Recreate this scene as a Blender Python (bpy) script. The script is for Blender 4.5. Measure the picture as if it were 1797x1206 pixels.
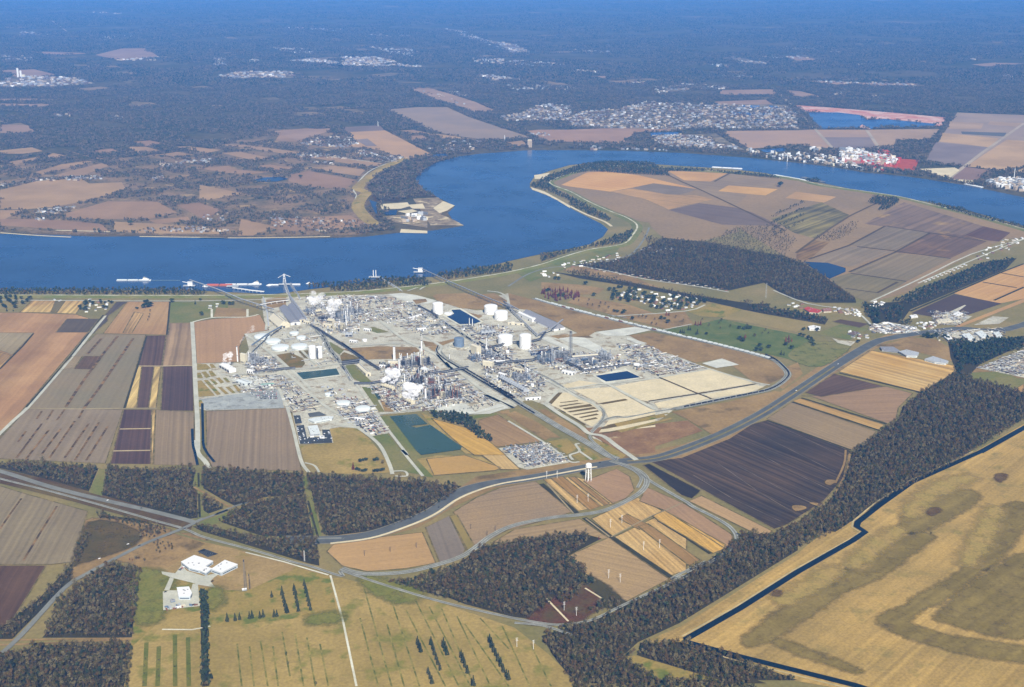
import bpy, bmesh, math, random
import numpy as np
from mathutils import Vector, Matrix, geometry
R = math.radians
random.seed(7); RNG = np.random.default_rng(7)
scene = bpy.context.scene
for o in list(bpy.data.objects): bpy.data.objects.remove(o)
C = scene.collection

# ---------------------------------------------------------------- camera
H, F, PITCH = 1224.0, 2190.0, R(17.33)         # height in m, focal length in photo pixels
CX, CY, W0 = 898.5, 603.0, 1797.0
cd = bpy.data.cameras.new('camera'); cam = bpy.data.objects.new('camera', cd); C.objects.link(cam)
cam.location = (0, 0, H); cam.rotation_euler = (R(90) - PITCH, 0, 0)
cd.sensor_width = 36; cd.lens = F / W0 * 36; cd.clip_start = 1; cd.clip_end = 300000
scene.camera = cam
# ---------------------------------------------------------------- light
SUN_EL, SUN_AZ = R(40), R(168)                 # azimuth clockwise from +Y: behind the camera, a little to the right
to_sun = Vector((math.sin(SUN_AZ) * math.cos(SUN_EL), math.cos(SUN_AZ) * math.cos(SUN_EL), math.sin(SUN_EL)))
ld = bpy.data.lights.new('sun', 'SUN'); sun = bpy.data.objects.new('sun', ld); C.objects.link(sun)
ld.energy = 5.0; ld.angle = R(0.5); ld.color = (1, .95, .88)
sun.rotation_euler = to_sun.to_track_quat('Z', 'Y').to_euler(); sun.location = (0, 0, 3000)
wd = bpy.data.worlds.new('World'); scene.world = wd; wd.use_nodes = True
nt = wd.node_tree; bg = nt.nodes['Background']; sk = nt.nodes.new('ShaderNodeTexSky')
sk.sky_type = 'NISHITA'; sk.sun_disc = False; sk.sun_elevation = SUN_EL; sk.sun_rotation = SUN_AZ; sk.altitude = 300
nt.links.new(sk.outputs[0], bg.inputs[0]); bg.inputs[1].default_value = 0.04
scene.view_settings.view_transform = 'Standard'; scene.view_settings.look = 'None'
scene.view_settings.exposure = 0.55; scene.view_settings.gamma = 1.0
cy = scene.cycles
cy.use_denoising = True; cy.max_bounces = 4; cy.diffuse_bounces = 2; cy.glossy_bounces = 2; cy.volume_bounces = 2
cy.transmission_bounces = 2; cy.transparent_max_bounces = 6; cy.caustics_reflective = False; cy.caustics_refractive = False
HAZE_DENSITY = 3.0e-5; HAZE_COLOR = (.10, .38, 1.0); HAZE_G = -0.2

# ---------------------------------------------------------------- photo pixel -> ground point
def G(px, py, z=0.0):
    x = (px - CX) / F; y = (CY - py) / F
    t = (H - z) / (math.sin(PITCH) - y * math.cos(PITCH))
    return (t * x, t * (math.cos(PITCH) + y * math.sin(PITCH)))
def scale_at(px, py):                           # photo pixels per metre at a ground point
    x, y = G(px, py); return F / (y * math.cos(PITCH) + H * math.sin(PITCH))
FR = dict(A1=(0,0,2.995),A2=(600,0,2.995),A3=(1197,0,2.995),A4=(0,400,2.995),A5=(1197,400,2.995),A6=(0,800,2.97),A7=(600,800,2.97),A8=(1197,800,2.97),
 B1=(330,470,5.99),B2=(600,470,5.99),B3=(850,470,5.99),B4=(330,650,5.99),B5=(600,600,5.99),B6=(850,600,5.99),B7=(1100,550,5.99),B8=(850,740,5.99),
 C1=(950,400,4.4925),C2=(1397,380,4.4925),C3=(0,220,4.4925),C4=(350,200,4.4925),C5=(600,130,4.4925),C6=(1000,130,4.4925),C7=(1397,150,4.4925),C8=(200,780,4.4925),
 D1=(0,470,4.4925),D2=(0,740,4.4925),D3=(1300,600,3.616),D4=(900,850,3.594),D5=(200,930,4.37),D6=(480,700,5.99),D7=(460,520,8.985),D8=(660,600,8.985), O=(0,0,1))
def q(s):
    """'B1 10,20 30,40 / A2 5,5' -> list of photo pixels"""
    out = []
    for seg in s.split('/'):
        f = None
        for tok in seg.split():
            if ',' in tok:
                a, b = tok.split(','); out.append((f[0] + float(a) / f[2], f[1] + float(b) / f[2]))
            else: f = FR[tok]
    return out
def spline(p, n=6, closed=False):
    p = [np.array(a, float) for a in p]; m = len(p); out = []
    for i in range(m if closed else m - 1):
        if closed: a, b, c, d = p[i - 1], p[i], p[(i + 1) % m], p[(i + 2) % m]
        else: a, b, c, d = p[max(i - 1, 0)], p[i], p[i + 1], p[min(i + 2, m - 1)]
        for k in range(n):
            t = k / n
            out.append(tuple(.5 * (2 * b + (c - a) * t + (2 * a - 5 * b + 4 * c - d) * t * t + (3 * b - a - 3 * c + d) * t ** 3)))
    if not closed: out.append(tuple(p[-1]))
    return out
def gpts(p, sm=0, closed=True):
    if isinstance(p, str): p = q(p)
    if sm: p = spline(p, sm, closed)
    return [G(a, b) for a, b in p]
def inside(pts, poly):
    x, y = pts[:, 0], pts[:, 1]; r = np.zeros(len(pts), bool); n = len(poly)
    for i in range(n):
        x1, y1 = poly[i]; x2, y2 = poly[i - 1]
        if y1 == y2: continue
        c = ((y1 > y) != (y2 > y)) & (x < (x2 - x1) * (y - y1) / (y2 - y1) + x1)
        r ^= c
    return r

# ---------------------------------------------------------------- materials
def S(r, g, b):
    f = lambda v: (v / 255 / 12.92) if v <= 10 else ((v / 255 + .055) / 1.055) ** 2.4
    return (f(r), f(g), f(b), 1)
def newmat(name, rough=.9, spec=.2):
    m = bpy.data.materials.new(name); m.use_nodes = True
    t = m.node_tree; b = t.nodes['Principled BSDF']
    b.inputs['Roughness'].default_value = rough; b.inputs['Specular IOR Level'].default_value = spec
    return m, t, b
def N(t, typ, **kw):
    n = t.nodes.new('ShaderNode' + typ)
    for k, v in kw.items(): setattr(n, k, v)
    return n
def math_(t, op, a, b=None, clamp=False):
    n = N(t, 'Math', operation=op); n.use_clamp = clamp
    for i, v in enumerate((a, b)):
        if v is None: continue
        if isinstance(v, (int, float)): n.inputs[i].default_value = v
        else: t.links.new(v, n.inputs[i])
    return n.outputs[0]
def mix_(t, fac, a, b, blend='MIX'):
    n = N(t, 'Mix', data_type='RGBA', blend_type=blend)
    for s, v in ((n.inputs[0], fac), (n.inputs[6], a), (n.inputs[7], b)):
        if isinstance(v, (int, float, tuple)): s.default_value = v
        else: t.links.new(v, s)
    return n.outputs[2]
def noise_(t, vec, scale, detail=3, dim='3D', rough=.55):
    n = N(t, 'TexNoise', noise_dimensions=dim); n.inputs['Scale'].default_value = scale
    n.inputs['Detail'].default_value = detail; n.inputs['Roughness'].default_value = rough
    if vec is not None: t.links.new(vec, n.inputs['W' if dim == '1D' else 'Vector'])
    return n.outputs['Fac']
def ramp_(t, fac, lo, hi):
    n = N(t, 'MapRange'); n.inputs[1].default_value = lo; n.inputs[2].default_value = hi
    t.links.new(fac, n.inputs[0]); n.clamp = True
    return n.outputs[0]
_dbl = {}
def earth(name, c1, c2=None, big=260., fine=14., finec=.35, dirn=None, wl=12., sc=.0, wl2=None, sc2=0., c3=None, c3at=(.62, .72), c3s=90.):
    """soil / grass: two colours in big soft patches, fine grain, rows along the vector dirn (wl = row width, sc = row contrast)"""
    m, t, b = newmat(name, .95, .1)
    pos = N(t, 'NewGeometry').outputs['Position']
    soil = lambda c: (c[0] * .75, c[1] * .785, max(c[2] * .76 - .014, c[2] * .45), 1)
    c1 = soil(c1); c2 = soil(c2) if c2 else None; c3 = soil(c3) if c3 else None
    c2 = c2 or tuple(v * .8 for v in c1[:3]) + (1,)
    col = mix_(t, ramp_(t, noise_(t, pos, 1 / big, 4), .38, .62), c1, c2)
    if c3: col = mix_(t, ramp_(t, noise_(t, pos, 1 / c3s, 4), *c3at), col, c3)
    v = ramp_(t, noise_(t, pos, 1 / fine, 3, rough=.7), .25, .75)
    v = math_(t, 'ADD', math_(t, 'MULTIPLY', v, finec), 1 - finec / 2)
    if dirn:
        d = Vector((dirn[0], dirn[1], 0)).normalized(); perp = (-d.y, d.x, 0)
        for w_, s_ in ((wl, sc), (wl2, sc2)):
            if not w_ or not s_: continue
            dp = N(t, 'VectorMath', operation='DOT_PRODUCT'); t.links.new(pos, dp.inputs[0]); dp.inputs[1].default_value = perp
            wob = math_(t, 'ADD', dp.outputs['Value'], math_(t, 'MULTIPLY', noise_(t, pos, 1 / 150, 1), w_ * .6))
            s = ramp_(t, noise_(t, wob, 1 / w_, 2, '1D'), .3, .7)
            v = math_(t, 'MULTIPLY', v, math_(t, 'ADD', math_(t, 'MULTIPLY', s, s_), 1 - s_ / 2))
    g = N(t, 'CombineColor'); [t.links.new(v, g.inputs[i]) for i in range(3)]
    col = mix_(t, 1.0, col, g.outputs[0], 'MULTIPLY')
    t.links.new(col, b.inputs['Base Color'])
    return m
def paint(name, c, rough=.6, var=.12, sc=.15, metal=0., spec=.3):
    m, t, b = newmat(name, rough, spec)
    pos = N(t, 'NewGeometry').outputs['Position']
    v = ramp_(t, noise_(t, pos, sc, 4), .3, .7)
    col = mix_(t, v, tuple(x * (1 - var) for x in c[:3]) + (1,), c)
    t.links.new(col, b.inputs['Base Color']); b.inputs['Metallic'].default_value = metal
    return m
def water(name, c, rough=.12, bump=.25, sc=.06, spec=.5):
    m, t, b = newmat(name, rough, spec)
    pos = N(t, 'NewGeometry').outputs['Position']
    v = ramp_(t, noise_(t, pos, .0022, 5), .3, .7)
    t.links.new(mix_(t, v, tuple(x * .7 for x in c[:3]) + (1,), tuple(x * 1.25 for x in c[:3]) + (1,)), b.inputs['Base Color'])
    t.links.new(math_(t, 'ADD', math_(t, 'MULTIPLY', ramp_(t, noise_(t, pos, .004, 5, rough=.65), .35, .65), .22), rough * .7), b.inputs['Roughness'])
    bp = N(t, 'Bump'); bp.inputs['Strength'].default_value = bump; bp.inputs['Distance'].default_value = 1.0
    t.links.new(noise_(t, pos, sc, 4), bp.inputs['Height']); t.links.new(bp.outputs[0], b.inputs['Normal'])
    return m
def foliage(name, cols, var=.4):
    """each tree (instance) takes one of several colours; twigs and leaves vary within it"""
    m, t, b = newmat(name, .9, .1)
    oi = N(t, 'ObjectInfo'); cr = N(t, 'ValToRGB'); cr.color_ramp.interpolation = 'CONSTANT'
    e = cr.color_ramp.elements; n = len(cols)
    while len(e) < n: e.new(.5)
    for i, c in enumerate(cols): e[i].position = i / n; e[i].color = c
    pos = N(t, 'NewGeometry').outputs['Position']
    patch = ramp_(t, noise_(t, pos, 1 / 70, 3), .3, .7)
    fr = math_(t, 'ADD', math_(t, 'MULTIPLY', oi.outputs['Random'], .45), math_(t, 'MULTIPLY', patch, .55))
    t.links.new(fr, cr.inputs[0])
    v = ramp_(t, noise_(t, pos, .45, 2), .3, .7)
    v = math_(t, 'ADD', math_(t, 'MULTIPLY', v, var * 2), 1 - var)
    g = N(t, 'CombineColor'); [t.links.new(v, g.inputs[i]) for i in range(3)]
    t.links.new(mix_(t, 1., cr.outputs[0], g.outputs[0], 'MULTIPLY'), b.inputs['Base Color'])
    return m

# ---------------------------------------------------------------- objects
def mesh_obj(name, me, mat, parent=None):
    o = bpy.data.objects.new(name, me); C.objects.link(o)
    if mat is not None:
        for m in (mat if isinstance(mat, (list, tuple)) else [mat]): me.materials.append(m)
    if parent: o.parent = parent
    return o
def tag(o, label=None, cat=None, group=None, kind=None):
    if label: o['label'] = label
    if cat: o['category'] = cat
    if group: o['group'] = group
    if kind: o['kind'] = kind
    return o
def empty(name, loc, rz=0, label=None, cat=None, group=None):
    o = bpy.data.objects.new(name, None); C.objects.link(o); o.location = loc; o.rotation_euler = (0, 0, rz)
    return tag(o, label, cat, group)
LAY = .32; SUB = [0]; NORTH_OPEN = None
def lift():
    SUB[0] = (SUB[0] + 1) % 63
    return SUB[0] * .005
def sheet_mesh(name, polys, z0):
    vs, fs = [], []
    for pts in polys:
        z = z0 + lift()
        n0 = len(vs); vs += [(x, y, z) for x, y in pts]
        for tri in geometry.tessellate_polygon([[Vector((x, y, 0)) for x, y in pts]]):
            a, b_, c = [Vector(vs[n0 + i]) for i in tri]
            tri = tri if (b_ - a).cross(c - a).z > 0 else tri[::-1]
            fs.append([n0 + i for i in tri])
    me = bpy.data.meshes.new(name); me.from_pydata(vs, [], fs); me.update()
    return me
def land(name, p, mat, layer=2, sm=0, kind='structure'):
    polys = p if isinstance(p, list) and p and isinstance(p[0], str) else [p]
    polys = [gpts(a, sm) for a in polys]
    if NORTH_OPEN is not None and name not in ('woodland_floor',): NORTH_OPEN.extend(polys)
    me = sheet_mesh(name, polys, layer * LAY)
    return tag(mesh_obj(name, me, mat), kind=kind)
def soft_edge(mat):
    """same soil, thinning out raggedly towards the rim of its patch"""
    if mat.get('soft'): return mat
    m = mat.copy(); m['soft'] = 1; t = m.node_tree; b = t.nodes['Principled BSDF']
    a = N(t, 'Attribute'); a.attribute_name = 'edge'; pos = N(t, 'NewGeometry').outputs['Position']
    f = math_(t, 'ADD', a.outputs['Fac'], math_(t, 'MULTIPLY', math_(t, 'SUBTRACT', noise_(t, pos, 1 / 30, 6, rough=.75), .5), 1.9))
    t.links.new(ramp_(t, f, .2, 1.), b.inputs['Alpha']); return m
def patch(name, p, mat, layer=4, width=18, sm=4, kind='structure'):
    """land with a ragged soft rim: an inner sheet plus a ring that fades"""
    key = 'soft_' + mat.name
    m = bpy.data.materials.get(key) or soft_edge(mat); m.name = key; vs, fs, at_ = [], [], []
    for a in (p if isinstance(p, list) else [p]):
        g = [Vector((x, y, 0)) for x, y in gpts(a, sm)]; n = len(g); z = layer * LAY + lift(); n0 = len(vs)
        if sum(g[i - 1].x * g[i].y - g[i].x * g[i - 1].y for i in range(n)) < 0: g = g[::-1]
        inner, outer = [], []
        for i in range(n):
            d = (g[(i + 1) % n] - g[i - 1]).normalized(); nr = Vector((d.y, -d.x, 0)); inner.append(g[i]); outer.append(g[i] + nr * width * .7)
        vs += [(v.x, v.y, z) for v in inner] + [(v.x, v.y, z - .16) for v in outer]; at_ += [1.] * n + [0.] * n
        for tri in geometry.tessellate_polygon([inner]):
            A, B_, C_ = [inner[i] for i in tri]; tri = tri if (B_ - A).cross(C_ - A).z > 0 else tri[::-1]; fs.append([n0 + i for i in tri])
        fs += [(n0 + i, n0 + n + i, n0 + n + (i + 1) % n, n0 + (i + 1) % n) for i in range(n)]
    me = bpy.data.meshes.new(name); me.from_pydata(vs, [], fs); me.update()
    me.attributes.new('edge', 'FLOAT', 'POINT').data.foreach_set('value', np.array(at_, np.float32))
    return tag(mesh_obj(name, me, m), kind=kind)
def strip_geo(pts, prof):
    """sweep a cross profile [(offset, z)...] along ground points"""
    pts = [Vector((x, y, 0)) for x, y in pts]; vs, fs = [], []; k = len(prof)
    for i, p in enumerate(pts):
        a = pts[max(i - 1, 0)]; b = pts[min(i + 1, len(pts) - 1)]
        d = (b - a).normalized(); n = Vector((d.y, -d.x, 0))
        for o, z in prof: v = p + n * o; vs.append((v.x, v.y, z))
    for i in range(len(pts) - 1):
        for j in range(k - 1):
            a = i * k + j; fs.append((a, a + k, a + k + 1, a + 1)[::-1])
    return vs, fs
def resample(pts, step):
    out = [pts[0]]; acc = 0
    for a, b in zip(pts, pts[1:]):
        L = math.dist(a, b); 
        if L < 1e-6: continue
        s = step - acc
        while s <= L:
            out.append((a[0] + (b[0] - a[0]) * s / L, a[1] + (b[1] - a[1]) * s / L)); s += step
        acc = L - (s - step)
    return out
def ribbon(name, p, width, mat, layer=3, sm=5, prof=None, kind='structure', z=0):
    polys = p if isinstance(p, list) and p and isinstance(p[0], str) else [p]
    V, Fc = [], []
    for a in polys:
        g = gpts(a, sm, False); zz = layer * LAY + lift(); pr = prof or [(-width / 2, zz), (width / 2, zz)]
        v, f = strip_geo(g, pr); n = len(V); V += v; Fc += [tuple(i + n for i in ff) for ff in f]
    me = bpy.data.meshes.new(name); me.from_pydata(V, [], Fc); me.update()
    bm = bmesh.new(); bm.from_mesh(me)
    for f in bm.faces:
        if f.normal.z < 0: f.normal_flip()
    bm.to_mesh(me); bm.free()
    o = mesh_obj(name, me, mat)
    return tag(o, kind=kind) if kind else o


class MB:
    """collects primitives into one mesh"""
    def __init__(s): s.v = []; s.f = []; s.mi = []; s.cur = 0
    def add(s, vs, fs):
        n = len(s.v); s.v += [tuple(v) for v in vs]; s.f += [tuple(i + n for i in f) for f in fs]; s.mi += [s.cur] * len(fs); return s
    def box(s, x, y, z, sx, sy, sz, rz=0, taper=1.):
        c, n = math.cos(rz), math.sin(rz); vs = []
        for k, (dz, tp) in enumerate(((0, 1), (sz, taper))):
            for dx, dy in ((-1, -1), (1, -1), (1, 1), (-1, 1)):
                a, b = dx * sx / 2 * tp, dy * sy / 2 * tp; vs.append((x + a * c - b * n, y + a * n + b * c, z + dz))
        return s.add(vs, [(3, 2, 1, 0), (4, 5, 6, 7), (0, 1, 5, 4), (1, 2, 6, 5), (2, 3, 7, 6), (3, 0, 4, 7)])
    def gable(s, x, y, z, sx, sy, h, roof, rz=0, over=0.):
        """ridge along local x"""
        c, n = math.cos(rz), math.sin(rz); T = lambda a, b, e: (x + a * c - b * n, y + a * n + b * c, z + e)
        X, Y = sx / 2 + over, sy / 2 + over
        vs = [T(-X, -Y, h), T(X, -Y, h), T(X, Y, h), T(-X, Y, h), T(-X, 0, h + roof), T(X, 0, h + roof)]
        return s.add(vs, [(0, 1, 5, 4), (2, 3, 4, 5), (0, 4, 3), (1, 2, 5), (3, 2, 1, 0)])
    def cyl(s, x, y, z, r, h, n=16, r2=None, dome=0., seg=0):
        r2 = r if r2 is None else r2; vs, fs = [], []
        rings = [(r, z), (r2, z + h)]
        for k in range(1, seg + 1): a = k / (seg + 1) * math.pi / 2; rings.append((r2 * math.cos(a), z + h + dome * math.sin(a)))
        for rr, zz in rings:
            vs += [(x + rr * math.cos(2 * math.pi * i / n), y + rr * math.sin(2 * math.pi * i / n), zz) for i in range(n)]
        for k in range(len(rings) - 1):
            fs += [(k * n + i, k * n + (i + 1) % n, (k + 1) * n + (i + 1) % n, (k + 1) * n + i) for i in range(n)]
        if dome: vs.append((x, y, z + h + dome)); b = (len(rings) - 1) * n; fs += [(b + i, b + (i + 1) % n, len(vs) - 1) for i in range(n)]
        else: fs.append(tuple((len(rings) - 1) * n + i for i in range(n)))
        fs.append(tuple(range(n - 1, -1, -1)))
        return s.add(vs, fs)
    def bar(s, a, b, r, n=4):
        a, b = Vector(a), Vector(b); d = b - a
        if d.length < 1e-6: return s
        u = d.orthogonal().normalized(); w = d.normalized().cross(u); vs = []
        for p in (a, b):
            vs += [p + (u * math.cos(2 * math.pi * (i + .5) / n) + w * math.sin(2 * math.pi * (i + .5) / n)) * r for i in range(n)]
        return s.add(vs, [(i, (i + 1) % n, n + (i + 1) % n, n + i) for i in range(n)] + [tuple(range(n - 1, -1, -1)), tuple(range(n, 2 * n))])
    def hcyl(s, x, y, z, r, L, rz=0, n=12):
        d = (math.cos(rz) * L / 2, math.sin(rz) * L / 2); return s.bar((x - d[0], y - d[1], z), (x + d[0], y + d[1], z), r, n)
    def mesh(s, name):
        me = bpy.data.meshes.new(name); me.from_pydata(s.v, [], s.f)
        if any(s.mi): me.polygons.foreach_set('material_index', s.mi)
        me.update(); return me
    def build(s, name, mat, parent=None): return mesh_obj(name, s.mesh(name), mat, parent)
def copy_tree(o, parent=None):
    c = o.copy(); C.objects.link(c); c.parent = parent
    for ch in o.children: copy_tree(ch, c)
    return c
def place(o, px, py, rz=None, z=0.):
    x, y = G(px, py); o.location = (x, y, z)
    if rz is not None: o.rotation_euler = (0, 0, rz)
    return o
def heading(p1, p2):
    a, b = G(*p1), G(*p2); return math.atan2(b[1] - a[1], b[0] - a[0])
def dirpx(s):
    a, b = q(s); a, b = G(*a), G(*b); return (b[0] - a[0], b[1] - a[1])
# ================================================================ LAND
TAN, ORANGE, GREY_F, DARK_F, CORN = S(178,142,104), S(186,144,104), S(146,126,106), S(78,60,60), S(206,170,116)
M = {}
M['grass'] = earth('dry_grass', S(150,130,88), S(128,118,78), 220, 10, .4)
M['green'] = earth('green_grass', S(112,116,66), S(134,124,78), 120, 8, .35)
M['lawn'] = earth('lawn', S(92,104,58), S(110,114,66), 60, 6, .35, c3=S(128,118,74), c3at=(.6,.72), c3s=50)
M['marsh'] = earth('marsh_grass', S(190,154,94), S(168,138,86), 160, 6, .5, dirpx('A8 0,960 900,350'), 45, .22, wl2=9, sc2=.2, c3=S(146,126,78), c3at=(.56,.72), c3s=50)
M['marsh_dark'] = earth('marsh_wet', S(142,120,72), S(128,108,64), 90, 6, .45, dirpx('A8 340,960 810,690'), 24, .25, c3=S(112,92,64), c3at=(.58,.72), c3s=50)
M['pasture'] = earth('pasture', S(176,148,92), S(156,132,80), 150, 7, .45, c3=S(132,124,64), c3at=(.55,.66), c3s=60)
M['pasture_green'] = earth('pasture_green', S(150,130,74), S(166,138,82), 90, 7, .4, c3=S(112,116,56), c3at=(.52,.64), c3s=40)
M['brownfield'] = earth('brown_field', S(166,134,92), S(146,116,80), 130, 9, .4, c3=S(118,96,70), c3at=(.56,.68), c3s=90)
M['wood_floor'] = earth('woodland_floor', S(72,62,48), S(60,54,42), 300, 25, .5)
M['scrub'] = earth('scrub_floor', S(96,78,60), S(76,66,50), 60, 8, .6)
M['gravel'] = earth('gravel_yard', S(208,200,184), S(188,180,166), 60, 5, .7, c3=S(166,150,130), c3at=(.54,.62), c3s=34)
M['gravel_pale'] = earth('pale_gravel', S(222,218,208), S(202,198,190), 40, 5, .35)
M['sand'] = earth('sand_pad', S(232,212,178), S(218,200,168), 70, 6, .3)
M['asphalt'] = earth('asphalt', S(104,104,108), S(92,92,98), 40, 4, .25)
M['asphalt_dark'] = earth('dark_asphalt', S(78,78,84), S(68,68,76), 40, 4, .25)
M['road'] = earth('road_surface', S(140,138,134), S(126,124,122), 50, 4, .25)
M['concrete'] = earth('concrete_road', S(208,202,188), S(190,186,174), 50, 4, .3)
M['track_bed'] = earth('track_ballast', S(176,174,168), S(152,150,144), 30, 3, .4)
M['rails'] = earth('rails', S(86,76,70), S(98,88,80), 30, 3, .4)
M['white_gravel'] = earth('white_gravel', S(232,226,210), S(210,202,184), 40, 4, .4)
M['river'] = water('river_water', S(36,66,104), .16, .35, .03)
M['pond_blue'] = water('pond_water', S(12,34,66), .12, .1, spec=.35)
M['pond_teal'] = water('pond_teal', S(50,70,56), .3, .1, spec=.3)
M['ditch'] = water('ditch_water', S(14,26,34), .3, .1, spec=.15)
M['drain'] = earth('drain_bank', S(74,66,48), S(58,56,44), 20, 5, .4)

# ---- base: one sheet to the horizon
XW, Y0, Y1 = 60000, -4000, 90000
me = bpy.data.meshes.new('ground'); me.from_pydata([(-XW, Y0, 0), (XW, Y0, 0), (XW, Y1, 0), (-XW, Y1, 0)], [], [(0, 1, 2, 3)])
ground = tag(mesh_obj('ground', me, earth('far_woodland', S(104,90,74), S(78,74,60), 700, 50, .8, c3=S(136,112,88), c3at=(.62, .7), c3s=1300)), kind='structure')

# ---- near plain (everything south of the river, with the point bar inside the bend)
SOUTH_BANK = q('O -900,512 -60,511 200,510 340,510 420,514 480,517 545,508 600,502 700,490 760,486 830,474 900,457 960,444 1000,437 1035,429 1058,416 1067,403 1055,393 1035,383 1005,368 978,350 950,340 930,330 930,322 938,310 965,300 1000,290 1060,285 1156,289 1189,291 1283,297 1343,304 1400,316 1441,321 1530,340 1620,353 1675,363 1731,379 1797,397 1900,425 2300,520')
NORTH_BANK = q('O 2300,455 1900,372 1797,347 1742,335 1697,326 1620,314 1553,306 1522,304 1464,294 1397,286 1312,277 1200,269 1100,265 1000,264 927,264 845,270 804,275 770,284 745,297 729,313 733,326 750,339 766,346 783,354 798,363 786,374 794,386 814,397 760,405 700,409 640,416 560,419 450,419 330,417 250,415 170,416 100,413 0,411 -60,409 -900,405')
land('plain', SOUTH_BANK + [(3600, 700), (3600, 1700), (-2200, 1700)], M['grass'], 1)
land('river', SOUTH_BANK + NORTH_BANK, M['river'], 3)

# ---- fields on the left, between river and wood
M['margin'] = earth('margin', S(98,88,62), S(140,118,84), 25, 5, .6)
dL = dirpx('D1 400,880 830,380'); dV = dirpx('D1 1300,770 1330,440'); dM = dirpx('D1 520,1110 800,690')
def field(p, c1, c2=None, d=None, wl=14, sc=.14, layer=2, big=260, sm=0, **kw):
    o = land('field', p, earth('field_soil', c1, c2, big, kw.pop('fine', 9), kw.pop('finec', .22), d, wl, sc, **kw), layer, sm)
    polys = [q(a) for a in (p if isinstance(p, list) else [p])]
    if min(y for a in polys for x, y in a) > 520:                # weedy headland round each near field
        for a in polys: ribbon('field_margin', a + a[:1], 3.6, M['margin'], layer + 1, 0)
    return o
field('D1 -900,360 150,355 600,370 700,400 690,515 100,1215 -900,2400', ORANGE, S(168,126,92), dL, 90, .3, wl2=14, sc2=.12)
field('D1 -900,515 265,515 100,690 0,655 -900,560', S(166,146,116), S(154,134,106), dL, 12, .2, layer=3)
field('D1 0,665 90,695 0,800 -100,900', S(206,166,112), S(160,126,90), dL, 14, .5, layer=3)
field('D1 530,405 780,405 690,512 440,512', S(98,82,72), S(108,90,78), dL, 12, .2, layer=3)
field('D1 260,255 440,258 400,355 155,355', S(206,172,112), S(176,138,92), dL, 16, .7, layer=3)
field('D1 520,258 665,258 600,365 445,360', S(206,172,112), S(176,138,92), dL, 16, .7, layer=3)
field('D1 440,258 520,258 445,360 400,355', S(128,112,78), None, dL, 14, .3, layer=3)
field('D1 920,272 1005,270 850,385 850,420 735,520 700,515', S(98,82,76), S(88,74,72), dL, 14, .25, layer=3)
field('D1 1005,268 1340,270 1330,530 815,520', S(184,146,104), S(172,132,94), dM, 14, .2)
field('D1 1060,350 1130,365 1040,515 970,515', S(200,160,110), S(160,126,88), dM, 10, .7, layer=3)
field('D1 760,525 1150,530 975,1110 215,1112 500,800 580,690', S(138,124,102), S(148,128,104), dM, 14, .12)
field('D1 665,700 810,700 735,805 580,800', S(120,90,70), S(96,74,62), dM, 10, .3, layer=3, fine=5, finec=.5)
field('D1 570,700 650,700 590,790 470,810 500,770', S(170,148,118), S(140,118,94), None, layer=3, fine=6, finec=.6)
field('D1 1150,538 1310,535 1275,775 1090,775', S(106,80,72), S(94,70,66), dV, 9, .5)
field('D1 1325,440 1515,438 1520,775 1280,775', S(166,136,106), S(150,122,98), dirpx('D1 1380,700 1420,440'), 22, .55)
field('D1 1080,782 1270,782 1230,1110 990,1108', S(210,178,118), S(190,158,104), dirpx('D1 1010,1090 1100,960'), 16, .9)
field('D1 1118,782 1215,782 1172,1108 1078,1108', S(104,78,72), S(92,70,66), dV, 9, .4, layer=3)
field('D1 1285,782 1520,778 1528,1130 1268,1128', S(104,78,74), S(90,68,68), dV, 8, .45)
field('D1 210,1116 970,1120 830,1545 -200,1500 -300,1450 0,1350', S(150,130,110), S(142,122,102), dM, 16, .2)
field('D1 975,1120 1200,1122 1192,1550 868,1548', S(102,76,72), S(90,66,66), dV, 9, .4)
field('D1 1196,1122 1228,1122 1212,1550 1190,1550', S(206,172,116), S(170,138,96), dirpx('D1 1200,1200 1220,1170'), 16, .9, layer=3)
field('D1 1228,1122 1530,1142 1535,1450 1560,1560 1205,1556', S(152,128,104), S(144,122,100), dV, 10, .3)
field('B4 190,432 1040,402 1195,1060 265,1045 195,900', S(152,128,106), S(144,122,102), dirpx('B4 600,1000 640,450'), 10, .3)
field('B1 60,575 270,540 520,528 760,500 850,660 600,700 540,840 545,990 90,1010', S(182,142,106), S(172,134,100), dV, 14, .14)
M['row_gap'] = earth('row_gap', S(84,66,54), S(150,116,82), 30, 12, .6)
ribbon('field_gap', ['D1 930,540 800,700 640,920 520,1100', 'D1 1050,560 940,720 790,940 660,1115', 'D1 800,560 690,685'], 9, M['row_gap'], 4)
ribbon('field_gap', ['D2 385,70 205,300', 'D2 480,60 330,260', 'D2 590,0 390,290', 'D2 700,20 510,290', 'D2 780,10 590,310', 'D2 850,40 680,310', 'D2 330,20 130,290', 'D2 205,80 140,165',
        'D1 330,1135 290,1195', 'D1 420,1125 370,1200', 'D1 510,1120 450,1204', 'D1 655,1125 620,1190'], 6, M['row_gap'], 4, 0)
ribbon('field_divide', ['D1 210,1112 600,1116 960,1112 1240,1110'], 9, earth('divide', S(170,150,118)), 4, 0)
ribbon('field_divide', ['D2 945,62 1195,58', 'D2 893,235 1196,230', 'D1 1090,778 1280,778 1520,772'], 7, earth('divide_pale', S(200,176,140)), 4, 0)
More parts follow.
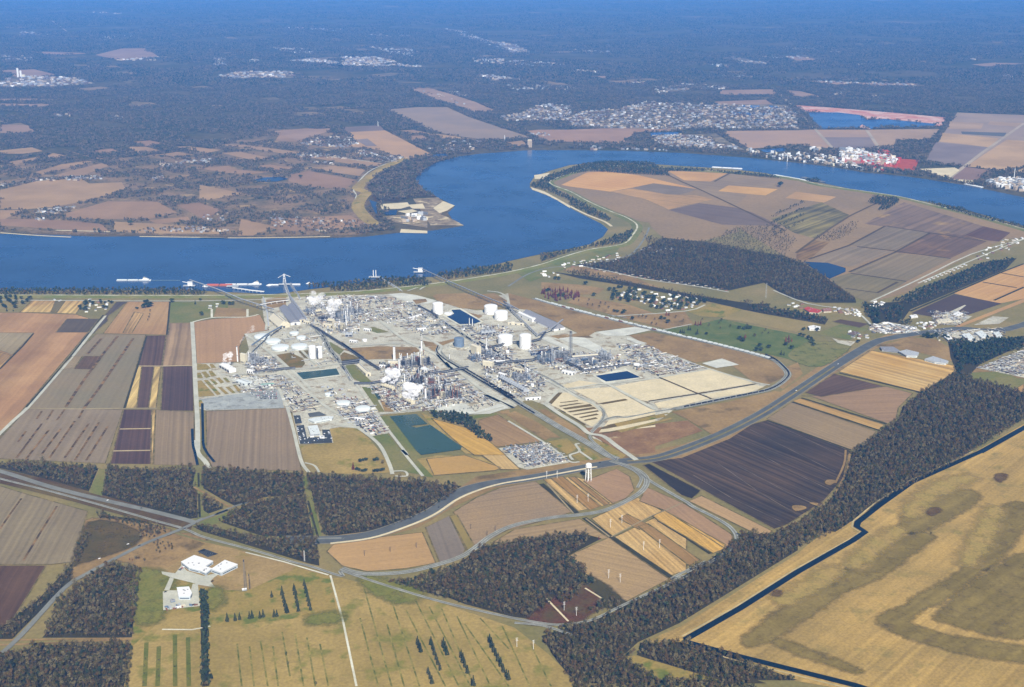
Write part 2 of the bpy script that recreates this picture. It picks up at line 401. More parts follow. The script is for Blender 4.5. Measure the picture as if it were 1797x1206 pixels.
# ---- farm roads and drains on the left
ribbon('farm_road', ['D1 830,380 580,690 400,900 220,1105 110,1204 -60,1370'], 11, M['concrete'], 4, 2)
ribbon('drain', ['D1 815,375 565,690 385,900 205,1105', 'D1 265,520 180,620 90,710 0,800', 'D1 1340,270 1325,440 1315,530', 'D1 1155,545 1085,780 980,1110'], 6, M['drain'], 4, 1)
ribbon('farm_road', ['D1 1515,430 1530,700 1545,1000 1557,1204 1560,1440', 'D2 1545,150 1560,250 1620,320 1645,372'], 13, M['concrete'], 5, 3)
ribbon('farm_road', ['B1 50,575 160,545 290,525 440,525 620,522 740,495', 'B1 250,525 250,440', 'B1 625,520 625,440'], 8, M['white_gravel'], 5, 2)
ribbon('ditch', ['D2 1515,60 1522,190 1535,240 1558,345', 'D2 1595,-140 1600,80 1610,210 1690,322'], 7, M['ditch'], 5, 3)
# ---- grass round the old farm by the river
land('pasture', ['D1 1340,270 1797,265 1797,400 1640,400 1515,430 1325,438'], M['green'], 2)
land('pasture', ['B1 300,420 620,435 620,520 270,522', 'B1 820,330 1030,300 1030,400 830,440'], M['brownfield'], 3)

# ---- wood and crossing lower left
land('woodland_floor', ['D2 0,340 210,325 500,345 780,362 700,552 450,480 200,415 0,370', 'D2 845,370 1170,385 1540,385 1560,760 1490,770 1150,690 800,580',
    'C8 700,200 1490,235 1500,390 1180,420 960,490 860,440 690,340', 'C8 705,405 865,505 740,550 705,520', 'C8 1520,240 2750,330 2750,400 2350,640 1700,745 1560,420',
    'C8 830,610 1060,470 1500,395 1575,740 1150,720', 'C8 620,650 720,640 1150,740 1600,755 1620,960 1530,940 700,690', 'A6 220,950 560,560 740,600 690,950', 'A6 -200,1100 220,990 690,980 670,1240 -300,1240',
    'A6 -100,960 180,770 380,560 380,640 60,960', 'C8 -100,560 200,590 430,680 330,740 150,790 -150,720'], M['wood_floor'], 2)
field('D2 -300,500 0,510 190,570 440,640 690,710 580,1110 400,1130 -300,1130', S(146,128,104), S(134,116,96), dirpx('D2 180,1110 440,660'), 12, .3, layer=3)
field('A6 -200,575 240,575 60,870 -200,960', S(106,78,66), S(92,66,60), dirpx('A6 10,880 180,590'), 14, .4, layer=3)
ribbon('field_gap', ['D2 170,610 90,720 0,850', 'D2 450,670 330,860 185,1100'], 5, M['row_gap'], 4, 0)
patch('scrub', ['A6 480,330 880,390 720,470 560,560 390,640 450,430', 'D5 60,210 480,35 700,110 370,320 110,245'], M['brownfield'], 3)
patch('scrub', ['A6 470,350 700,390 690,470 420,560 390,560'], earth('scrub_olive', S(104,84,52), S(88,76,48), 50, 6, .5), 4)
land('verge', ['D2 0,375 300,440 1100,665 1530,790 1500,870 1100,780 600,640 0,490'], earth('rail_verge', S(86,62,48), S(112,92,62), 120, 8, .5), 3)
land('verge', ['D2 -60,345 500,352 1600,385 1797,390 1797,365 1560,352 800,335 0,300 -60,298'], M['grass'], 3)
land('clearing', ['D2 785,375 850,378 805,590 700,560', 'C8 640,230 705,235 705,330 700,520 760,560 600,610 665,580 660,380 620,330', 'C8 1480,250 1530,250 1640,745 1580,745 1520,420', 'C8 640,630 950,520 960,560 760,650', 'A7 1060,760 1185,860 1150,870 1075,780'], M['green'], 3)
# ---- grounds of the small plant, lower left
land('pasture', 'D5 480,35 900,140 1650,350 1100,460 700,470 200,300 370,320 700,110', earth('works_grass', S(172,142,98), S(156,128,86), 90, 7, .4, c3=S(140,124,66), c3at=(.58,.7), c3s=60), 3)
land('pasture', 'D5 195,310 440,370 600,400 660,440 1000,480 1400,300 1655,355 1760,730 1850,1300 60,1300 130,900', M['pasture_green'], 3)
land('pasture', 'D5 740,760 1680,650 1760,760 1850,1300 720,1300', M['pasture'], 4)
land('pasture', 'D5 370,690 670,620 680,1300 100,1300 140,900', M['pasture'], 4)
land('pasture', 'A7 -60,640 0,640 500,765 900,900 1080,1040 1150,1110 1270,1280 60,1280', M['pasture'], 4)
M['row_weed'] = earth('row_weed', S(96,98,46), S(158,140,82), 22, 6, .6)
rows = ['D5 250,870 235,1206', 'D5 345,900 335,1206', 'D5 468,810 470,1206', 'D5 568,830 575,1206']
ribbon('weed_row', rows, 8, earth('weed', S(100,104,44), S(124,116,60), 40, 6, .6), 5, 0)
rows = ['D5 945,880 980,1206', 'D5 1040,900 1075,1206', 'D5 1125,860 1180,1206', 'D5 1220,900 1260,1206', 'D5 1290,790 1350,1130', 'D5 1390,800 1455,1206', 'D5 1480,830 1545,1206', 'D5 1580,880 1645,1206',
        'A7 95,850 190,1206', 'A7 115,690 260,1206', 'A7 235,880 325,1206', 'A7 250,730 405,1206', 'A7 335,810 540,1206', 'A7 385,760 610,1206', 'A7 455,790 670,1206', 'A7 520,800 690,1206', 'A7 600,840 775,1206', 'A7 640,880 870,1206', 'A7 720,850 870,1010', 'A7 835,890 980,1206', 'A7 985,990 1090,1206']
ribbon('weed_row', rows, 3.2, M['row_weed'], 5, 0)
ribbon('hedge_floor', ['D5 690,480 690,760 705,1206'], 12, M['wood_floor'], 5, 0)
ribbon('track', ['D5 1010,178 1300,250 1500,310 1645,352', 'D5 1660,355 1760,720 1860,1206', 'D5 370,770 600,772 690,755 740,745'], 4, M['white_gravel'], 6, 0)
# ---- right: marsh with canal
land('marsh', 'D4 790,1010 1060,900 1797,440 / A8 650,470 960,240 1530,-20 / O 1797,745 2600,330 2900,1400 1500,1400 / A8 900,1230 560,1170 0,1000 / D4 1000,1000 830,1000', M['marsh'], 3)
patch('marsh', ['A8 1150,350 1250,250 1400,190 1500,190 1535,215 1480,270 1300,370 1190,395', 'A8 820,660 1180,430 1290,420 1270,450 960,660', 'A8 340,960 620,740 810,690 850,695 660,820 420,970',
    'A8 1210,760 1480,600 1600,430 1650,290 1720,255 1790,262 1790,330 1660,520 1560,590 1300,780', 'A8 1040,850 1200,785 1250,790 1170,870 1400,950 1782,1010 1782,1070 1400,1010 1100,910',
    'A8 1340,840 1560,650 1700,560 1797,540 1797,890 1690,945 1400,870', 'A8 500,970 560,980 700,1040 900,1110 880,1120 560,1010'], M['marsh_dark'], 4, 30)
ribbon('canal', ['A8 1560,-20 1200,140 1030,260 915,350 910,372 955,400 890,445 600,610 300,800 20,960 60,985 300,1050 900,1200 1300,1330'], 15, M['ditch'], 6, 0)
ribbon('canal', ['O 1720,795 1797,752 2200,520'], 17, M['ditch'], 6, 0)
ribbon('canal_bank', ['A8 1515,-20 1190,130 1010,245 890,345 885,375 930,402 870,440 580,600 280,790 0,945', 'A8 0,990 300,1075 900,1225'], 4, earth('bank', S(206,178,130), S(176,160,124), 30), 5, 0)
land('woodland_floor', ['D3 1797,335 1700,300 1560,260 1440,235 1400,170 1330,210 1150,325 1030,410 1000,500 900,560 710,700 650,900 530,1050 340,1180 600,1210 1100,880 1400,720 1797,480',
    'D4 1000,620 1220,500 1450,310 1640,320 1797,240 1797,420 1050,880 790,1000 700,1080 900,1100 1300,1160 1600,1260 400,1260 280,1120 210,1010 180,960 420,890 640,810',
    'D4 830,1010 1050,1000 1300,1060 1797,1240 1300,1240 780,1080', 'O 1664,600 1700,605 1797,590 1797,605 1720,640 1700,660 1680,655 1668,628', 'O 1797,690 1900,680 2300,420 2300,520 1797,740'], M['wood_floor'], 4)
land('clearing', ['D4 700,1090 780,1085 1000,1150 1300,1240 900,1240'], M['pasture_green'], 5)
# ---- fields right of the highway
dR = dirpx('D3 200,500 700,690'); dR2 = dirpx('D3 640,190 1130,320')
field('D3 165,500 690,690 650,870 530,1010 300,1160 210,1190 -500,800 -620,740 -350,700 -60,560', S(90,70,64), S(66,54,54), dR, 26, .5, wl2=8, sc2=.55, big=300, c3=S(100,80,72), c3at=(.6,.75), c3s=300)
field('D3 325,385 860,570 800,640 700,690 165,490', S(158,132,102), S(148,124,98), dR, 12, .2)
field('D3 375,360 910,530 870,560 330,380', S(196,156,98), S(184,144,92), dR, 10, .3, layer=3)
field('D3 510,345 920,285 1090,330 1000,420 985,490 930,520 440,345 385,345', S(164,130,102), S(156,124,98), dirpx('D3 560,350 1080,330'), 12, .2)
field('D3 590,205 905,285 510,352 410,325', S(108,82,72), S(98,74,68), dirpx('D3 450,320 700,240'), 14, .4, layer=3)
field('D3 820,55 1370,155 1340,215 1160,325 625,190', CORN, S(194,150,88), dR2, 22, .6)
ribbon('field_gap', ['D3 625,200 1150,325', 'D3 385,358 925,525', 'D3 325,385 870,562', 'D3 165,500 700,690'], 7, M['drain'], 4, 0)
ribbon('field_gap', ['D3 -150,770 120,960 360,1100', 'D3 -20,790 300,960 480,1040', 'D3 0,650 330,830 560,940', 'D3 170,510 400,610 640,730', 'D3 60,560 300,680 600,830', 'D3 -300,850 -50,1000 250,1140'], 2.4, earth('furrow_gap', S(128,110,98), S(92,78,72), 60), 4, 0)
patch('scrub', ['D3 330,1045 390,1045 410,1060 350,1075', 'D3 440,1025 490,1030 480,1042', 'D3 550,880 600,885 570,910 540,905'], M['brownfield'], 4, 8)
ribbon('track', ['D3 715,700 690,720 680,800 620,930 590,970', 'D3 665,690 655,780 600,900'], 5, M['brownfield'], 5, 3)
land('pasture', ['C2 700,1010 900,955 1100,970 1200,1030 1270,1100 1280,1204 1250,1150 1000,1080 660,1020', 'O 1700,640 1797,655 1797,690 1730,655 1690,660'], M['brownfield'], 3)
land('pasture', ['O 1697,655 1760,652 1797,670 1797,690 1760,680 1705,668'], M['green'], 3)
field('D3 1730,310 1797,270 1797,335', S(196,152,100), None, dR, layer=5)
# ---- junction fields
dJ = dirpx('A7 1060,120 1230,285'); dJ2 = dirpx('A7 600,380 1180,290')
field('A7 -80,500 -40,460 200,425 420,400 490,560 330,590 130,605 0,575', S(192,152,106), S(182,144,100), dirpx('A7 0,550 470,500'), 12, .15)
field('A7 435,375 560,315 645,490 620,530 510,560', S(140,124,112), S(132,116,106), dirpx('A7 500,540 450,390'), 8, .2)
field('A7 580,295 700,220 820,170 1010,135 1200,295 1030,345 860,390 700,480', S(166,136,104), S(150,126,104), dJ2, 8, .25, fine=5, finec=.4)
field('A7 560,315 600,310 690,470 655,495', S(156,132,80), S(140,122,74), None, layer=3)
field('A7 790,450 900,385 1240,330 1390,430 1330,440 1100,425 900,470', S(172,142,104), S(160,132,100), dJ2, 9, .2)
field('A7 1050,125 1210,110 1290,130 1420,250 1230,290', CORN, S(190,150,96), dJ, 9, .5, fine=5, finec=.5)
field('A7 1090,120 1150,110 1350,265 1290,285', S(168,128,82), None, dJ, 5, .4, layer=3)
field('A7 1180,115 1215,112 1395,250 1370,262', S(164,126,84), None, dJ, 5, .4, layer=3)
field('A7 1260,135 1430,70 1500,110 1525,180 1480,225 1410,250', S(172,136,106), S(164,128,100), dirpx('A7 1290,150 1480,200'), 9, .15, layer=3)
field('A7 1300,330 1540,220 1670,290 1410,420', CORN, S(190,150,96), dJ, 9, .5, fine=5, finec=.5)
field('A7 1420,425 1680,300 1797,350 1797,600 1710,625', CORN, S(190,150,96), dJ, 9, .5, fine=5, finec=.5)
field('D4 880,205 960,170 1340,385 1330,415 1260,440 1100,340 920,235', S(212,164,86), S(188,148,96), dJ, 9, .5, layer=5, fine=5, finec=.5)
field(['D4 670,220 720,190 870,265 800,290', 'D4 790,270 850,250 1180,480 1110,515'], S(168,130,86), None, dJ, 5, .4, layer=3)
field('D4 840,20 1090,130 1380,320 1395,360 1340,410 960,170 800,110', S(170,134,104), S(160,126,100), dJ, 9, .15, layer=4)
field('D4 1190,75 1640,300 1560,330 1110,110', S(186,150,110), S(174,140,104), dR, 9, .2, layer=3)
field('D4 350,455 605,340 985,600 710,745 460,570', S(178,146,106), S(166,136,102), dirpx('D4 360,460 980,600'), 8, .2, fine=5, finec=.35)
field('O 1128,817 1140,815 1230,862 1215,876 1195,870', S(58,48,48), None, dR, 9, .3, layer=3)
ribbon('field_gap', ['D4 180,0 405,185', 'D4 450,215 620,335 1000,590', 'D4 920,230 1100,340 1250,440'], 12, M['drain'], 4, 0)
ribbon('track', ['D4 215,0 380,185', 'D4 620,335 870,205 960,170 1070,120', 'D4 460,220 610,335'], 4, earth('farm_track', S(170,150,118)), 5, 0)
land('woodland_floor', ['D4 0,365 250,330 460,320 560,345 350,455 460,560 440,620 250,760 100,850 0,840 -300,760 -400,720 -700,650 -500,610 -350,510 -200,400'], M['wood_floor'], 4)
patch('scrub', ['D4 230,750 430,640 560,720 460,840 350,870 100,880'], earth('scrub_red', S(104,62,46), S(92,76,48), 60, 6, .6), 5)
patch('scrub', ['D4 455,620 520,600 700,750 640,790'], earth('scrub_green', S(84,74,46)), 5)
ribbon('track', ['D4 455,660 560,725', 'D4 210,725 350,870'], 4, M['sand'], 6, 0)

patch('marsh', ['D3 1625,848 1660,842 1685,850 1672,872 1650,880 1640,892 1622,876', 'D3 1190,1085 1215,1066 1250,1062 1262,1075 1240,1090 1205,1105', 'A8 485,712 510,712 505,730 480,730'], earth('marsh_burnt', S(96,70,52), S(112,88,60), 20, 5, .5), 6, 16)
patch('marsh', ['A8 1180,300 1260,200 1390,130 1500,110 1460,140 1300,220 1230,300', 'A8 900,540 1060,420 1140,390 1100,430 960,540 900,580', 'A8 500,760 700,640 800,590 760,640 600,740', 'A8 1590,330 1640,270 1600,420 1520,540 1480,560'], earth('marsh_green', S(164,140,82), S(174,144,88), 40, 5, .6), 5, 60)
patch('pasture', ['D5 740,480 800,470 790,560 740,600', 'D5 1500,690 1680,650 1700,700 1560,720', 'D5 180,330 420,380 380,500 330,680 190,680', 'A7 130,640 400,720 300,760 160,700'], earth('pasture_damp', S(116,116,56), S(134,124,66), 40, 5, .5), 6, 40)
# ---- highway along the plant, ramps and cross road
hwy = 'A5 2500,150 1797,510 1450,530 1250,555 1100,580 1000,610 800,730 560,890 400,990 200,1090 0,1170 / B8 1797,390 1500,420 1300,445 1000,500 700,560 400,610 0,670 / A7 600,200 480,290 330,355 150,415 -60,440 -300,440'
land('verge', 'A5 1250,540 1080,560 960,610 700,740 420,930 180,1080 0,1140 -300,1200 / A7 1300,20 700,110 640,150 560,200 420,320 150,395 -60,420 -60,470 150,440 400,375 600,260 800,170 1290,80 1400,60 / A5 0,1210 250,1110 450,980 620,880 830,750 1080,600 1250,570', M['brownfield'], 3)
ribbon('highway', hwy, 34, M['asphalt'], 5, 5)
ribbon('highway_shoulder', [hwy], 40, earth('shoulder', S(150,140,122)), 4, 5)
ribbon('highway_median', ['A5 800,732 560,892 400,992 200,1092 0,1172 / B8 1797,392 1500,422'], 6, M['grass'], 6, 5)
M['line'] = paint('road_marking', S(228,226,215), .7, .1)
ribbon('frontage_track', 'A7 -60,460 150,432 330,375 480,310 620,220 800,155 1000,120 1240,75 1330,60', 7, M['sand'], 5, 5)
ribbon('old_road', ['B8 -60,560 300,555 500,545 1060,420 / A7 300,115', 'A6 1797,110 1600,90 1060,75 560,65 0,45 -200,40', 'B5 0,0 1,0'][1:2], 8, M['grass'], 4, 3)
ribbon('highway', ['D2 -300,330 0,395 400,520 800,620 1150,700 1450,775 1530,800'], 16, M['road'], 6, 4)
ribbon('highway', ['D2 1530,800 1797,700 / C8 800,560 930,500 1060,460'], 7, M['road'], 5, 4)
ribbon('highway', ['A6 1640,435 1782,432 / A7 0,435'], 8, M['road'], 5, 3)
ribbon('cross_road', ['A6 -150,1130 0,1040 120,930 330,700 450,620 620,530 760,460 960,380 1030,345 1060,330'], 11, M['road'], 7, 4)
ribbon('cross_road', ['A6 900,400 1050,445 1300,500 1500,560'], 7, M['grass'], 5, 4)
ribbon('track', ['C8 630,340 860,470 930,500', 'A6 -60,990 130,985 690,960', 'A6 -60,965 690,955'], 6, M['brownfield'], 5, 3)
ribbon('ditch', ['D2 1565,410 1567,520', 'D2 1570,575 1575,760', 'C8 1530,450 1570,600 1610,740'], 5, M['drain'], 6, 0)
ribbon('drain', ['C8 265,210 262,330 250,460'], 7, M['drain'], 5, 0)
# ---- railways
def railway(p, n=1, gap=5., sm=5, layer=6):
    w = gap * n
    ribbon('track_ballast', p, w + 2.5, M['track_bed'], layer, sm)
    for k in range(n):
        o = (k - (n - 1) / 2) * gap
        for s in (-.8, .8):
            pr = [(o + s - .35, layer * LAY + .4), (o + s + .35, layer * LAY + .4)]
            ribbon('rail', p, 1, M['rails'], layer, sm, pr)
railway('D2 -300,370 0,455 400,555 800,665 1200,780 1450,850 / C8 720,740 1100,840 1400,930 1560,970 1797,1045 / A7 0,605 200,670 500,760 800,830 1000,870 1150,885 1300,860 1450,790 1600,720 1797,630 / D4 1000,600 1220,490', 1)
railway('A7 0,590 60,610 150,620 330,610 500,570 620,530 700,480 780,420 900,365 1100,325 1250,310 1380,285 1500,230 1570,180 1590,130 1560,90 1500,60 1400,30', 2, 6)
railway('A7 1540,170 1560,120 1520,80 1440,45', 1)
railway('A7 1500,60 1600,130 1700,190 1797,245 / A8 60,270 180,330 260,385 285,440 250,490 160,550 20,610', 1, 8)
railway('D4 1220,490 1100,560', 1)
railway('A7 900,875 1050,890 1200,940', 1)
loop = 'C1 -60,560 160,625 450,700 900,810 1300,905 1600,980 1797,1035 / B7 1460,450 1560,500 1640,570 1690,630 1680,680 1600,750 1480,810 1300,850 1100,890 900,930 700,970 500,1010'
railway(loop, 3, 6)
railway('B7 500,1010 300,1040 0,1100 / B6 1400,790 1280,820 1200,890 1130,960 1110,1010 1160,1070 1300,1180 / B8 1400,420', 1)
railway('B7 0,50 -200,20', 1)
spine = 'B2 800,420 1000,530 1200,660 1400,790 1620,920 1797,1020 / B3 250,940 / B6 470,290 700,400 900,530 1100,640 1200,700 1250,770 1230,830 1130,940'
railway('B2 800,420 1000,530 1200,660 1400,790 1620,920 1797,1020', 2, 6)
railway('B6 330,210 470,290 700,400 900,530 1100,640 1220,700 1260,770 1220,850 1120,950', 1)
yardl = 'B5 1030,60 1020,110 1100,190 1250,280 1400,370 1600,490 1797,600 / B6 0,420 200,540 400,670 600,790 800,910 1000,1020 1150,1110 1300,1200 / B8 1400,400'
railway(yardl, 3, 6.5)
railway('B1 1080,330 1240,560 1400,690 1500,870 1600,1000 1720,1190', 2, 6)
railway('D7 840,540 960,690 1010,800 1130,950 1220,1050', 1, 6)

# ---- PLANT grounds
PLANT = 'B1 90,1010 380,1000 540,1000 640,860 600,700 820,640 800,560 770,330 830,300 1040,300 1240,270 1440,280 1797,290 / B2 480,280 640,265 760,290 950,350 1400,450 1797,440 / B3 0,330 250,270 300,320 480,450 830,620 980,690 1180,680 1500,720 / B7 40,230 220,320 860,590 1480,750 1300,850 500,1010 / B6 1797,860 1230,960 1130,1000 1250,1120 1560,1290 1500,1300 950,780 450,600 / B5 1797,700 1320,770 940,720 400,770 / D6 1200,370 900,320 690,300 600,330 620,470 270,480 200,150 130,100 / B4 1030,400 190,425 100,400 90,300'
land('gravel_yard', PLANT, M['gravel'], 2)
land('gravel_yard', ['D6 100,-60 560,-60 900,250 690,300 590,320 630,470 330,480 210,150', 'D6 690,300 870,240 1120,190 1210,365 1030,400 900,320', 'B8 150,285 620,225 890,435 450,510 340,480'], M['gravel'], 4)
land('pale_yard', ['B2 480,280 640,270 780,290 1000,350 900,380 700,370', 'B5 1000,780 1320,770 1560,760 1797,680 1700,640 1400,740 1290,650 1380,640 1250,560 1250,640 1000,700', 'B4 440,100 640,60 900,100 930,200 640,200'], M['gravel_pale'], 4)
land('gravel_lot', ['B4 110,310 600,240 960,200 1010,400 190,420'], earth('grey_gravel', S(180,180,178), S(164,164,164), 40, 5, .5, c3=S(146,144,142), c3at=(.56,.64), c3s=24), 4)
# grass and bare plots inside the plant
land('pasture', ['B2 0,860 60,850 400,830 780,840 820,880 600,960 220,970 130,900', 'B2 0,900 120,920 190,980 0,1000', 'B2 850,770 960,790 1010,830 880,835', 'B2 900,840 1010,830 1040,850 1020,910', 'B2 1010,790 1180,750 1190,770 1060,820'], M['brownfield'], 4)
land('lawn', ['B2 250,650 330,625 500,680 370,690', 'B1 1440,800 1500,785 1640,870 1590,920', 'B1 1640,1040 1797,1030 1797,1197 1740,1170', 'B5 40,250 130,240 310,420 210,450', 'B5 210,480 290,480 450,740 390,740', 'B5 310,480 360,480 420,610 370,620', 'B5 420,780 510,780 760,1197 690,1150', 'D6 700,180 760,210 740,220'], M['green'], 4)
land('lawn', ['B1 930,920 1080,895 1210,960 1230,1010 1200,1050 1090,1060 1060,1040', 'B1 1160,880 1265,870 1265,960 1220,950', 'B1 1600,930 1640,890 1797,950 1797,990 1610,1000'], earth('bund_grass', S(112,98,52), S(140,110,66), 40, 5, .4), 4)
land('soil_plot', ['B5 400,610 450,640 550,740 450,740'], M['brownfield'], 5)
for s in ('95,1015 150,1015 200,1075 95,1080', '135,1020 190,1015 240,1060 200,1080', '225,1015 260,1015 300,1055 245,1060', '95,1110 130,1105 160,1165 95,1165', '140,1100 185,1095 235,1150 190,1165', '215,1090 250,1085 300,1140 245,1150'):
    land('grass_plot', 'B1 ' + s, M['pasture_green'], 4)
for s in ('100,115 140,110 285,270 110,285', '165,110 205,105 345,255 305,265', '225,100 260,95 315,145 290,160', '295,85 330,80 380,130 345,145', '365,85 400,80 445,130 410,130', '310,180 345,180 430,250 390,255', '390,180 430,175 500,240 465,245', '470,160 500,155 575,235 535,240', '105,320 140,315 170,370 110,400'):
    land('grass_plot', 'B4 ' + s, M['pasture_green'], 4)
land('grass_plot', ['D6 590,320 690,305 880,315 1000,420 1150,600 1220,700 1240,780 860,800 480,780 400,720 330,680 280,500 560,470 630,470'], M['pasture'], 4, 0)
land('grass_plot', ['D6 1040,400 1200,370 1310,510 1540,800 1280,760 1230,690 1140,480'], M['green'], 4)
land('grass_plot', ['D6 1120,190 1240,180 1550,600 1680,830 1580,820 1400,560'], M['green'], 4)
land('grass_plot', ['A7 390,20 500,0 730,10 830,70 470,105', 'B5 830,750 930,790 1300,920 1580,1060 1700,1197 1300,1180 1200,1100 930,880'], M['pasture'], 4)
field('A7 730,0 850,0 930,75 830,75 ', CORN, None, dJ, 8, .2, layer=5)
field('B5 940,810 1290,905 1500,1010 1720,1197 1390,1197 1240,1090 1080,950', S(204,160,84), S(190,146,76), dirpx('B5 1000,850 1650,1190'), 10, .3, layer=5)
field('A7 440,20 640,0 830,65 800,80 480,105', S(192,150,90), S(176,140,84), None, layer=5)
land('grass_plot', ['B5 940,720 1100,700 1190,760 1150,790 940,800', 'B5 1310,780 1630,750 1640,775 1340,820'], M['green'], 4)
field('B6 -60,830 140,770 600,1050 150,1110 -60,1080', S(166,132,96), S(152,120,88), dirpx('B6 0,800 500,1050'), 10, .25, layer=4)
land('grass_plot', ['B6 150,740 260,720 270,760 180,765', 'B6 230,770 320,730 560,850 800,1010 690,1010 640,1040', 'B6 570,720 640,710 1060,960 1090,1030 1060,1040 800,890'], M['brownfield'], 4)
land('grass_plot', ['B8 665,215 870,180 990,290 870,350', 'B8 900,200 990,240 960,250', 'B8 980,260 1040,260 1250,400 1130,410 1040,330', 'B8 920,360 1000,330 1100,400 1000,420', 'B8 450,470 860,415 870,440 480,510', 'B8 1110,190 1180,190 1500,350 1450,390 1300,360'], M['pasture_green'], 4)
land('grass_plot', ['B8 1260,150 1797,60 1797,330 1590,350 1400,240', 'B7 -500,1210 100,1190 640,1130 800,1240 0,1500'], earth('bare_brown', S(136,100,74), S(156,118,84), 60, 7, .5, c3=S(190,164,128), c3at=(.62,.72), c3s=50), 4)
land('grass_plot', ['B7 470,1040 900,960 1040,940 1560,820 1620,830 1200,1110 900,1280 620,1110', 'B7 1580,590 1700,560 1797,520 1850,640 1640,800 1600,780 1730,680 1740,640 1690,580'], M['brownfield'], 4)
land('grass_plot', ['B2 950,300 1000,280 1300,270 1500,330 1700,390 1500,440 1250,430 1000,350', 'B2 1400,290 1600,270 1740,350 1720,410', 'B2 740,340 880,330 900,360 780,385', 'B2 1280,460 1480,510 1420,550',
        'B3 250,270 480,330 1000,460 1760,650 1560,625 1180,670 1100,720 1150,740 780,740 980,690 880,630 490,450 280,430', 'B3 680,720 900,700 780,750',
        'B7 20,235 280,205 700,290 1300,430 1560,520 1660,620 1640,680 1490,750 1350,740 1010,480 720,520 300,385'], M['brownfield'], 4)
land('sand_pad', ['B3 1170,680 1580,625 1760,660 1480,720 1290,720', 'B3 570,740 660,725 960,870 900,880', 'B3 780,750 900,730 1060,740 1320,890 1180,895 900,790', 'B7 0,255 215,320 130,330 0,280', 'B7 790,530 1000,480 1180,545 940,580'], M['gravel_pale'], 5)
land('sand_pad', ['B7 360,680 850,600 900,590 1340,740 740,840', 'B7 810,860 1350,755 1440,780 1280,840 890,900', 'B7 290,950 760,855 870,900 480,1000 330,1000'], M['sand'], 5)
land('sand_pad', ['B6 1330,480 1797,390 / B7 400,700 720,840 200,930 100,900 / B6 1797,680', 'B6 820,460 1000,410 1200,440 1150,470 860,490'], M['sand'], 4)
land('sand_pad', ['B6 930,510 1330,480 1700,690 1797,730 1797,760 1300,800 1260,710 1180,640', 'B6 820,540 900,540 1200,690 1240,760 1220,820 1130,900 700,670', 'B6 1200,960 1310,830 1797,740 1797,900'], M['sand'], 5)
for s in ('780,680 980,650 1060,650 800,690', '820,705 1110,660 1140,685 850,720', '870,740 1150,690 1180,710 900,750', '920,775 1190,725 1205,740 950,780', '990,800 1180,760 1205,775 1020,808', '1040,830 1170,800 1195,815 1060,838', '790,645 980,620 990,630 800,650', '1190,655 1480,605 1510,620 1250,665', '1200,930 1250,900 1797,780 1797,820 1290,920', '1280,885 1797,770 1797,780 1300,890', '1230,965 1797,865 1797,880 1240,975', '670,640 780,540 820,540 710,660', '720,680 860,750 850,755', '880,775 1070,875 1050,880'):
    land('grass_plot', 'B6 ' + s, earth('berm_grass', S(120,98,58), S(104,84,52), 30, 5, .4), 6)
for s in ('B7 -130,1165 390,1070 420,1090 -100,1200', 'B7 0,1140 430,1050 440,1060', 'B7 -100,1240 460,1105 480,1120 -60,1260'):
    land('grass_plot', s, M['pasture_green'], 6)
ribbon('pad_divide', ['B7 340,680 720,840 890,905', 'B7 230,930 760,850 1350,750'], 6, M['scrub'], 7, 0)
# ponds of the plant
land('bank', ['B2 1060,510 1160,430 1250,430 1490,570 1450,600 1240,615', 'B6 1140,360 1480,285 1670,385 1270,450', 'B1 1120,1110 1560,1050 1610,1140 1210,1190', 'A7 230,60 520,-40 760,0 880,75'][:3], M['white_gravel'], 5)
land('pond', ['B2 1105,520 1180,490 1150,450 1240,445 1460,570 1400,595 1240,600', 'B6 1170,365 1500,315 1640,380 1280,425', 'B6 480,110 660,95 700,120 490,150'], M['pond_blue'], 7)
land('pond', ['B1 1140,1110 1560,1065 1595,1130 1210,1180', 'B5 500,790 780,765 900,870 720,890 780,910 930,880 1260,1110 1250,1140 830,1197 780,1150 560,860', 'B5 300,480 350,480 415,600 380,610'], M['pond_teal'], 7)
land('asphalt_lot', ['D6 210,180 280,180 300,260 230,270', 'D6 240,290 320,280 350,410 520,410 510,330 590,330 620,470 280,480', 'D5 640,170 690,150 800,190 720,215'], M['asphalt_dark'], 6)
land('asphalt_lot', ['D6 360,160 480,140 560,180 380,200', 'B5 450,600 540,580 650,700 580,745'], M['asphalt'], 6)
land('concrete_lot', ['D5 365,325 470,340 520,275 560,320 690,360 830,330 770,370 740,400 780,450 640,425 600,412 450,375 370,345', 'D5 430,370 460,380 425,470 385,470', 'D5 605,420 645,425 660,590 378,622 375,480 430,470 590,470', 'D6 690,290 760,250 870,240 880,320'], M['concrete'], 6)
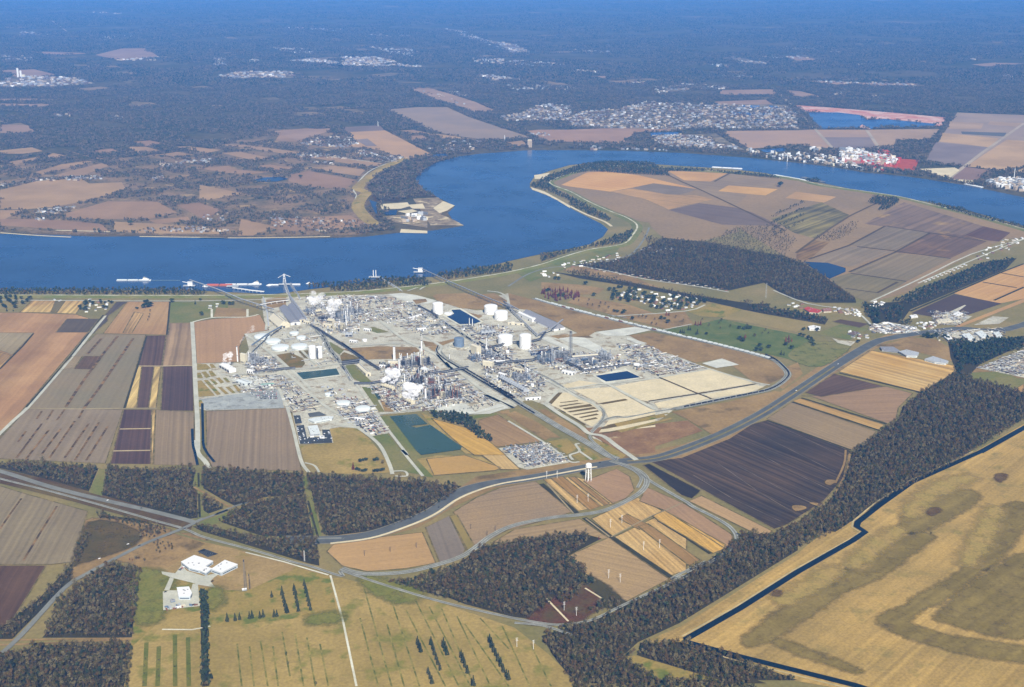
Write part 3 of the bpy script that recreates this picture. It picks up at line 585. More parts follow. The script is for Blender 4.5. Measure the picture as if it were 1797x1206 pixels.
# plant roads
for w, p in ((9, 'B4 960,200 1000,300 1050,420 1110,640 1190,960 1270,1080'), (10, 'B4 1000,0 1200,180 1400,350 1600,480 / D6 720,200 800,250 900,320 1050,430 1140,530 1220,700 1250,800'),
  (8, 'B5 0,300 150,450 250,600 380,780 500,950 690,1197 / D6 1350,550 1570,820'), (10, 'B1 600,700 800,850 1060,1060 1130,1120 1300,1290'), (9, 'B1 1180,860 1300,980 1400,1060'),
  (8, 'B1 350,1130 700,1120 1000,1080 1300,1060 1560,1020 1797,1000 / B2 0,1010 190,1000'), (12, 'B2 400,560 560,690 700,790 850,850 1000,930 1150,1070 / B5 1000,130 1250,330 1500,530 1700,640 1797,700 / B6 0,560 150,640'),
  (9, 'B2 850,720 1040,830 1020,900 1100,1000'), (14, 'B6 640,660 800,770 1000,890 1100,970 1250,1000 1400,1110 1600,1250'), (10, 'B6 650,650 780,520 860,490'), (10, 'B6 470,300 620,390 830,500 1000,600 1150,660 1220,730'),
  (12, 'B6 1300,450 1500,560 1797,720'), (9, 'B6 900,500 1200,450 1300,450 1797,390 / B7 400,670 880,590'), (8, 'B7 0,320 200,370 500,470 900,600 1300,720 1500,760'), (7, 'B8 250,0 600,210 760,320 900,430 1000,430'), (7, 'B8 930,410 900,360 1000,320 960,250 1000,240', ), (7, 'B8 1000,320 1130,410'),
  (6, 'B5 390,770 700,730 940,715 1320,770 1700,690'), (8, 'B2 0,800 100,830 400,810 720,800'), (7, 'B2 1130,830 1250,850 1330,830 / B2 1400,760'), (6, 'D6 330,680 430,710 480,780'), (6, 'D6 1250,770 1380,770 1400,820 1280,820'),
  (7, 'B2 820,235 860,210 950,180 1060,160'), (7, 'B2 690,250 830,200'), (6, 'B2 430,130 560,215 640,255'), (9, 'B3 30,250 170,270 250,340 230,420'), (6, 'B7 380,180 680,120'), (9, 'B1 790,330 830,500 820,660'), (5, 'B2 1060,640 1200,710')):
    ribbon('plant_road', p, w, M['concrete'], 7, 4)
# ---- ground between plant, village and highway on the right
land('green', 'C1 920,810 1200,770 1420,720 1797,800 / A5 600,560 700,600 690,630 600,660 / B7 1797,510 1480,430 920,320 400,180', M['lawn'], 3)
patch('green', 'A5 560,680 620,620 700,600 880,620 720,730', M['green'], 3)
land('pasture', 'C1 1120,650 1350,600 1600,640 1450,710 1250,700', M['pasture_green'], 3)
land('pasture', 'C1 1600,650 1797,690 / A5 740,490 600,550 300,490 200,480', earth('olive_pasture', S(146,128,82), S(158,136,92), 90, 8, .3), 3)
land('pasture', ['C1 0,430 300,450 500,480 450,520 300,530 0,480', 'C1 300,540 420,560 700,610 900,680 1130,660 1200,760 980,800 600,700 200,590', 'C1 140,330 300,300 700,380 950,480 1200,540 900,470 600,420'], M['brownfield'], 3)
land('pasture', ['A5 700,560 830,510 980,530 880,590', 'O 905,478 1000,450 1090,432 1080,445 1000,470 930,495'], M['green'], 3)
field('C2 290,830 350,815 570,850 500,880', S(104,80,70), None, None, layer=4)
land('woodland_floor', ['C1 270,290 520,270 700,230 830,150 960,80 1130,100 / A5 130,75 300,110 540,150 640,190 780,280 910,370 915,395 700,395 560,370 430,290 250,330 0,310 / C1 1480,490 1000,430 720,380 420,330', 'C1 100,350 700,430 1200,530 1650,600 1797,600 1797,680 1600,650 1350,590 800,480 300,400',
   'A5 350,410 600,440 770,480 750,510 520,470 360,440', 'A5 950,400 1150,390 1350,280 1600,180 1760,160 1700,220 1440,330 1200,430 1150,500 1000,500'], M['wood_floor'], 3)
field('A5 1205,450 1430,350 1680,400 1500,460 1320,470', S(90,72,72), S(82,64,66), None, layer=4)
field('C2 1230,605 1600,450 1797,380 2200,250 2400,300 1797,650 1600,690', S(204,158,106), S(194,146,98), dirpx('C2 1240,610 1790,400'), 16, .2, layer=3)
field('C2 1700,690 1797,650 2100,500 2100,560 1797,680 1280,880 1250,870', S(196,152,104), None, None, layer=4)
ribbon('field_gap', ['C2 1470,520 1740,565', 'C2 1600,445 1797,480', 'C2 1560,665 1797,560', 'C2 900,750 1230,610 1600,450 1797,375'], 10, M['drain'], 4, 0)
land('gravel_yard', ['C2 1110,800 1330,700 1340,705 1250,770 1390,790 1280,860 1100,850', 'C2 570,880 700,830 950,880 1000,920 750,930', 'C2 280,960 350,980 470,990 430,1025 330,1000', 'C2 1400,860 1550,790 1680,800 1600,850', 'C2 1170,930 1400,890 1630,920 1400,1000 1250,960',
   'A5 1555,740 1797,640 2300,480 2300,700 1797,790'], M['gravel'], 5)
land('marsh', ['A5 1510,770 1797,795 1800,830 1720,860 1600,830 1520,800'], M['green'], 4)
# ---- the point bar inside the bend
BP = 'O 1001,345 961,325 985,312 1031,300 1100,296 1180,299 1245,303 1345,311 1400,318 1441,328 1530,341 1580,349 1620,359 1709,381 1797,406 1820,420 1797,418 1760,420 1660,470 1590,515 1530,530 1480,512 / A5 780,280 640,185 540,150 280,-10 / C1 1560,30 1250,110 960,80 870,0 850,-40 / O 1120,388 1067,366 1030,352'
land('plain', BP, earth('bar_soil', S(161,131,98), S(149,123,95), 500, 20, .3), 3)
dP = dirpx('C2 430,440 770,290'); dP2 = dirpx('C6 0,850 760,950')
field('O 985,325 1031,303 1065,301 1120,308 1224,332 1147,322 1109,330 1071,337 1000,328', S(218,165,102), S(207,153,95), dP2, 20, .15, layer=4, sm=0)
field('C6 490,900 660,865 1010,912 860,955 760,950', S(144,123,105), None, dP2, 20, .1, layer=4)
field('C6 770,765 1240,785 1110,850 900,840', S(216,163,103), None, dP2, 20, .1, layer=4)
field('C6 1250,880 1640,910 1540,960 1170,925', S(218,167,103), None, dP2, 20, .1, layer=4)
field('O 1378,348 1397,337 1468,346 1446,356', S(199,155,105), None, dP2, 20, .1, layer=4)
field('C6 330,930 490,905 760,950 1000,960 1130,990 900,1040 780,1070 600,990', S(193,149,100), S(172,135,93), dP2, 18, .5, layer=4)
field('C6 780,1075 1020,1020 1300,1055 1430,1090 1560,1150 1650,1200 1200,1190', S(117,96,89), S(126,105,95), dP2, 20, .2, layer=4)
field('C6 900,850 1110,850 1240,785 1640,830 1600,900 1250,880 1170,925 1400,960 1300,1040 1040,930', S(157,131,103), S(147,123,100), dP2, 22, .2, layer=4)
field('C2 430,230 700,80 1060,130 780,270', S(140,121,100), S(130,111,95), dP, 24, .3, layer=4)
field('C2 780,285 1060,130 1330,150 1500,200 1220,330', S(128,98,80), S(113,88,77), dP, 24, .35, layer=4, c3=S(163,125,86), c3at=(.6,.7), c3s=160)
field('C2 420,440 780,290 1220,335 870,515', S(144,123,98), S(134,117,95), dP, 22, .25, layer=4)
field('C2 265,495 420,450 870,515 600,690 470,640 340,560', S(138,121,91), S(128,113,86), dP, 22, .2, layer=4)
field('C2 110,345 420,235 760,280 430,400 240,375', S(149,127,105), S(138,119,100), dP, 24, .25, layer=4)
field('C2 1330,150 1480,80 1690,130 1600,200 1500,190', S(115,84,75), None, dP, 24, .3, layer=4)
field('C2 540,60 850,-110 1480,80 1330,150 1060,130', S(140,113,95), S(126,103,91), dP, 30, .4, layer=4, c3=S(165,133,91), c3at=(.6,.7), c3s=160)
field('C2 5,285 150,190 265,205 100,345 0,355', S(157,123,80), S(115,86,63), dP, 14, .5, layer=5)
field('C2 -200,20 200,-110 420,-10 160,180 -20,130', S(142,125,80), S(96,84,65), dP, 40, .9, layer=4)
ribbon('field_gap', ['C2 480,240 780,275 1220,335', 'C2 430,450 870,515', 'C2 720,80 1080,135 1500,200', 'C2 390,570 640,605 800,520', 'C2 420,440 780,285 1060,130', 'C2 100,340 420,230 700,80'], 12, earth('gap_soil', S(96,78,66)), 5, 0)
ribbon('farm_track', ['C6 700,760 880,850 1040,920 1400,1090 1700,1240', 'C2 0,290 150,180 420,0 700,-130', 'C6 1140,850 1260,785'], 12, earth('bar_track', S(105,84,61)), 5, 2)
land('pond', ['C2 60,360 250,370 390,410 390,440 265,495 180,450'], M['pond_blue'], 7)
# ---- levee on the near bank and round the bar: a grass ridge with a gravel road on its crest
LEVEE = 'O -400,520 -60,520 330,521 500,519 620,514 690,508 777,498 850,487 900,478 950,466 995,451 1035,440 1075,434 1098,428 1110,415 1118,398 1100,384 1067,371 1030,354 1001,338 966,324 975,315 1031,297 1100,292 1160,296 1245,301 1345,308 1400,316 1441,326 1530,339 1580,347 1620,357 1709,379 1797,404 1950,450'
z0 = 2 * LAY
ribbon('levee', LEVEE, 0, M['green'], 3, 5, [(-26, z0), (-5, 5.5), (5, 5.5), (26, z0)])
ribbon('levee_road', LEVEE, 0, earth('levee_gravel', S(226,218,198), S(170,160,128), 45, 8, .4), 3, 5, [(-4, 5.75), (4, 5.75)])
ribbon('river_road', 'O -400,527 -60,527 330,529 520,524', 8, M['concrete'], 4, 4)
ribbon('river_road', 'C1 850,0 820,70 760,160 690,220 560,250 300,300 / B3 700,0 460,70 250,200', 9, M['road'], 4, 4)
ribbon('village_road', ['C1 300,300 560,350 830,410 1200,460 1480,510', 'A5 990,390 1250,270 1520,140 1797,60', 'C2 960,530 1500,300 1797,180', 'C1 560,700 1130,660 1290,610', 'A5 480,330 660,400 900,440 1000,520'], 8, M['concrete'], 5, 3)
land('sandbank', ['C5 1490,895 1600,930 1700,985 1797,1040 1797,1060 1700,1000 1600,950 1500,915', 'C5 1515,800 1640,780 1600,830 1520,830'], M['sand'], 5)
ribbon('sandbank', 'C6 0,1045 130,1110 270,1165 330,1204', 14, M['sand'], 5, 4)
ribbon('sandbank', ['C3 0,850 300,872 560,885', 'C3 1100,880 1797,890 / C4 0,980 500,980 1030,970', 'C3 440,830 870,842'], 14, M['sand'], 5, 3)
# ================================================================ NORTH of the river
NORTH_OPEN = []
M['wood_purple'] = earth('bare_wood_floor', S(92,72,66), S(76,62,58), 300, 25, .5)
patch('scrub', 'O -200,404 0,405 170,408 330,410 450,412 620,410 640,395 625,345 645,315 700,275 690,262 600,235 480,225 380,262 250,275 100,285 -200,300', earth('bank_scrub', S(150,122,98), S(112,98,80), 180, 14, .6, c3=S(170,140,104), c3at=(.6, .66), c3s=130), 1, 200, 0)
nf = lambda p, a=(178,140,108), b=None, layer=2, d=None, sc=.15: field(p, S(*a), S(*b) if b else None, d, 24, sc, layer, 300)
for p in ('C3 0,510 300,440 640,420 700,460 960,450 990,500 720,590 450,640 200,665 0,660', 'C3 470,710 850,600 1240,605 1400,690 1180,740 900,740 560,740', 'C3 1390,630 1580,610 1740,680 1600,740 1530,700', 'C3 410,400 600,350 800,300 860,320 640,400 480,415',
   'C3 280,370 480,310 700,280 730,290 560,330 330,390', 'C3 70,290 300,250 320,265 120,310', 'C3 0,200 250,175 340,205 180,225 0,225', 'C3 350,245 420,220 540,245 420,260', 'C3 470,180 640,230 940,290 700,255', 'C3 1230,235 1400,210 1530,235 1300,250',
   'C3 1000,170 1150,170 1300,210 1080,215', 'C3 740,200 880,185 960,215 800,225', 'C3 1050,130 1180,120 1340,155 1150,165', 'C3 1370,170 1480,165 1740,195 1640,220', 'C3 1580,340 1797,320 / C4 300,440 530,460 380,480 180,460 0,430', 'C3 0,670 180,670 40,740 0,740', 'C3 0,740 300,740 600,760 800,780 860,840 440,820 0,790',
   'C4 180,310 320,300 600,355 420,365', 'C4 130,240 350,245 700,290 830,310 700,320 380,270', 'C4 450,410 560,400 760,430 600,445', 'C4 930,430 1060,410 1310,440 1260,490 1050,460', 'C4 720,480 860,450 1230,520 1160,590 900,580 700,530', 'C4 880,345 1000,330 1440,390 1400,420 1150,390', 'C4 600,215 640,130 800,120 1050,130 900,170 800,220', 'C4 780,240 940,190 980,240',
   'C4 620,130 850,115 1060,125 1000,145', 'C4 0,560 360,630 60,680 0,670', 'C4 0,700 170,760 90,800 0,800', 'C4 560,830 1180,800 1340,870 1160,910 700,930 560,900', 'C4 330,830 600,890 420,960 300,960', 'C3 900,760 1280,780 1797,820 1797,860 1100,850 900,840', 'C3 1170,750 1480,720 1500,750 1250,780',
   'C5 430,450 560,440 700,470 560,480', 'C5 530,490 640,485 680,515 560,530', 'C5 680,480 760,475 1100,520 800,505', 'C5 1300,540 1420,525 1470,560 1380,570'):
    nf(p, random.choice([(178,142,110), (170,134,106), (184,148,112), (164,128,104)]), None)
nf('C5 40,460 340,445 720,640 500,670 300,600 40,570 120,540 100,510', (196,154,112), (182,144,108))
nf('C5 110,520 200,510 280,570 190,570', (150,130,124), None, 3)
nf('C5 0,420 300,405 340,445 30,460', (140,118,110))
nf('C5 360,280 600,262 830,262 1000,340 1240,420 1490,500 1130,520 850,480 700,440', (164,138,118), (152,130,116))
nf('C5 540,120 680,112 830,150 1050,220 1210,290 1050,300 800,220', (176,142,116))
nf('C5 1450,450 1550,440 1797,440 / C6 240,430 560,425 780,430 820,450 540,460 420,520 500,545 180,545 0,535 / C5 1600,530', (176,138,114))
nf('C6 1200,450 1797,445 / C7 100,350 560,350 660,500 300,500 / C6 1797,560 1420,590 1300,520', (184,148,122), (172,140,120))
nf('C7 200,410 580,410 630,490 280,500', (150,130,126), None, 3)
nf('C7 560,350 1130,345 1060,430 800,430 770,490 650,490', (184,150,122))
nf('C7 1270,215 1797,235 / O 2300,240 2300,330 / C7 1797,640 1640,670 1340,640 1020,600 1100,480', (170,144,126), (158,134,122))
for p, c in (('C7 1210,285 1480,300 1460,345 1200,345', (190,156,126)), ('C7 1150,375 1600,420 1530,490 1130,445', (200,162,122)), ('C7 1660,430 1797,440 1797,640 1640,672 1340,640', (198,160,120)), ('C7 1530,285 1780,300 1760,330 1510,310', (190,156,126)), ('C7 1100,450 1520,490 1340,635 1020,600', (150,130,126)), ('C7 1300,365 1660,375 1640,405 1310,385', (110,104,104)), ('C7 1300,640 1540,670 1400,760 1200,740', (150,118,106)), ('C7 1700,690 1797,650 1797,690', (196,160,120))):
    nf(p, c, None, 4)
land('sandbank', ['C7 970,660 1250,650 1290,670 1200,740 1400,750 1380,780 1150,720'], M['sand'], 5)
M['red_mud'] = earth('red_mud', S(204,128,112), S(222,182,172), 160, 40, .5)
land('red_mud', ['C7 0,160 30,160 250,175 560,200 800,220 1180,255 1150,320 1090,330 1110,305 700,265 560,270 520,240 330,215 70,210', 'C7 490,335 520,305 620,290 650,325 580,345'], M['red_mud'], 4)
land('red_mud', ['C7 740,640 810,580 970,590 930,680 830,670'], earth('red_ore', S(190,86,60), S(176,74,52), 60, 20, .3), 5)
land('red_mud', ['C7 330,570 520,540 760,560 840,590 770,650 600,640 340,600'], earth('red_works', S(196,150,140), S(200,110,90), 90, 20, .5), 4)
land('pond', ['C7 90,215 330,215 500,235 560,275 700,268 1100,305 1090,328 700,330 590,345 520,310 490,335 200,345 130,280', 'C5 715,640 810,630 840,645 730,655', 'C6 630,465 860,460 850,480 640,490', 'C6 1360,250 1500,250 1480,270 1370,270', 'C6 1570,250 1650,255 1640,275 1580,270', 'C6 1280,300 1600,310 1560,330 1300,325', 'C6 1500,600 1690,585 1700,610 1540,620', 'C6 1400,365 1560,360 1520,385 1410,385'], water('far_pond', S(36,74,124), .15, .1), 6)
land('pond', ['C4 420,525 500,505 640,498 700,515 620,535 460,540', 'C4 1430,765 1560,760 1550,800 1470,800', 'C4 1340,680 1400,700 1400,800 1370,760'], M['pond_blue'], 6)
land('sandbank', ['C4 1420,715 1640,700 1660,730 1590,750 1440,755', 'C4 1560,770 1680,755 1720,770 1640,790', 'C5 720,1060 800,1005 890,1040 830,1080 770,1100', 'C4 1590,910 1797,925 1797,945 1580,940', 'C4 1640,720 1760,710 1780,750 1680,750'], M['sand'], 5)
land('clearing', ['C4 1440,810 1700,790 1797,800 1797,900 1550,860', 'C5 560,985 760,975 830,1030 780,1110 880,1150 960,1195 700,1195'], earth('point_sand', S(170,148,122), S(126,108,90), 60, 12, .6, c3=S(214,192,156), c3at=(.55,.63), c3s=70), 4)
ribbon('levee', 'C4 1620,355 1500,400 1380,470 1290,540 1250,590 1320,620 1280,660 1250,740 1350,850 1440,868', 0, M['pasture'], 3, 5, [(-34, .3), (-8, 6.5), (8, 6.5), (34, .3)])
ribbon('levee_road', 'C4 1640,345 1500,385 1330,460 1220,590 1235,640 1235,750 1360,868 1450,866', 8, M['concrete'], 4, 4)
ribbon('village_road', ['C4 740,330 1000,330 1380,380 1620,355', 'C3 0,470 300,440 640,405 830,410', 'C3 280,690 500,650 600,640'], 10, M['concrete'], 4, 3)
NORTH_SAVE = NORTH_OPEN; land('woodland_floor', ['C5 570,830 640,760 740,700 910,650 700,650 500,690 380,750 250,810 200,890 260,1000 440,1010 560,970 750,970 640,910'], M['wood_purple'], 5)
# towns: pale disturbed ground
M['town'] = earth('town_ground', S(150,132,112), S(104,92,80), 120, 40, .6, c3=S(200,180,150), c3at=(.64,.7), c3s=160)
land('town_ground', ['C6 0,330 100,300 400,270 600,220 820,230 1100,240 1250,240 1700,240 1797,330 1797,430 1200,440 1150,420 900,440 0,420', 'C5 1230,340 1420,310 1540,250 1620,240 1797,250 1797,370 1300,370', 'C6 650,490 860,480 1150,470 1300,560 1380,600 800,580 640,530'], M['town'], 3)
land('town_ground', ['A1 0,420 150,400 420,410 500,440 300,460 0,460', 'A1 1150,400 1250,375 1530,375 1560,410 1200,415', 'A1 1510,320 1650,305 1797,330 1700,345 / A2 300,340 460,350 0,350', 'A2 690,395 780,395 940,420 800,425', 'C6 620,140 900,110 960,130 800,150', 'A3 240,290 340,310 450,340 300,335', 'A2 0,300 200,300 300,330 0,345', 'A2 750,210 900,230 1000,280 900,280', 'C7 340,520 520,510 560,560 340,590', 'C7 1480,770 1600,740 1797,740 1797,850 1600,810', 'O 1797,310 1950,330 1950,355 1797,340'], M['town'], 3)
for s in ('A1 500,290 640,255 760,255 840,300 640,320', 'A1 0,370 180,365 300,395 100,410', 'A1 0,520 200,520 190,530 0,530', 'A1 0,545 300,550 180,560 0,560', 'A1 0,655 150,660 190,700 0,700', 'A1 140,270 500,280 300,292', 'A3 650,425 900,435 1240,440 1200,455 800,445', 'A3 200,475 480,470 500,500 200,500', 'A3 540,475 620,480 740,510 600,512', 'A3 160,535 440,525 480,550 200,550', 'A3 530,295 640,300 750,320 600,318', 'A2 360,460 500,470 460,475', 'A2 1280,400 1390,400 1390,415', 'A3 1520,340 1640,330 1797,335 1600,350', 'A1 1430,690 1740,675 1700,700 1560,740'):
    nf(s, (172,138,116), None, 3)
M['glade'] = earth('glade', S(150,124,100), S(120,104,86), 300, 30, .4)
rg_ = random.Random(12); gl = []
for k in range(90):                                   # clearings scattered through the far woods
    y = 60 + 165 * rg_.random() ** .8; x = rg_.uniform(-40, 1840)
    if 600 < x < 1797 and y > 150: continue
    w, h = rg_.uniform(14, 60) * (.5 + y / 200), rg_.uniform(1.2, 4) * (.4 + y / 150); sl = rg_.uniform(-.06, .1) * w
    gl.append('O %.1f,%.1f %.1f,%.1f %.1f,%.1f %.1f,%.1f' % (x, y, x + w * .6, y - h * .4 + sl * .5, x + w, y + h * .5 + sl, x + w * .35, y + h))
land('clearing', gl, M['glade'], 2)
ribbon('far_road', ['A1 260,100 350,165', 'A3 500,480 690,670 800,790', 'A3 970,685 1040,785', 'C7 1200,740 1470,530 1797,300'], 22, earth('far_road', S(190,170,150)), 5, 0)
# ================================================================ TREES
def crown_leaves(rng, n, rx, rz, z0, leaf, shape='round', lobes=5):
    """n leaf-clump faces spread through lobes of a crown volume"""
    V, Fc = [], []
    cs = []
    for i in range(lobes):
        a = rng.uniform(0, 6.28); r = rx * rng.uniform(.25, .62)
        cs.append((r * math.cos(a), r * math.sin(a), z0 + rz * rng.uniform(.25, .8), rng.uniform(.38, .6)))
    cs.append((0, 0, z0 + rz * .62, .6))
    for i in range(n):
        if shape == 'cone':
            h = rng.uniform(0, 1) ** 1.4; a = rng.uniform(0, 6.28); rr = rx * (1 - h) * rng.uniform(.55, 1.05)
            p = np.array([rr * math.cos(a), rr * math.sin(a), z0 + rz * h]); nrm = np.array([math.cos(a), math.sin(a), .8])
        else:
            c = cs[i % len(cs)]; d = rng.normal(size=3); d /= np.linalg.norm(d); d[2] = d[2] if d[2] > -.45 else -d[2] * .5
            k = c[3] * rng.uniform(.6, 1.05)
            p = np.array([c[0] + d[0] * rx * k, c[1] + d[1] * rx * k, max(c[2] + d[2] * rz * k * .75, z0 * .6)]); nrm = d + np.array([0, 0, .35])
        nrm = nrm + rng.normal(size=3) * .35; nrm /= np.linalg.norm(nrm)
        u = np.cross(nrm, rng.normal(size=3)); u /= np.linalg.norm(u); w = np.cross(nrm, u); s = leaf * rng.uniform(.6, 1.3)
        b = len(V); V += [tuple(p + u * s), tuple(p + w * s * .8), tuple(p - u * s * .9), tuple(p - w * s * .7)]; Fc.append((b, b + 1, b + 2, b + 3))
    return V, Fc
def trunk_mb(rng, r, h, limbs, spread):
    m = MB(); m.cyl(0, 0, -.3, r, h * .55, 6, r * .6)
    for i in range(limbs):
        a = 6.28 * i / limbs + rng.uniform(0, .6); z = h * rng.uniform(.3, .55)
        m.bar((0, 0, z), (spread * math.cos(a), spread * math.sin(a), z + h * rng.uniform(.2, .4)), r * .4, 3)
    m.bar((0, 0, h * .5), (0, 0, h * .85), r * .5, 4)
    return m
def leaf_mesh(name, data):
    me = bpy.data.meshes.new(name); me.from_pydata(data[0], [], data[1]); me.update(); return me
M['bark'] = paint('bark', S(92,80,70), .95, .3, .8)
M['bare'] = foliage('bare_twigs', [S(96,85,53), S(80,70,37), S(72,62,34), S(107,97,66), S(86,68,38), S(71,68,35), S(99,88,55), S(92,72,42), S(66,65,32), S(84,72,42)], .32)
M['ever'] = foliage('evergreen_leaf', [S(50,60,36), S(42,52,34), S(60,68,42), S(46,50,36)], .4)
M['rust'] = foliage('rust_leaf', [S(104,54,44), S(92,50,42), S(116,64,46)], .4)
M['conif'] = foliage('conifer_leaf', [S(46,56,34), S(58,62,38), S(40,48,32)], .4)
M['young'] = foliage('young_leaf', [S(84,88,48), S(96,92,56), S(72,78,44)], .4)
# prototypes for the woods (not linked to the scene by themselves; the wood points carry copies)
def wood_proto(name, n_tree, area, mats, nl, leaf, hmin=10, hmax=16, seed=1):
    rng = np.random.default_rng(seed); v, f, mi = [], [], []
    for k in range(n_tree):
        h = rng.uniform(hmin, hmax); rx = h * rng.uniform(.3, .42)
        ox, oy = (0, 0) if n_tree == 1 else rng.uniform(-area / 2, area / 2, 2)
        V, Fc = crown_leaves(rng, nl, rx, h * .72, h * .28, leaf, lobes=4); b = len(v); m = rng.integers(len(mats))
        v += [(x + ox, y + oy, z) for x, y, z in V]; f += [tuple(i + b for i in ff) for ff in Fc]; mi += [m] * len(Fc)
        t = MB(); t.bar((ox, oy, -.2), (ox, oy, h * .7), .3, 3); b = len(v); v += t.v; f += [tuple(i + b for i in ff) for ff in t.f]; mi += [len(mats)] * len(t.f)
    me = bpy.data.meshes.new(name); me.from_pydata(v, [], f)
    for m in mats: me.materials.append(m)
    me.materials.append(M['bark']); me.polygons.foreach_set('material_index', mi); me.update()
    return bpy.data.objects.new(name, me)
def proto_set(name, objs):
    c = bpy.data.collections.new(name)
    for o in objs: c.objects.link(o)
    return c
SET = {}
SET['near'] = proto_set('near_wood_trees', [wood_proto('a%d_wood_tree' % i, 1, 0, [M['bare']], 115, .85, 9, 17, seed=10 + i) for i in range(5)] + [wood_proto('b_wood_tree', 1, 0, [M['ever']], 110, .95, 9, 13, seed=21)] + [wood_proto('c_wood_shrub', 1, 0, [M['bare']], 40, .9, 4, 7, seed=22)])
SET['belt'] = proto_set('belt_trees', [wood_proto('a%d_belt_tree' % i, 1, 0, [M['ever' if i % 2 else 'bare']], 60, 1.4, 9, 14, seed=30 + i) for i in range(4)])
M['bare_far'] = foliage('far_twigs', [S(108,98,78), S(92,82,66), S(118,104,84), S(84,84,64), S(100,86,70)], .35)
SET['mid'] = proto_set('mid_wood_trees', [wood_proto('m%d_wood_trees' % i, 7, 26, [M['bare_far'], M['bare_far'], M['ever']], 34, 1.9, 10, 17, seed=40 + i) for i in range(4)])
SET['far'] = proto_set('far_wood_trees', [wood_proto('f%d_wood_trees' % i, 26, 110, [M['bare_far'], M['bare_far'], M['ever']], 20, 3.2, 12, 18, seed=50 + i) for i in range(3)])
_gn = {}
def wood_nodes(key):
    if key in _gn: return _gn[key]
    ng = bpy.data.node_groups.new('wood_' + key, 'GeometryNodeTree')
    ng.interface.new_socket('Geometry', in_out='INPUT', socket_type='NodeSocketGeometry'); ng.interface.new_socket('Geometry', in_out='OUTPUT', socket_type='NodeSocketGeometry')
    A = lambda t: ng.nodes.new(t); L = ng.links.new
    i, o, ip, ci = A('NodeGroupInput'), A('NodeGroupOutput'), A('GeometryNodeInstanceOnPoints'), A('GeometryNodeCollectionInfo')
    ci.inputs['Collection'].default_value = SET[key]; ci.inputs['Separate Children'].default_value = True; ci.inputs['Reset Children'].default_value = True
    ip.inputs['Pick Instance'].default_value = True
    def att(n, ty):
        a = A('GeometryNodeInputNamedAttribute'); a.data_type = ty; a.inputs['Name'].default_value = n
        return a.outputs[0]
    cx = A('ShaderNodeCombineXYZ'); L(att('rot', 'FLOAT'), cx.inputs[2])
    L(i.outputs[0], ip.inputs['Points']); L(ci.outputs[0], ip.inputs['Instance']); L(att('pick', 'INT'), ip.inputs['Instance Index'])
    L(cx.outputs[0], ip.inputs['Rotation']); L(att('size', 'FLOAT'), ip.inputs['Scale']); L(ip.outputs[0], o.inputs[0])
    _gn[key] = ng; return ng
def scatter(polys, spacing, exclude=(), keep=1., jitter=.9, patch=None):
    """jittered grid over ground polygons"""
    P = []
    for poly in polys:
        a = np.array(poly); lo, hi = a.min(0), a.max(0)
        xs = np.arange(lo[0], hi[0], spacing); ys = np.arange(lo[1], hi[1], spacing)
        gx, gy = np.meshgrid(xs, ys); p = np.stack([gx.ravel(), gy.ravel()], 1)
        p += RNG.uniform(-.5, .5, p.shape) * spacing * jitter
        p = p[inside(p, poly)]
        for e in exclude:
            if len(p):
                ea = np.array(e); m = ((p >= ea.min(0)) & (p <= ea.max(0))).all(1)
                if m.any(): m[m] = inside(p[m], e); p = p[~m]
        if keep < 1: p = p[RNG.random(len(p)) < keep]
        P.append(p)
    return np.concatenate(P) if P else np.zeros((0, 2))
WOOD_COUNT = {}
def wood(p, key='near', spacing=8., size=(.6, 1.4), name='woodland', exclude=(), keep=1., patch=0., pscale=120., weights=None):
    polys = [gpts(a) for a in (p if isinstance(p, list) else [p])]
    pts = scatter(polys, spacing, exclude, keep)
    if patch:                                                   # open glades
        s = sum(np.sin(pts[:, 0] / pscale * k1 + k3) * np.sin(pts[:, 1] / pscale * k2 + k4) for k1, k2, k3, k4 in ((1, 1.3, 0, 1), (2.1, 1.7, 2, 3), (.6, .8, 4, 2)))
        pts = pts[s + RNG.normal(size=len(pts)) * .4 > patch]
    n = len(pts)
    if not n: return
    pts = pts + RNG.normal(size=pts.shape) * spacing * (.3 if key in ('near', 'belt') else .1)
    me = bpy.data.meshes.new(name); me.vertices.add(n)
    me.vertices.foreach_set('co', np.c_[pts, np.full(n, .2)].ravel())
    k = len(SET[key].objects)
    for nm, ty, val in (('rot', 'FLOAT', RNG.uniform(0, 6.28, n)), ('size', 'FLOAT', np.clip(np.exp(RNG.normal(size=n) * .26) * (size[0] + size[1]) / 2, size[0] * .7, size[1] * 1.25)), ('pick', 'INT', RNG.choice(k, n, p=weights) if weights else RNG.integers(0, k, n))):
        me.attributes.new(nm, ty, 'POINT').data.foreach_set('value', val.astype(np.int32 if ty == 'INT' else np.float32))
    o = tag(mesh_obj(name, me, None), kind='stuff'); md = o.modifiers.new('trees', 'NODES'); md.node_group = wood_nodes(key)
    WOOD_COUNT[name] = WOOD_COUNT.get(name, 0) + n
    return o
def corridor(p, w, sm=3):
    g = gpts(p, sm, False); v, _ = strip_geo(g, [(-w / 2, 0), (w / 2, 0)])
    return [(a[0], a[1]) for a in v[0::2]] + [(a[0], a[1]) for a in v[1::2]][::-1]
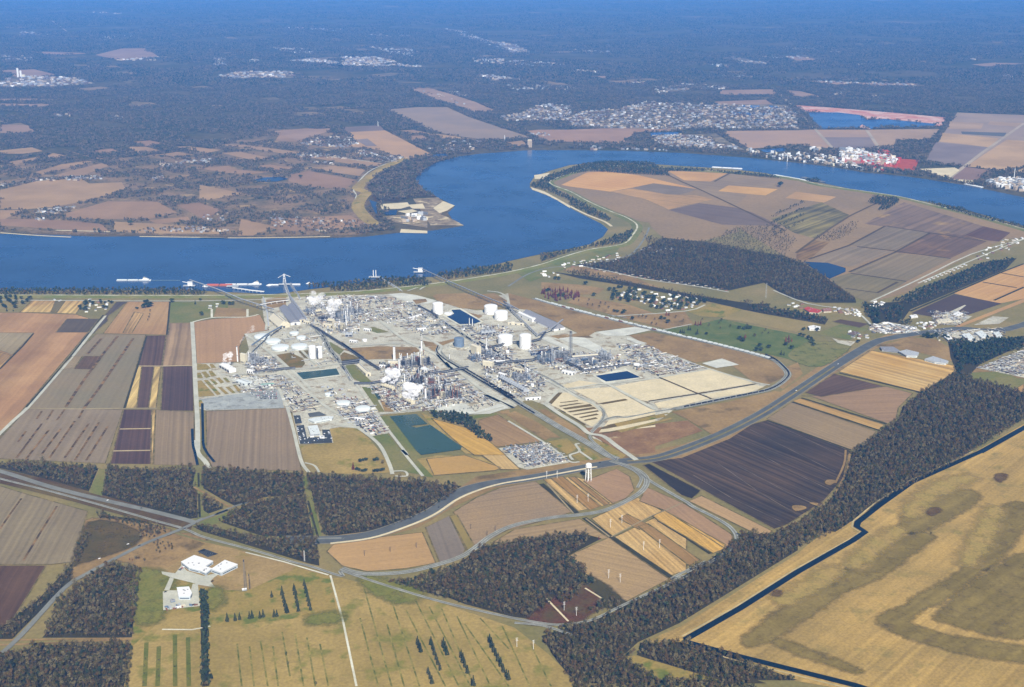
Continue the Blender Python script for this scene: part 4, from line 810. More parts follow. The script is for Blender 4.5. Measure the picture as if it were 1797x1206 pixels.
gaps = [corridor('D2 0,455 400,555 800,665 1200,780 1450,850 / C8 720,740 1100,840 1400,930 1560,970 1797,1045 / A7 200,670 500,760 800,830 1000,870 1150,885 1300,860 1450,790 1600,720 1797,630', 16),
        corridor('D2 0,395 400,520 800,620 1150,700 1450,775 1530,800', 26), corridor('A6 0,1040 120,930 330,700 450,620 620,530 760,460 960,380', 16), corridor('A6 -60,978 130,975 690,956', 16),
        corridor('C8 630,340 860,470 930,500', 14), corridor('C8 265,210 262,330 250,460', 9), corridor('C8 930,500 1180,430 1500,390', 7), corridor('C8 590,680 750,640 900,690 1150,735', 8),
        corridor('D4 120,580 320,800', 7), corridor('D4 455,660 560,725', 9), corridor('D4 210,725 350,870', 9), corridor('A7 0,590 60,610 150,620 330,610 500,570 620,530 700,480', 24), corridor('A7 310,140 400,330', 8), corridor('A7 900,875 1200,940', 9)]
# big woods near the camera
NW = [.2, .18, .18, .14, .12, .08, .1]
wood(['D2 0,345 210,330 500,350 775,368 700,548 450,476 200,412 0,368', 'D2 848,375 1170,390 1180,690 1150,685 805,585', 'D2 1175,400 1330,380 1540,385 1510,500 1555,540 1558,755 1490,768 1180,695',
      'C8 700,205 960,215 1490,240 1500,390 1180,420 960,488 860,440 690,340', 'C8 708,408 865,503 745,545 705,518', 'C8 1520,245 2050,280 2400,300 2700,330 2720,380 2560,470 2350,600 2000,690 1650,735 1560,420',
      'C8 830,612 1060,472 1500,398 1575,738 1150,715', 'C8 625,655 720,645 1150,742 1600,757 1620,940 1530,930 1200,830 700,690'], 'near', 6.3, (.45, 1.15), exclude=gaps, weights=NW)
wood(['A6 222,945 300,770 440,650 560,565 735,600 690,945', 'A6 -200,1080 220,1000 685,985 670,1260 -300,1260'], 'near', 6.3, (.45, 1.15), exclude=gaps, weights=NW)
wood(['A6 -60,960 180,770 370,570 380,620 60,960', 'A6 380,560 400,470 440,400 470,430 420,560', 'A6 500,290 640,340 880,385 860,420 740,440 720,380 600,350 510,320'], 'near', 7, (.45, .9), exclude=gaps, weights=NW)
wood(['D4 0,370 250,335 455,320 490,350 350,455 460,560 440,618 250,755 100,845 0,835 -300,760 -450,720 -800,620 -650,610 -350,520 -200,410', 'D4 480,590 520,590 520,640 450,640', 'D4 270,740 420,650 440,680 320,790', 'D4 480,800 560,730 640,780 560,830', 'D4 600,710 690,740 640,770', 'D4 460,345 470,320 480,380 400,420'], 'near', 6.3, (.45, 1.15), exclude=gaps, weights=NW)
wood(['D3 1797,335 1700,300 1560,260 1440,235 1400,200 1330,220 1150,330 1040,410 1010,500 910,560 715,705 660,900 540,1050 480,1100 640,1190 850,1035 1100,905 1400,745 1797,500', 'D4 1640,330 1797,250 1970,140 2080,280 1797,415',
      'D4 1000,625 1215,510 1290,470 1450,320 1640,330 1797,250 1797,418 1300,722 1050,876 800,990 700,1070 760,1085 1000,1130 1300,1200 1600,1330 400,1330 290,1130 215,1020 190,960 330,900 470,870 640,820 840,700',
      'D4 840,1012 1050,1005 1300,1065 1797,1245 1300,1240 780,1080', 'O 1797,692 1900,680 2100,560 2100,600 1797,738', 'D3 545,1045 500,1090 360,1180 600,1215 660,1165 600,1120'], 'near', 6.3, (.45, 1.15), exclude=gaps + [gpts('D4 705,1090 785,1085 1000,1150 1350,1250 900,1240')], weights=NW)
wood(['A5 1405,600 1500,600 1520,640 1500,720 1460,740', 'A5 1500,620 1640,590 1797,590 1797,640 1700,660 1560,730 1500,720', 'A5 1440,730 1480,740 1440,800'], 'belt', 8, weights=[.1, .4, .1, .4])
wood(['B5 930,760 1010,750 1190,770 1310,790 1400,880 1590,1050 1560,1065 1400,1000 1280,900 1150,860 940,800'], 'belt', 6.5, (.8, 1.1), weights=[.05, .45, .05, .45])
wood('D5 665,490 712,480 718,740 740,1206 672,1206 682,760', 'belt', 4.2, (.6, .95), weights=[.05, .45, .05, .45], name='hedgerow')
# middle distance
wood(['C1 280,300 520,280 700,240 830,160 960,90 1130,108 / A5 130,80 300,114 540,158 640,190 780,285 905,372 905,388 700,388 560,365 430,285 250,325 0,300 / C1 1450,480 1000,425 720,375 420,325'], 'near', 9, (.55, 1.1), weights=NW)
wood(['C1 180,345 330,345 700,440 1200,535 1600,600 1797,610 1797,670 1650,590 1350,580 1150,540 800,470 450,420 250,380', 'C1 760,0 830,90 800,60', 'C1 820,80 940,90 900,140 840,130'], 'near', 10, (.6, 1.), weights=NW, keep=.9)
wood(['A5 350,415 600,445 765,480 750,505 520,465 360,438', 'A5 1100,390 1350,285 1600,185 1750,165 1690,220 1440,320 1200,400', 'A5 950,400 1040,420 1030,480 960,470', 'A5 1050,440 1150,400 1160,470 1080,500', 'A5 1130,490 1200,490 1200,515 1140,510'], 'belt', 9, (.7, 1.1))
wood(['A5 1200,400 1440,300 1560,240 1560,270 1330,370 1200,430'], 'near', 16, (.4, .8), weights=NW)
wood(['D1 -300,180 1480,175 1640,195 1600,222 1400,218 -300,218', 'B1 1250,190 1500,170 1797,150 / B2 480,130 490,210 300,240 0,255 / B1 1500,250 1490,215 1250,215', 'B2 430,125 800,105 930,170 900,200 650,205 500,190', 'B2 950,90 1100,50 1797,-30 1797,45 1090,130', 'C1 0,215 340,165 560,85 650,50 730,20 690,100 640,125 380,160 200,205 0,275',
      'C5 1475,880 1520,862 1640,805 1797,755 / C6 100,715 300,695 660,705 720,752 860,748 1130,768 1540,800 1680,832 1500,815 1100,770 770,770 780,808 640,800 450,790 150,770 0,795 / C5 1797,795 1620,865 1700,925 1797,975 1797,1005 1700,960 1600,920 1490,892', 'C6 0,975 100,1020 200,1080 330,1155 300,1165 150,1110 0,1035',
      'C7 70,745 180,745 190,768 80,762', 'C7 1020,920 1300,975 1500,1045 1797,1115 1797,1135 1500,1062 1200,985', 'C7 570,935 610,880 820,895 810,920 720,985 650,990 680,945'], 'belt', 9.5, (.75, 1.15), name='riverside_trees')
wood(['C2 140,180 330,90 500,40 460,110 350,190 270,200', 'A5 130,75 300,115 540,155 600,70 480,-10 280,0 180,55'], 'near', 11, (.35, .75), weights=NW, keep=.8)
dl = ['C2 -200,%d 60,%d 70,%d -190,%d' % (y + 30, y - 90, y - 80, y + 45) for y in (-30, 20, 70, 120)]
wood(dl, 'belt', 11, (.5, .8), name='hedgerow')
# north bank: belts and woods between the fields
NOPEN = NORTH_OPEN + [corridor('C4 1620,355 1500,400 1380,470 1290,540 1250,590 1320,620 1280,660 1250,740 1350,850 1440,868', 90)]
wood('C5 580,830 650,765 750,705 910,660 700,660 500,690 380,750 260,810 210,890 260,990 440,1000 560,975 740,965 640,915', 'mid', 26, (.7, 1.), name='far_woodland', weights=[.25] * 4)
zone = [(-400, 409), (0, 405), (170, 410), (330, 411), (450, 414), (640, 410), (690, 404), (690, 355), (640, 330), (660, 310), (720, 280), (800, 272), (930, 261), (1100, 262), (1200, 266), (1312, 274), (1400, 284), (1522, 302), (1620, 311), (1797, 342), (2000, 385), (2000, 150), (-300, 150)]
BANK = [(-400, 404), (170, 408), (330, 410), (450, 412), (620, 410), (640, 395), (625, 345), (645, 315), (700, 275), (690, 262), (600, 235), (480, 225), (380, 262), (250, 275), (100, 285), (-400, 300)]
wood([zone], 'mid', 29, (.65, 1.05), exclude=NOPEN + [gpts(BANK)], patch=-.75, pscale=150, name='far_woodland')
wood([BANK], 'mid', 25, (.45, .9), exclude=NOPEN, patch=-.1, pscale=85, name='bank_woodland')
wood(['C6 0,330 100,300 400,270 600,220 820,230 1100,240 1500,260 1797,260 1797,430 1200,440 1150,420 900,440 0,420', 'C5 1230,340 1420,310 1540,250 1797,250 1797,370 1300,370', 'C6 650,490 860,480 1100,500 1180,560 1300,580 1330,595 800,575 640,530'], 'mid', 38, (.4, .75), patch=-.6, pscale=90, name='town_trees')
wood(['C4 780,240 940,190 1190,180 1250,240 1000,260', 'C4 740,320 930,310 1280,355 880,345', 'C4 1190,290 1330,290 1610,345 1560,385 1300,330', 'C3 250,430 640,400 830,405 640,440', 'C3 290,660 600,640 450,700', 'C4 450,770 900,820 1340,850 1250,920 560,900', 'C3 1100,810 1450,800 1797,820 1797,850 1100,840'], 'mid', 34, (.4, .7), name='town_trees')
wood(['O -200,150 1997,150 1900,62 -100,62'], 'far', 100, (.8, 1.15), exclude=NOPEN, patch=-.8, pscale=500, name='far_woodland')
wood(['O -100,62 1900,62 1800,24 0,24'], 'far', 170, (1., 1.5), patch=-.8, pscale=900, name='far_woodland')

wood(['O -100,24 1900,24 1800,5 0,5'], 'far', 210, (1.1, 1.6), patch=-.8, pscale=900, name='far_woodland')
# ================================================================ THE PLANT
W = {k: paint(k + '_paint', c, .55, v) for k, c, v in (('white', S(224,224,220), .06), ('shaded_white', S(176,186,192), .08), ('red_works', S(186,96,78), .2), ('cream', S(206,198,172), .1), ('pale', S(206,212,208), .08), ('grey', S(148,150,152), .15), ('steel', S(120,122,124), .25), ('dark', S(62,62,66), .2), ('black', S(34,34,38), .2),  # works hall walls: white with shading put into the colour, below brighter roofs
     ('blue_grey', S(106,122,140), .1), ('rust', S(136,92,70), .2), ('red', S(176,64,48), .15), ('roof_grey', S(132,132,136), .1), ('roof_brown', S(112,92,78), .2), ('blue', S(70,110,150), .1), ('green', S(110,150,130), .1), ('galv', S(172,176,178), .15), ('brick', S(150,104,82), .2), ('glass', S(40,52,66), .1), ('house_tan', S(176,160,138), .15))}
HA = heading(*q('B2 400,560 1150,1070'))          # long streets of the plant
GZ = 1.7                                           # top of the yard surfaces
def at(px, py, z=GZ): x, y = G(px, py, z); return (x, y, z)
def atf(s): p = q(s)[0]; return at(*p)
ALL_LABELS = set()
def storage_tank(loc, r, h, label, mat='white', dome=.12, group=None, bund=0, name='storage_tank'):
    t = empty(name, loc, 0, label, 'tank', group)
    MB().cyl(0, 0, -.6, r, h + .6, 32).build('shell', W[mat], t)
    m = MB(); m.cyl(0, 0, h + .02, r * 1.012, .4, 32, r * 1.0, r * dome * 2, 4); m.build('roof', W[mat], t)
    s = MB()
    for k in range(18):                            # spiral stair on the side turned to the camera
        a0, a1 = -2.4 + k * .07, -2.4 + (k + 1) * .07
        s.bar(((r + .6) * math.cos(a0), (r + .6) * math.sin(a0), h * k / 18), ((r + .6) * math.cos(a1), (r + .6) * math.sin(a1), h * (k + 1) / 18), .35, 4)
    s.build('stair', W['steel'], t)
    m = MB(); m.cyl(r * .3, -r * .3, h + r * dome, .8, 2, 8).build('vent', W['grey'], t)
    if bund:
        m = MB(); n = 32
        vs, fs = [], []
        for i in range(n):
            a = 2 * math.pi * i / n
            for rr, zz in ((bund - 4, -.4), (bund - 1, 2), (bund + 1, 2), (bund + 4, -.4)): vs.append((rr * math.cos(a), rr * math.sin(a), zz))
        for i in range(n):
            for j in range(3): a_, b_ = i * 4 + j, ((i + 1) % n) * 4 + j; fs.append((a_, b_, b_ + 1, a_ + 1))
        m.add(vs, fs).build('bund', M['gravel'], t)
    return t
storage_tank(atf('B2 1010,478'), 19, 36, 'very tall white tank at the corner of the deep blue pond')
storage_tank(atf('B2 1120,488'), 15, 4, 'low flat white tank between the very tall tank and the blue pond', dome=.03)
storage_tank(atf('B2 1565,475'), 24, 25, 'wide white dome tank beside the conveyor, the farther of a touching pair', bund=0)
storage_tank(atf('B2 1672,535'), 24, 24, 'wide white dome tank beside the conveyor, the nearer of a touching pair')
storage_tank(atf('B3 220,795'), 25, 25, 'wide white dome tank next to the tall white cylinder in mid plant')
storage_tank(atf('B3 430,840'), 19.5, 42, 'tall white cylinder tank standing alone in a square gravel bund')
storage_tank(atf('B2 1232,822'), 16.5, 26, 'blue grey tank in a round gravel bund', 'blue_grey', .06, bund=34)
storage_tank(atf('B1 1308,945'), 11.5, 38, 'tall white tank left of the pipe tower by the grassy bund')
storage_tank(atf('B1 1382,940'), 10, 34, 'tall white tank half hidden behind the pipe tower by the grassy bund')
m = empty('pipe_tower', atf('B1 1362,960'), HA, 'narrow grey pipe tower between two tall white tanks', 'tower')
f = MB()
for dx in (-2.5, 2.5):
    for dy in (-2, 2): f.bar((dx, dy, 0), (dx, dy, 37), .4)
for z in range(4, 38, 4): f.box(0, 0, z, 5.6, 4.6, .4)
f.build('steel_frame', W['steel'], m); MB().cyl(0, 0, 0, .9, 36, 8).build('pipe', W['dark'], m)
for s, r, h, lab in (('B1 780,735', 27, 6, 'low pale round tank farthest left in the tank field, partly under the sloping conveyor'), ('B1 895,785', 25, 6, 'low pale round tank just right of the sloping conveyor'), ('B1 970,850', 29, 6, 'lowest and widest pale round tank beside the straight plant road'),
                     ('B1 1170,840', 27, 6, 'low pale round tank next to the two tall white tanks'), ('B1 1190,748', 16, 7, 'small pale round tank at the back of the tank field'), ('B1 1115,700', 16, 6, 'small cream topped round tank nearest the white A roofed shed')):
    storage_tank(atf(s), r, h, lab, 'pale', .1)
storage_tank(atf('B1 1310,375'), 14, 14, 'white tank behind the steam at the river side of the plant'); storage_tank(atf('B1 1278,330'), 12, 5, 'flat white tank nearest the levee')
storage_tank(atf('D6 735,55'), 20, 4.5, 'pale blue flat round tank beside a rusty pipe stack', 'pale', .09)
storage_tank(atf('D6 940,120'), 22, 6, 'pale blue round tank with a shallow cone roof by the street corner', 'pale', .12)
storage_tank(atf('B4 1470,265'), 9, 6, 'small pale tank behind the flat round tank', 'pale', .1)
for i, (s, r, h, lab) in enumerate((('B5 870,300', 6, 10, 'white tank with a black doorway in the middle of the tan units'), ('B6 505,470', 5, 8, 'small white tank at the end of the cooling row'), ('B6 1600,250', 10, 5, 'white low tank beside the corner drain near the large pond'), ('B6 1500,240', 8, 5, 'white round tank at the end of the long pipe rows'),
      ('B3 300,590', 9, 6, 'cream low tank next to the road between dome tanks'), ('B2 1740,900', 6, 9, 'white tank behind the cream hopper building'), ('B2 240,770', 8, 5, 'white low tank next to the brown plot'), ('B2 1080,640', 6, 6, 'small white tank at the edge of the pipe yard'), ('B1 1490,480', 8, 10, 'white tank under the second steam cloud'))):
    storage_tank(atf(s), r, h, lab, 'white' if i not in (4,) else 'cream', .12)

# ---- sheds and buildings
def shed(s, width, h, roof, label, wall='cream', top='roof_grey', cat='shed', name='storage_shed', doors=3, parts=True):
    """gable shed along the ground line a-b (pixels of its centre line)"""
    a, b = [at(*p) for p in q(s)]; L = math.dist(a, b); rz = math.atan2(b[1] - a[1], b[0] - a[0])
    t = empty(name, ((a[0] + b[0]) / 2, (a[1] + b[1]) / 2, GZ), rz, label, cat)
    MB().box(0, 0, -.5, L, width, h + .5).build('wall', W[wall], t)
    m = MB(); m.gable(0, 0, 0, L, width, h + .05, roof, 0, .6); m.build('roof', W[top], t)
    v = MB(); v.box(0, 0, h + roof - .5, L * .9, 1.6, 1.4).build('ridge_vent', W['grey'], t)
    for k in range(doors):
        x = -L / 2 + L * (k + .5) / doors
        for sy in (-1, 1): MB().box(x, sy * (width / 2 + .12), 0, min(5, L / doors * .5), .3, min(5, h * .8)).build('door', W['dark'], t)
    for sx in (-1, 1): MB().box(sx * (L / 2 + .12), 0, 0, .3, min(7, width * .3), min(6, h * .85)).build('end_door', W['dark'], t)
    return t
shed('B1 905,545 1010,632', 40, 7, 17, 'huge cream shed with a steep A roof under the conveyor head', 'cream', 'cream')
shed('B1 960,545 1040,615', 22, 8, 9, 'cream lean shed along the steep A roofed shed', 'cream', 'cream')
shed('B1 1010,440 1130,600', 34, 9, 10, 'long grey roofed storage shed next to the cream A roofed shed', 'white')
shed('B1 1095,415 1205,570', 30, 9, 9, 'long grey roofed storage shed beside the railway')
shed('B3 440,500 790,655', 46, 6, 16, 'very long barn with a dark grey roof below the brown field', 'white')
shed('B3 375,500 525,570', 18, 12, 3, 'white two bay loading shed in front of the long grey barn', 'white', 'white', doors=2)
shed('B5 180,270 280,360', 16, 9, 4, 'cream shed with three black doorways beside the plant road', 'cream', 'cream')
shed('B6 310,295 400,320', 16, 8, 2, 'flat cream building at the head of the tank car rows', 'cream', 'cream')
shed('B6 830,320 940,345', 20, 7, 2, 'flat white building with a long window band in front of the pipe rows', 'white', 'white')
shed('B6 160,345 225,365', 12, 7, 2, 'flat white roofed building at the end of the cooler bank', 'white', 'white')
shed('B6 120,225 215,222', 12, 7, 2, 'long flat white building above the cream box building', 'white', 'white')
shed('B6 430,610 590,598', 9, 5, 1.5, 'long narrow white shed by the street corner south of the unit', 'white', 'white')
shed('B3 250,590 420,600', 14, 5, 2, 'cream flat shed in front of the touching dome tanks', 'cream', 'cream')
shed('B2 1490,1035 1590,1050', 14, 17, 3, 'cream block building with dark pipes around its foot', 'cream', 'cream')
shed('B2 1380,900 1440,925', 18, 30, 3, 'tall cream hopper building near the blue grey tank', 'cream', 'cream')
shed('B1 565,990 615,1000', 12, 28, 2, 'cream boiler house beside the lone white stack', 'cream', 'cream')
shed('B1 790,955 865,965', 14, 9, 2, 'cream shed behind the boiler house', 'cream', 'cream')
shed('B1 630,1095 690,1105', 13, 8, 2, 'white square building at the foot of the boiler unit', 'white', 'white')
shed('B1 1430,610 1540,625', 16, 8, 2, 'cream flat roofed building below the river side unit', 'cream', 'cream')
shed('B1 1225,580 1285,590', 12, 8, 2, 'cream transfer house where the conveyors meet', 'cream', 'cream')
shed('B1 1560,380 1650,410', 12, 6, 3, 'cream long roof behind the steam next to the parking', 'cream', 'cream')
shed('B2 790,660 880,650', 18, 6, 2, 'white workshop in the middle of the open yard', 'white', 'white')
shed('B2 890,560 960,565', 14, 5, 2, 'cream store in the open yard', 'cream', 'cream')
shed('B2 240,655 300,665', 16, 6, 2, 'white store at the edge of the grass plot', 'white', 'white')
shed('B2 700,540 830,500', 10, 4, 1.5, 'long white roof in the yard pointing at the very tall tank', 'white', 'white')
shed('B2 90,775 160,785', 12, 5, 2, 'white shed above the brown grass plot', 'white', 'white')
shed('B5 490,235 590,235', 14, 9, 2, 'cream building behind the first steam cloud', 'cream', 'cream')
shed('B5 400,265 470,270', 9, 6, 2, 'white shed left of the first steam cloud', 'white', 'white')
shed('B5 840,300 905,310', 14, 8, 2, 'pale grey shed with a dark gate among the tan units', 'white', 'pale')
shed('B5 690,215 735,215', 12, 14, 2, 'cream tower house behind the tan columns', 'cream', 'cream')
shed('B4 540,115 640,150', 26, 5, 2, 'pale flat roofed building next to the parked cars', 'pale', 'pale')
shed('B4 770,160 900,150', 10, 4, 1.5, 'long green grey roof behind the parked cars', 'pale', 'green')
shed('D6 860,215 960,225', 10, 5, 1.5, 'white hall across the street from the big flat tanks', 'white', 'white')
def block(roof_px, h, label, wall='shaded_white', top='white', name='building', cat='building', extra=None):
    """flat roofed building from its roof corners"""
    pts = [G(a, b, h) for a, b in q(roof_px)]; cx = sum(p[0] for p in pts) / len(pts); cyy = sum(p[1] for p in pts) / len(pts)
    if sum(pts[i - 1][0] * pts[i][1] - pts[i][0] * pts[i - 1][1] for i in range(len(pts))) < 0: pts = pts[::-1]
    t = empty(name, (cx, cyy, 0), 0, label, cat); n = len(pts); L = [(x - cx, y - cyy) for x, y in pts]
    MB().add([(x, y, 0) for x, y in L] + [(x, y, h) for x, y in L], [(i, (i + 1) % n, n + (i + 1) % n, n + i) for i in range(n)]).build('wall', W[wall], t)
    k = 1.015
    m = MB().add([(x * k, y * k, h - .1) for x, y in L] + [(x * k, y * k, h + .6) for x, y in L], [(i, (i + 1) % n, n + (i + 1) % n, n + i) for i in range(n)] + [tuple(range(n, 2 * n))])
    m.build('roof', W[top], t)
    u = MB(); rg = random.Random(label)
    for _ in range(5):
        a, b = rg.sample(L, 2); s = rg.uniform(.2, .5); u.box(a[0] * s + b[0] * (.6 - s), a[1] * s + b[1] * (.6 - s), h + .6, 2.5, 2, 1.4)
    u.build('roof_unit', W['grey'], t)
    w = MB()
    for i in range(n):
        a, b = Vector((*L[i], 0)), Vector((*L[(i + 1) % n], 0)); d = b - a
        if d.length < 8: continue
        o = Vector((d.y, -d.x, 0)).normalized() * .08
        c = (a + b) / 2 + o; w.box(c.x, c.y, h * .42, d.length * .8, .12, h * .18, math.atan2(d.y, d.x))
    w.build('window_band', W['glass'], t)
    return t
block('D5 515,245 615,195 760,240 655,310 575,290', 8, 'white flat roofed works hall, left wing of the factory on the brown lawn')
block('D5 745,300 850,232 948,265 822,328', 9, 'white flat roofed works hall, right wing with tall bare walls')
block('D5 658,312 700,280 752,296 705,332', 7, 'small white office block between the two white works halls')
block('D5 482,442 575,436 598,485 585,510 495,510', 9, 'white rounded process hall on the small gravel yard')
block('B4 1262,515 1330,498 1460,482 1530,488 1510,512 1330,545', 6, 'long white roofed office bending along the car park', 'pale', 'pale')
block('B4 1258,588 1358,576 1390,662 1285,668', 8, 'square pale roofed office surrounded by parked cars', 'galv', 'pale')
block('B4 1280,680 1320,678 1325,698 1285,700', 4, 'little white entrance hut in front of the square office', 'white', 'white')
block('B4 1380,690 1430,685 1435,708 1385,712', 4, 'little white canopy right of the square office', 'white', 'white')
block('D5 430,535 465,530 470,545 435,552', 4, 'grey blue truck shed in the small gravel yard', 'blue_grey', 'grey', 'shed', 'shed')
block('A5 1040,625 1110,625 1150,650 1050,640', 6, 'dark roofed row building by the corn stripes beside the highway', 'grey', 'roof_grey')
block('A5 1140,650 1180,640 1245,655 1235,672 1180,672', 7, 'pale blue roofed hall behind the corn stripes', 'pale', 'galv')
block('A5 1275,690 1320,675 1400,700 1385,712 1330,705', 7, 'pale blue roofed hall at the end of the corn stripes', 'pale', 'galv')
block('A5 640,425 660,415 700,425 735,435 715,447 670,443', 6, 'red roofed hall in the village by the wood', 'cream', 'red')
block('A5 735,425 780,420 785,438 745,440', 5, 'brown red roofed house block next to the red hall', 'cream', 'brick')
block('A5 662,518 690,512 728,520 725,530 670,530', 7, 'lone white hall between the meadow and the park', 'white', 'white')
block('A5 870,555 900,543 930,548 905,565', 5, 'grey brown roofed building by the highway bend', 'grey', 'roof_brown')
block('A5 1420,455 1450,440 1478,450 1450,465', 8, 'white hall with an orange end wall on the dark field', 'cream', 'white')
block('A5 1335,485 1400,475 1425,490 1345,500', 6, 'long cream hall below the dark field', 'cream', 'cream')
block('A5 1195,460 1230,455 1240,465 1205,470', 5, 'small white hall at the left edge of the dark field', 'white', 'white')
block('A5 1470,560 1510,553 1535,580 1500,588', 7, 'white roofed warehouse, left one of the three by the highway', 'white', 'pale')
block('A5 1540,550 1575,540 1610,570 1575,578', 7, 'white roofed warehouse, middle one of the three by the highway', 'white', 'pale')
block('A5 1635,550 1665,545 1685,570 1655,578', 7, 'white roofed warehouse, right one of the three by the highway', 'white', 'pale')
block('A5 1375,570 1400,560 1420,580 1400,590', 6, 'little white shop near the highway trees', 'white', 'white')

# ---- stacks and towers
def stack(s, r, h, label, mat='white', bands=0):
    t = empty('chimney_stack', atf(s), 0, label, 'chimney')
    MB().cyl(0, 0, -.5, r * 1.25, h + .5, 14, r).build('shaft', W[mat], t)
    MB().cyl(0, 0, h - 1.5, r * 1.25, 1.6, 14).build('rim', W['steel'], t)
    m = MB(); m.bar((r * 1.4, -r * .6, 0), (r * 1.1, -r * .5, h), .3); m.build('ladder', W['steel'], t)
    for k in range(bands): MB().cyl(0, 0, h * (.4 + .3 * k), r * 1.5, .8, 12).build('platform', W['steel'], t)
stack('B1 522,985', 1.9, 50, 'lone white stack with a smoke trail beside the boiler house', bands=1)
stack('B1 1663,605', 1.8, 54, 'white stack of the river side unit', bands=2)
stack('B5 545,190', 1.6, 45, 'thin white stack, left of the pair behind the first steam cloud'); stack('B5 558,190', 1.6, 45, 'thin white stack, right of the pair behind the first steam cloud')
stack('B5 605,360', 2, 56, 'white stack rising through the first steam cloud', bands=1)
stack('B5 838,95', 2.2, 36, 'short white stack on the crossing of the plant streets with a puff of smoke')
stack('B5 828,250', 1.6, 42, 'white stack behind the reddish columns'); stack('B5 880,600', 2.6, 34, 'thick white stack in the front tan unit'); stack('B5 818,520', 2.4, 20, 'short white stack at the right edge of the second steam cloud')
stack('B5 1020,460', 1.2, 32, 'thin white stack at the back of the front tan unit'); stack('B5 660,430', 1.4, 30, 'thin pale stack between the two steam clouds')
stack('B3 25,880', 1.3, 48, 'thin white stack beside the dark basin'); stack('B2 1340,600', 1.1, 26, 'thin white vent behind the deep blue pond'); stack('B2 1372,610', 1.1, 26, 'second thin white vent at the pond corner')
stack('B2 1130,960', 1, 18, 'thin vent pole by the curving track'); stack('B6 425,290', 1.3, 32, 'thin grey stack in the cooler unit', 'grey'); stack('B1 1720,420', 1.5, 40, 'grey stack at the back of the river side unit', 'grey')
def lattice(s, w, h, label, name='lattice_tower', mat='steel', taper=.35, cat='tower', head=None, n=10, z=GZ):
    x, y = G(*q(s)[0]); t = empty(name, (x, y, z), .3, label, cat)
    f = MB(); b = MB(); c4 = ((-1, -1), (1, -1), (1, 1), (-1, 1)); W_ = lambda k: w / 2 * (1 - (1 - taper) * k / n)
    th = .55 if 'mast' in name else 1.
    for a, c in c4: f.bar((a * w / 2, c * w / 2, -.5), (a * w / 2 * taper, c * w / 2 * taper, h), (.22 + w * .012) * th)
    for k in range(n):
        for i in range(4):
            a, c = c4[i], c4[(i + 1) % 4]; u, v = W_(k), W_(k + 1)
            b.bar((a[0] * u, a[1] * u, h * k / n), (c[0] * v, c[1] * v, h * (k + 1) / n), (.14 + w * .006) * th); b.bar((a[0] * v, a[1] * v, h * (k + 1) / n), (c[0] * v, c[1] * v, h * (k + 1) / n), (.14 + w * .006) * th)
    f.build('leg', W[mat], t); b.build('bracing', W[mat], t)
    if head: MB().cyl(0, 0, h - 2, head, 4, 10).build('head', W['dark'], t)
    return t
tw = lattice('B3 905,960', 11, 88, 'tallest lattice tower of the plant, a dark pylon carrying pipes', head=2.5, n=16, taper=.6); MB().cyl(0, 0, 0, 1.3, 90, 8).build('flare_pipe', W['steel'], tw)
lattice('D5 1010,470', 5, 66, 'grey four legged radio mast on the brown lawn right of the white works', 'radio_mast', 'steel', .4, 'mast', 1.2, 14)
lattice('D5 1042,460', 2, 32, 'dark slim mast beside the taller grey radio mast', 'radio_mast', 'dark', .7, 'mast', .8, 10)
lattice('A5 440,372', 5, 58, 'slim radio mast in front of the mid distance wood', 'radio_mast', 'galv', .5, 'mast')
lattice('C8 1503,925', 2, 24, 'slim white mast beside the railway near the track fork', 'signal_mast', 'white', .6, 'mast', None, 8)
b = empty('equipment_hut', atf('D5 1000,462'), .3, 'small grey hut at the foot of the radio mast', 'hut'); MB().box(0, 0, 0, 9, 5, 3.2).build('wall', W['galv'], b); MB().gable(0, 0, 0, 9, 5, 3.2, 1, 0, .3).build('roof', W['white'], b)
# water tower
t = empty('water_tower', (*G(1032.5, 844), .6), 0, 'white legged water tower in the orange field beside the highway', 'water tower')
for i in range(6):
    a = 6.283 * i / 6 + .3; MB().bar((8.2 * math.cos(a), 8.2 * math.sin(a), -.5), (6.6 * math.cos(a), 6.6 * math.sin(a), 34), .55, 8).build('leg', W['white'], t)
m = MB(); m.cyl(0, 0, 36, 7.6, 6, 24, 7.6, 4.2, 5); m.cyl(0, 0, 31.5, 2.5, 4.5, 24, 7.6); m.build('tank', W['white'], t)
MB().cyl(0, 0, 0, 1.1, 32, 12).build('riser', W['white'], t)
m = MB()
for z in (12, 23):
    for i in range(6):
        a, c = 6.283 * i / 6 + .3, 6.283 * (i + 1) / 6 + .3; r = 8.2 - 1.6 * z / 34; m.bar((r * math.cos(a), r * math.sin(a), z), (r * math.cos(c), r * math.sin(c), z), .25); m.bar((r * math.cos(a), r * math.sin(a), z), (r * .93 * math.cos(c), r * .93 * math.sin(c), z + 10), .15)
m.build('bracing', W['white'], t); MB().cyl(0, 0, 36.5, 8.2, .6, 24).build('walkway', W['white'], t)
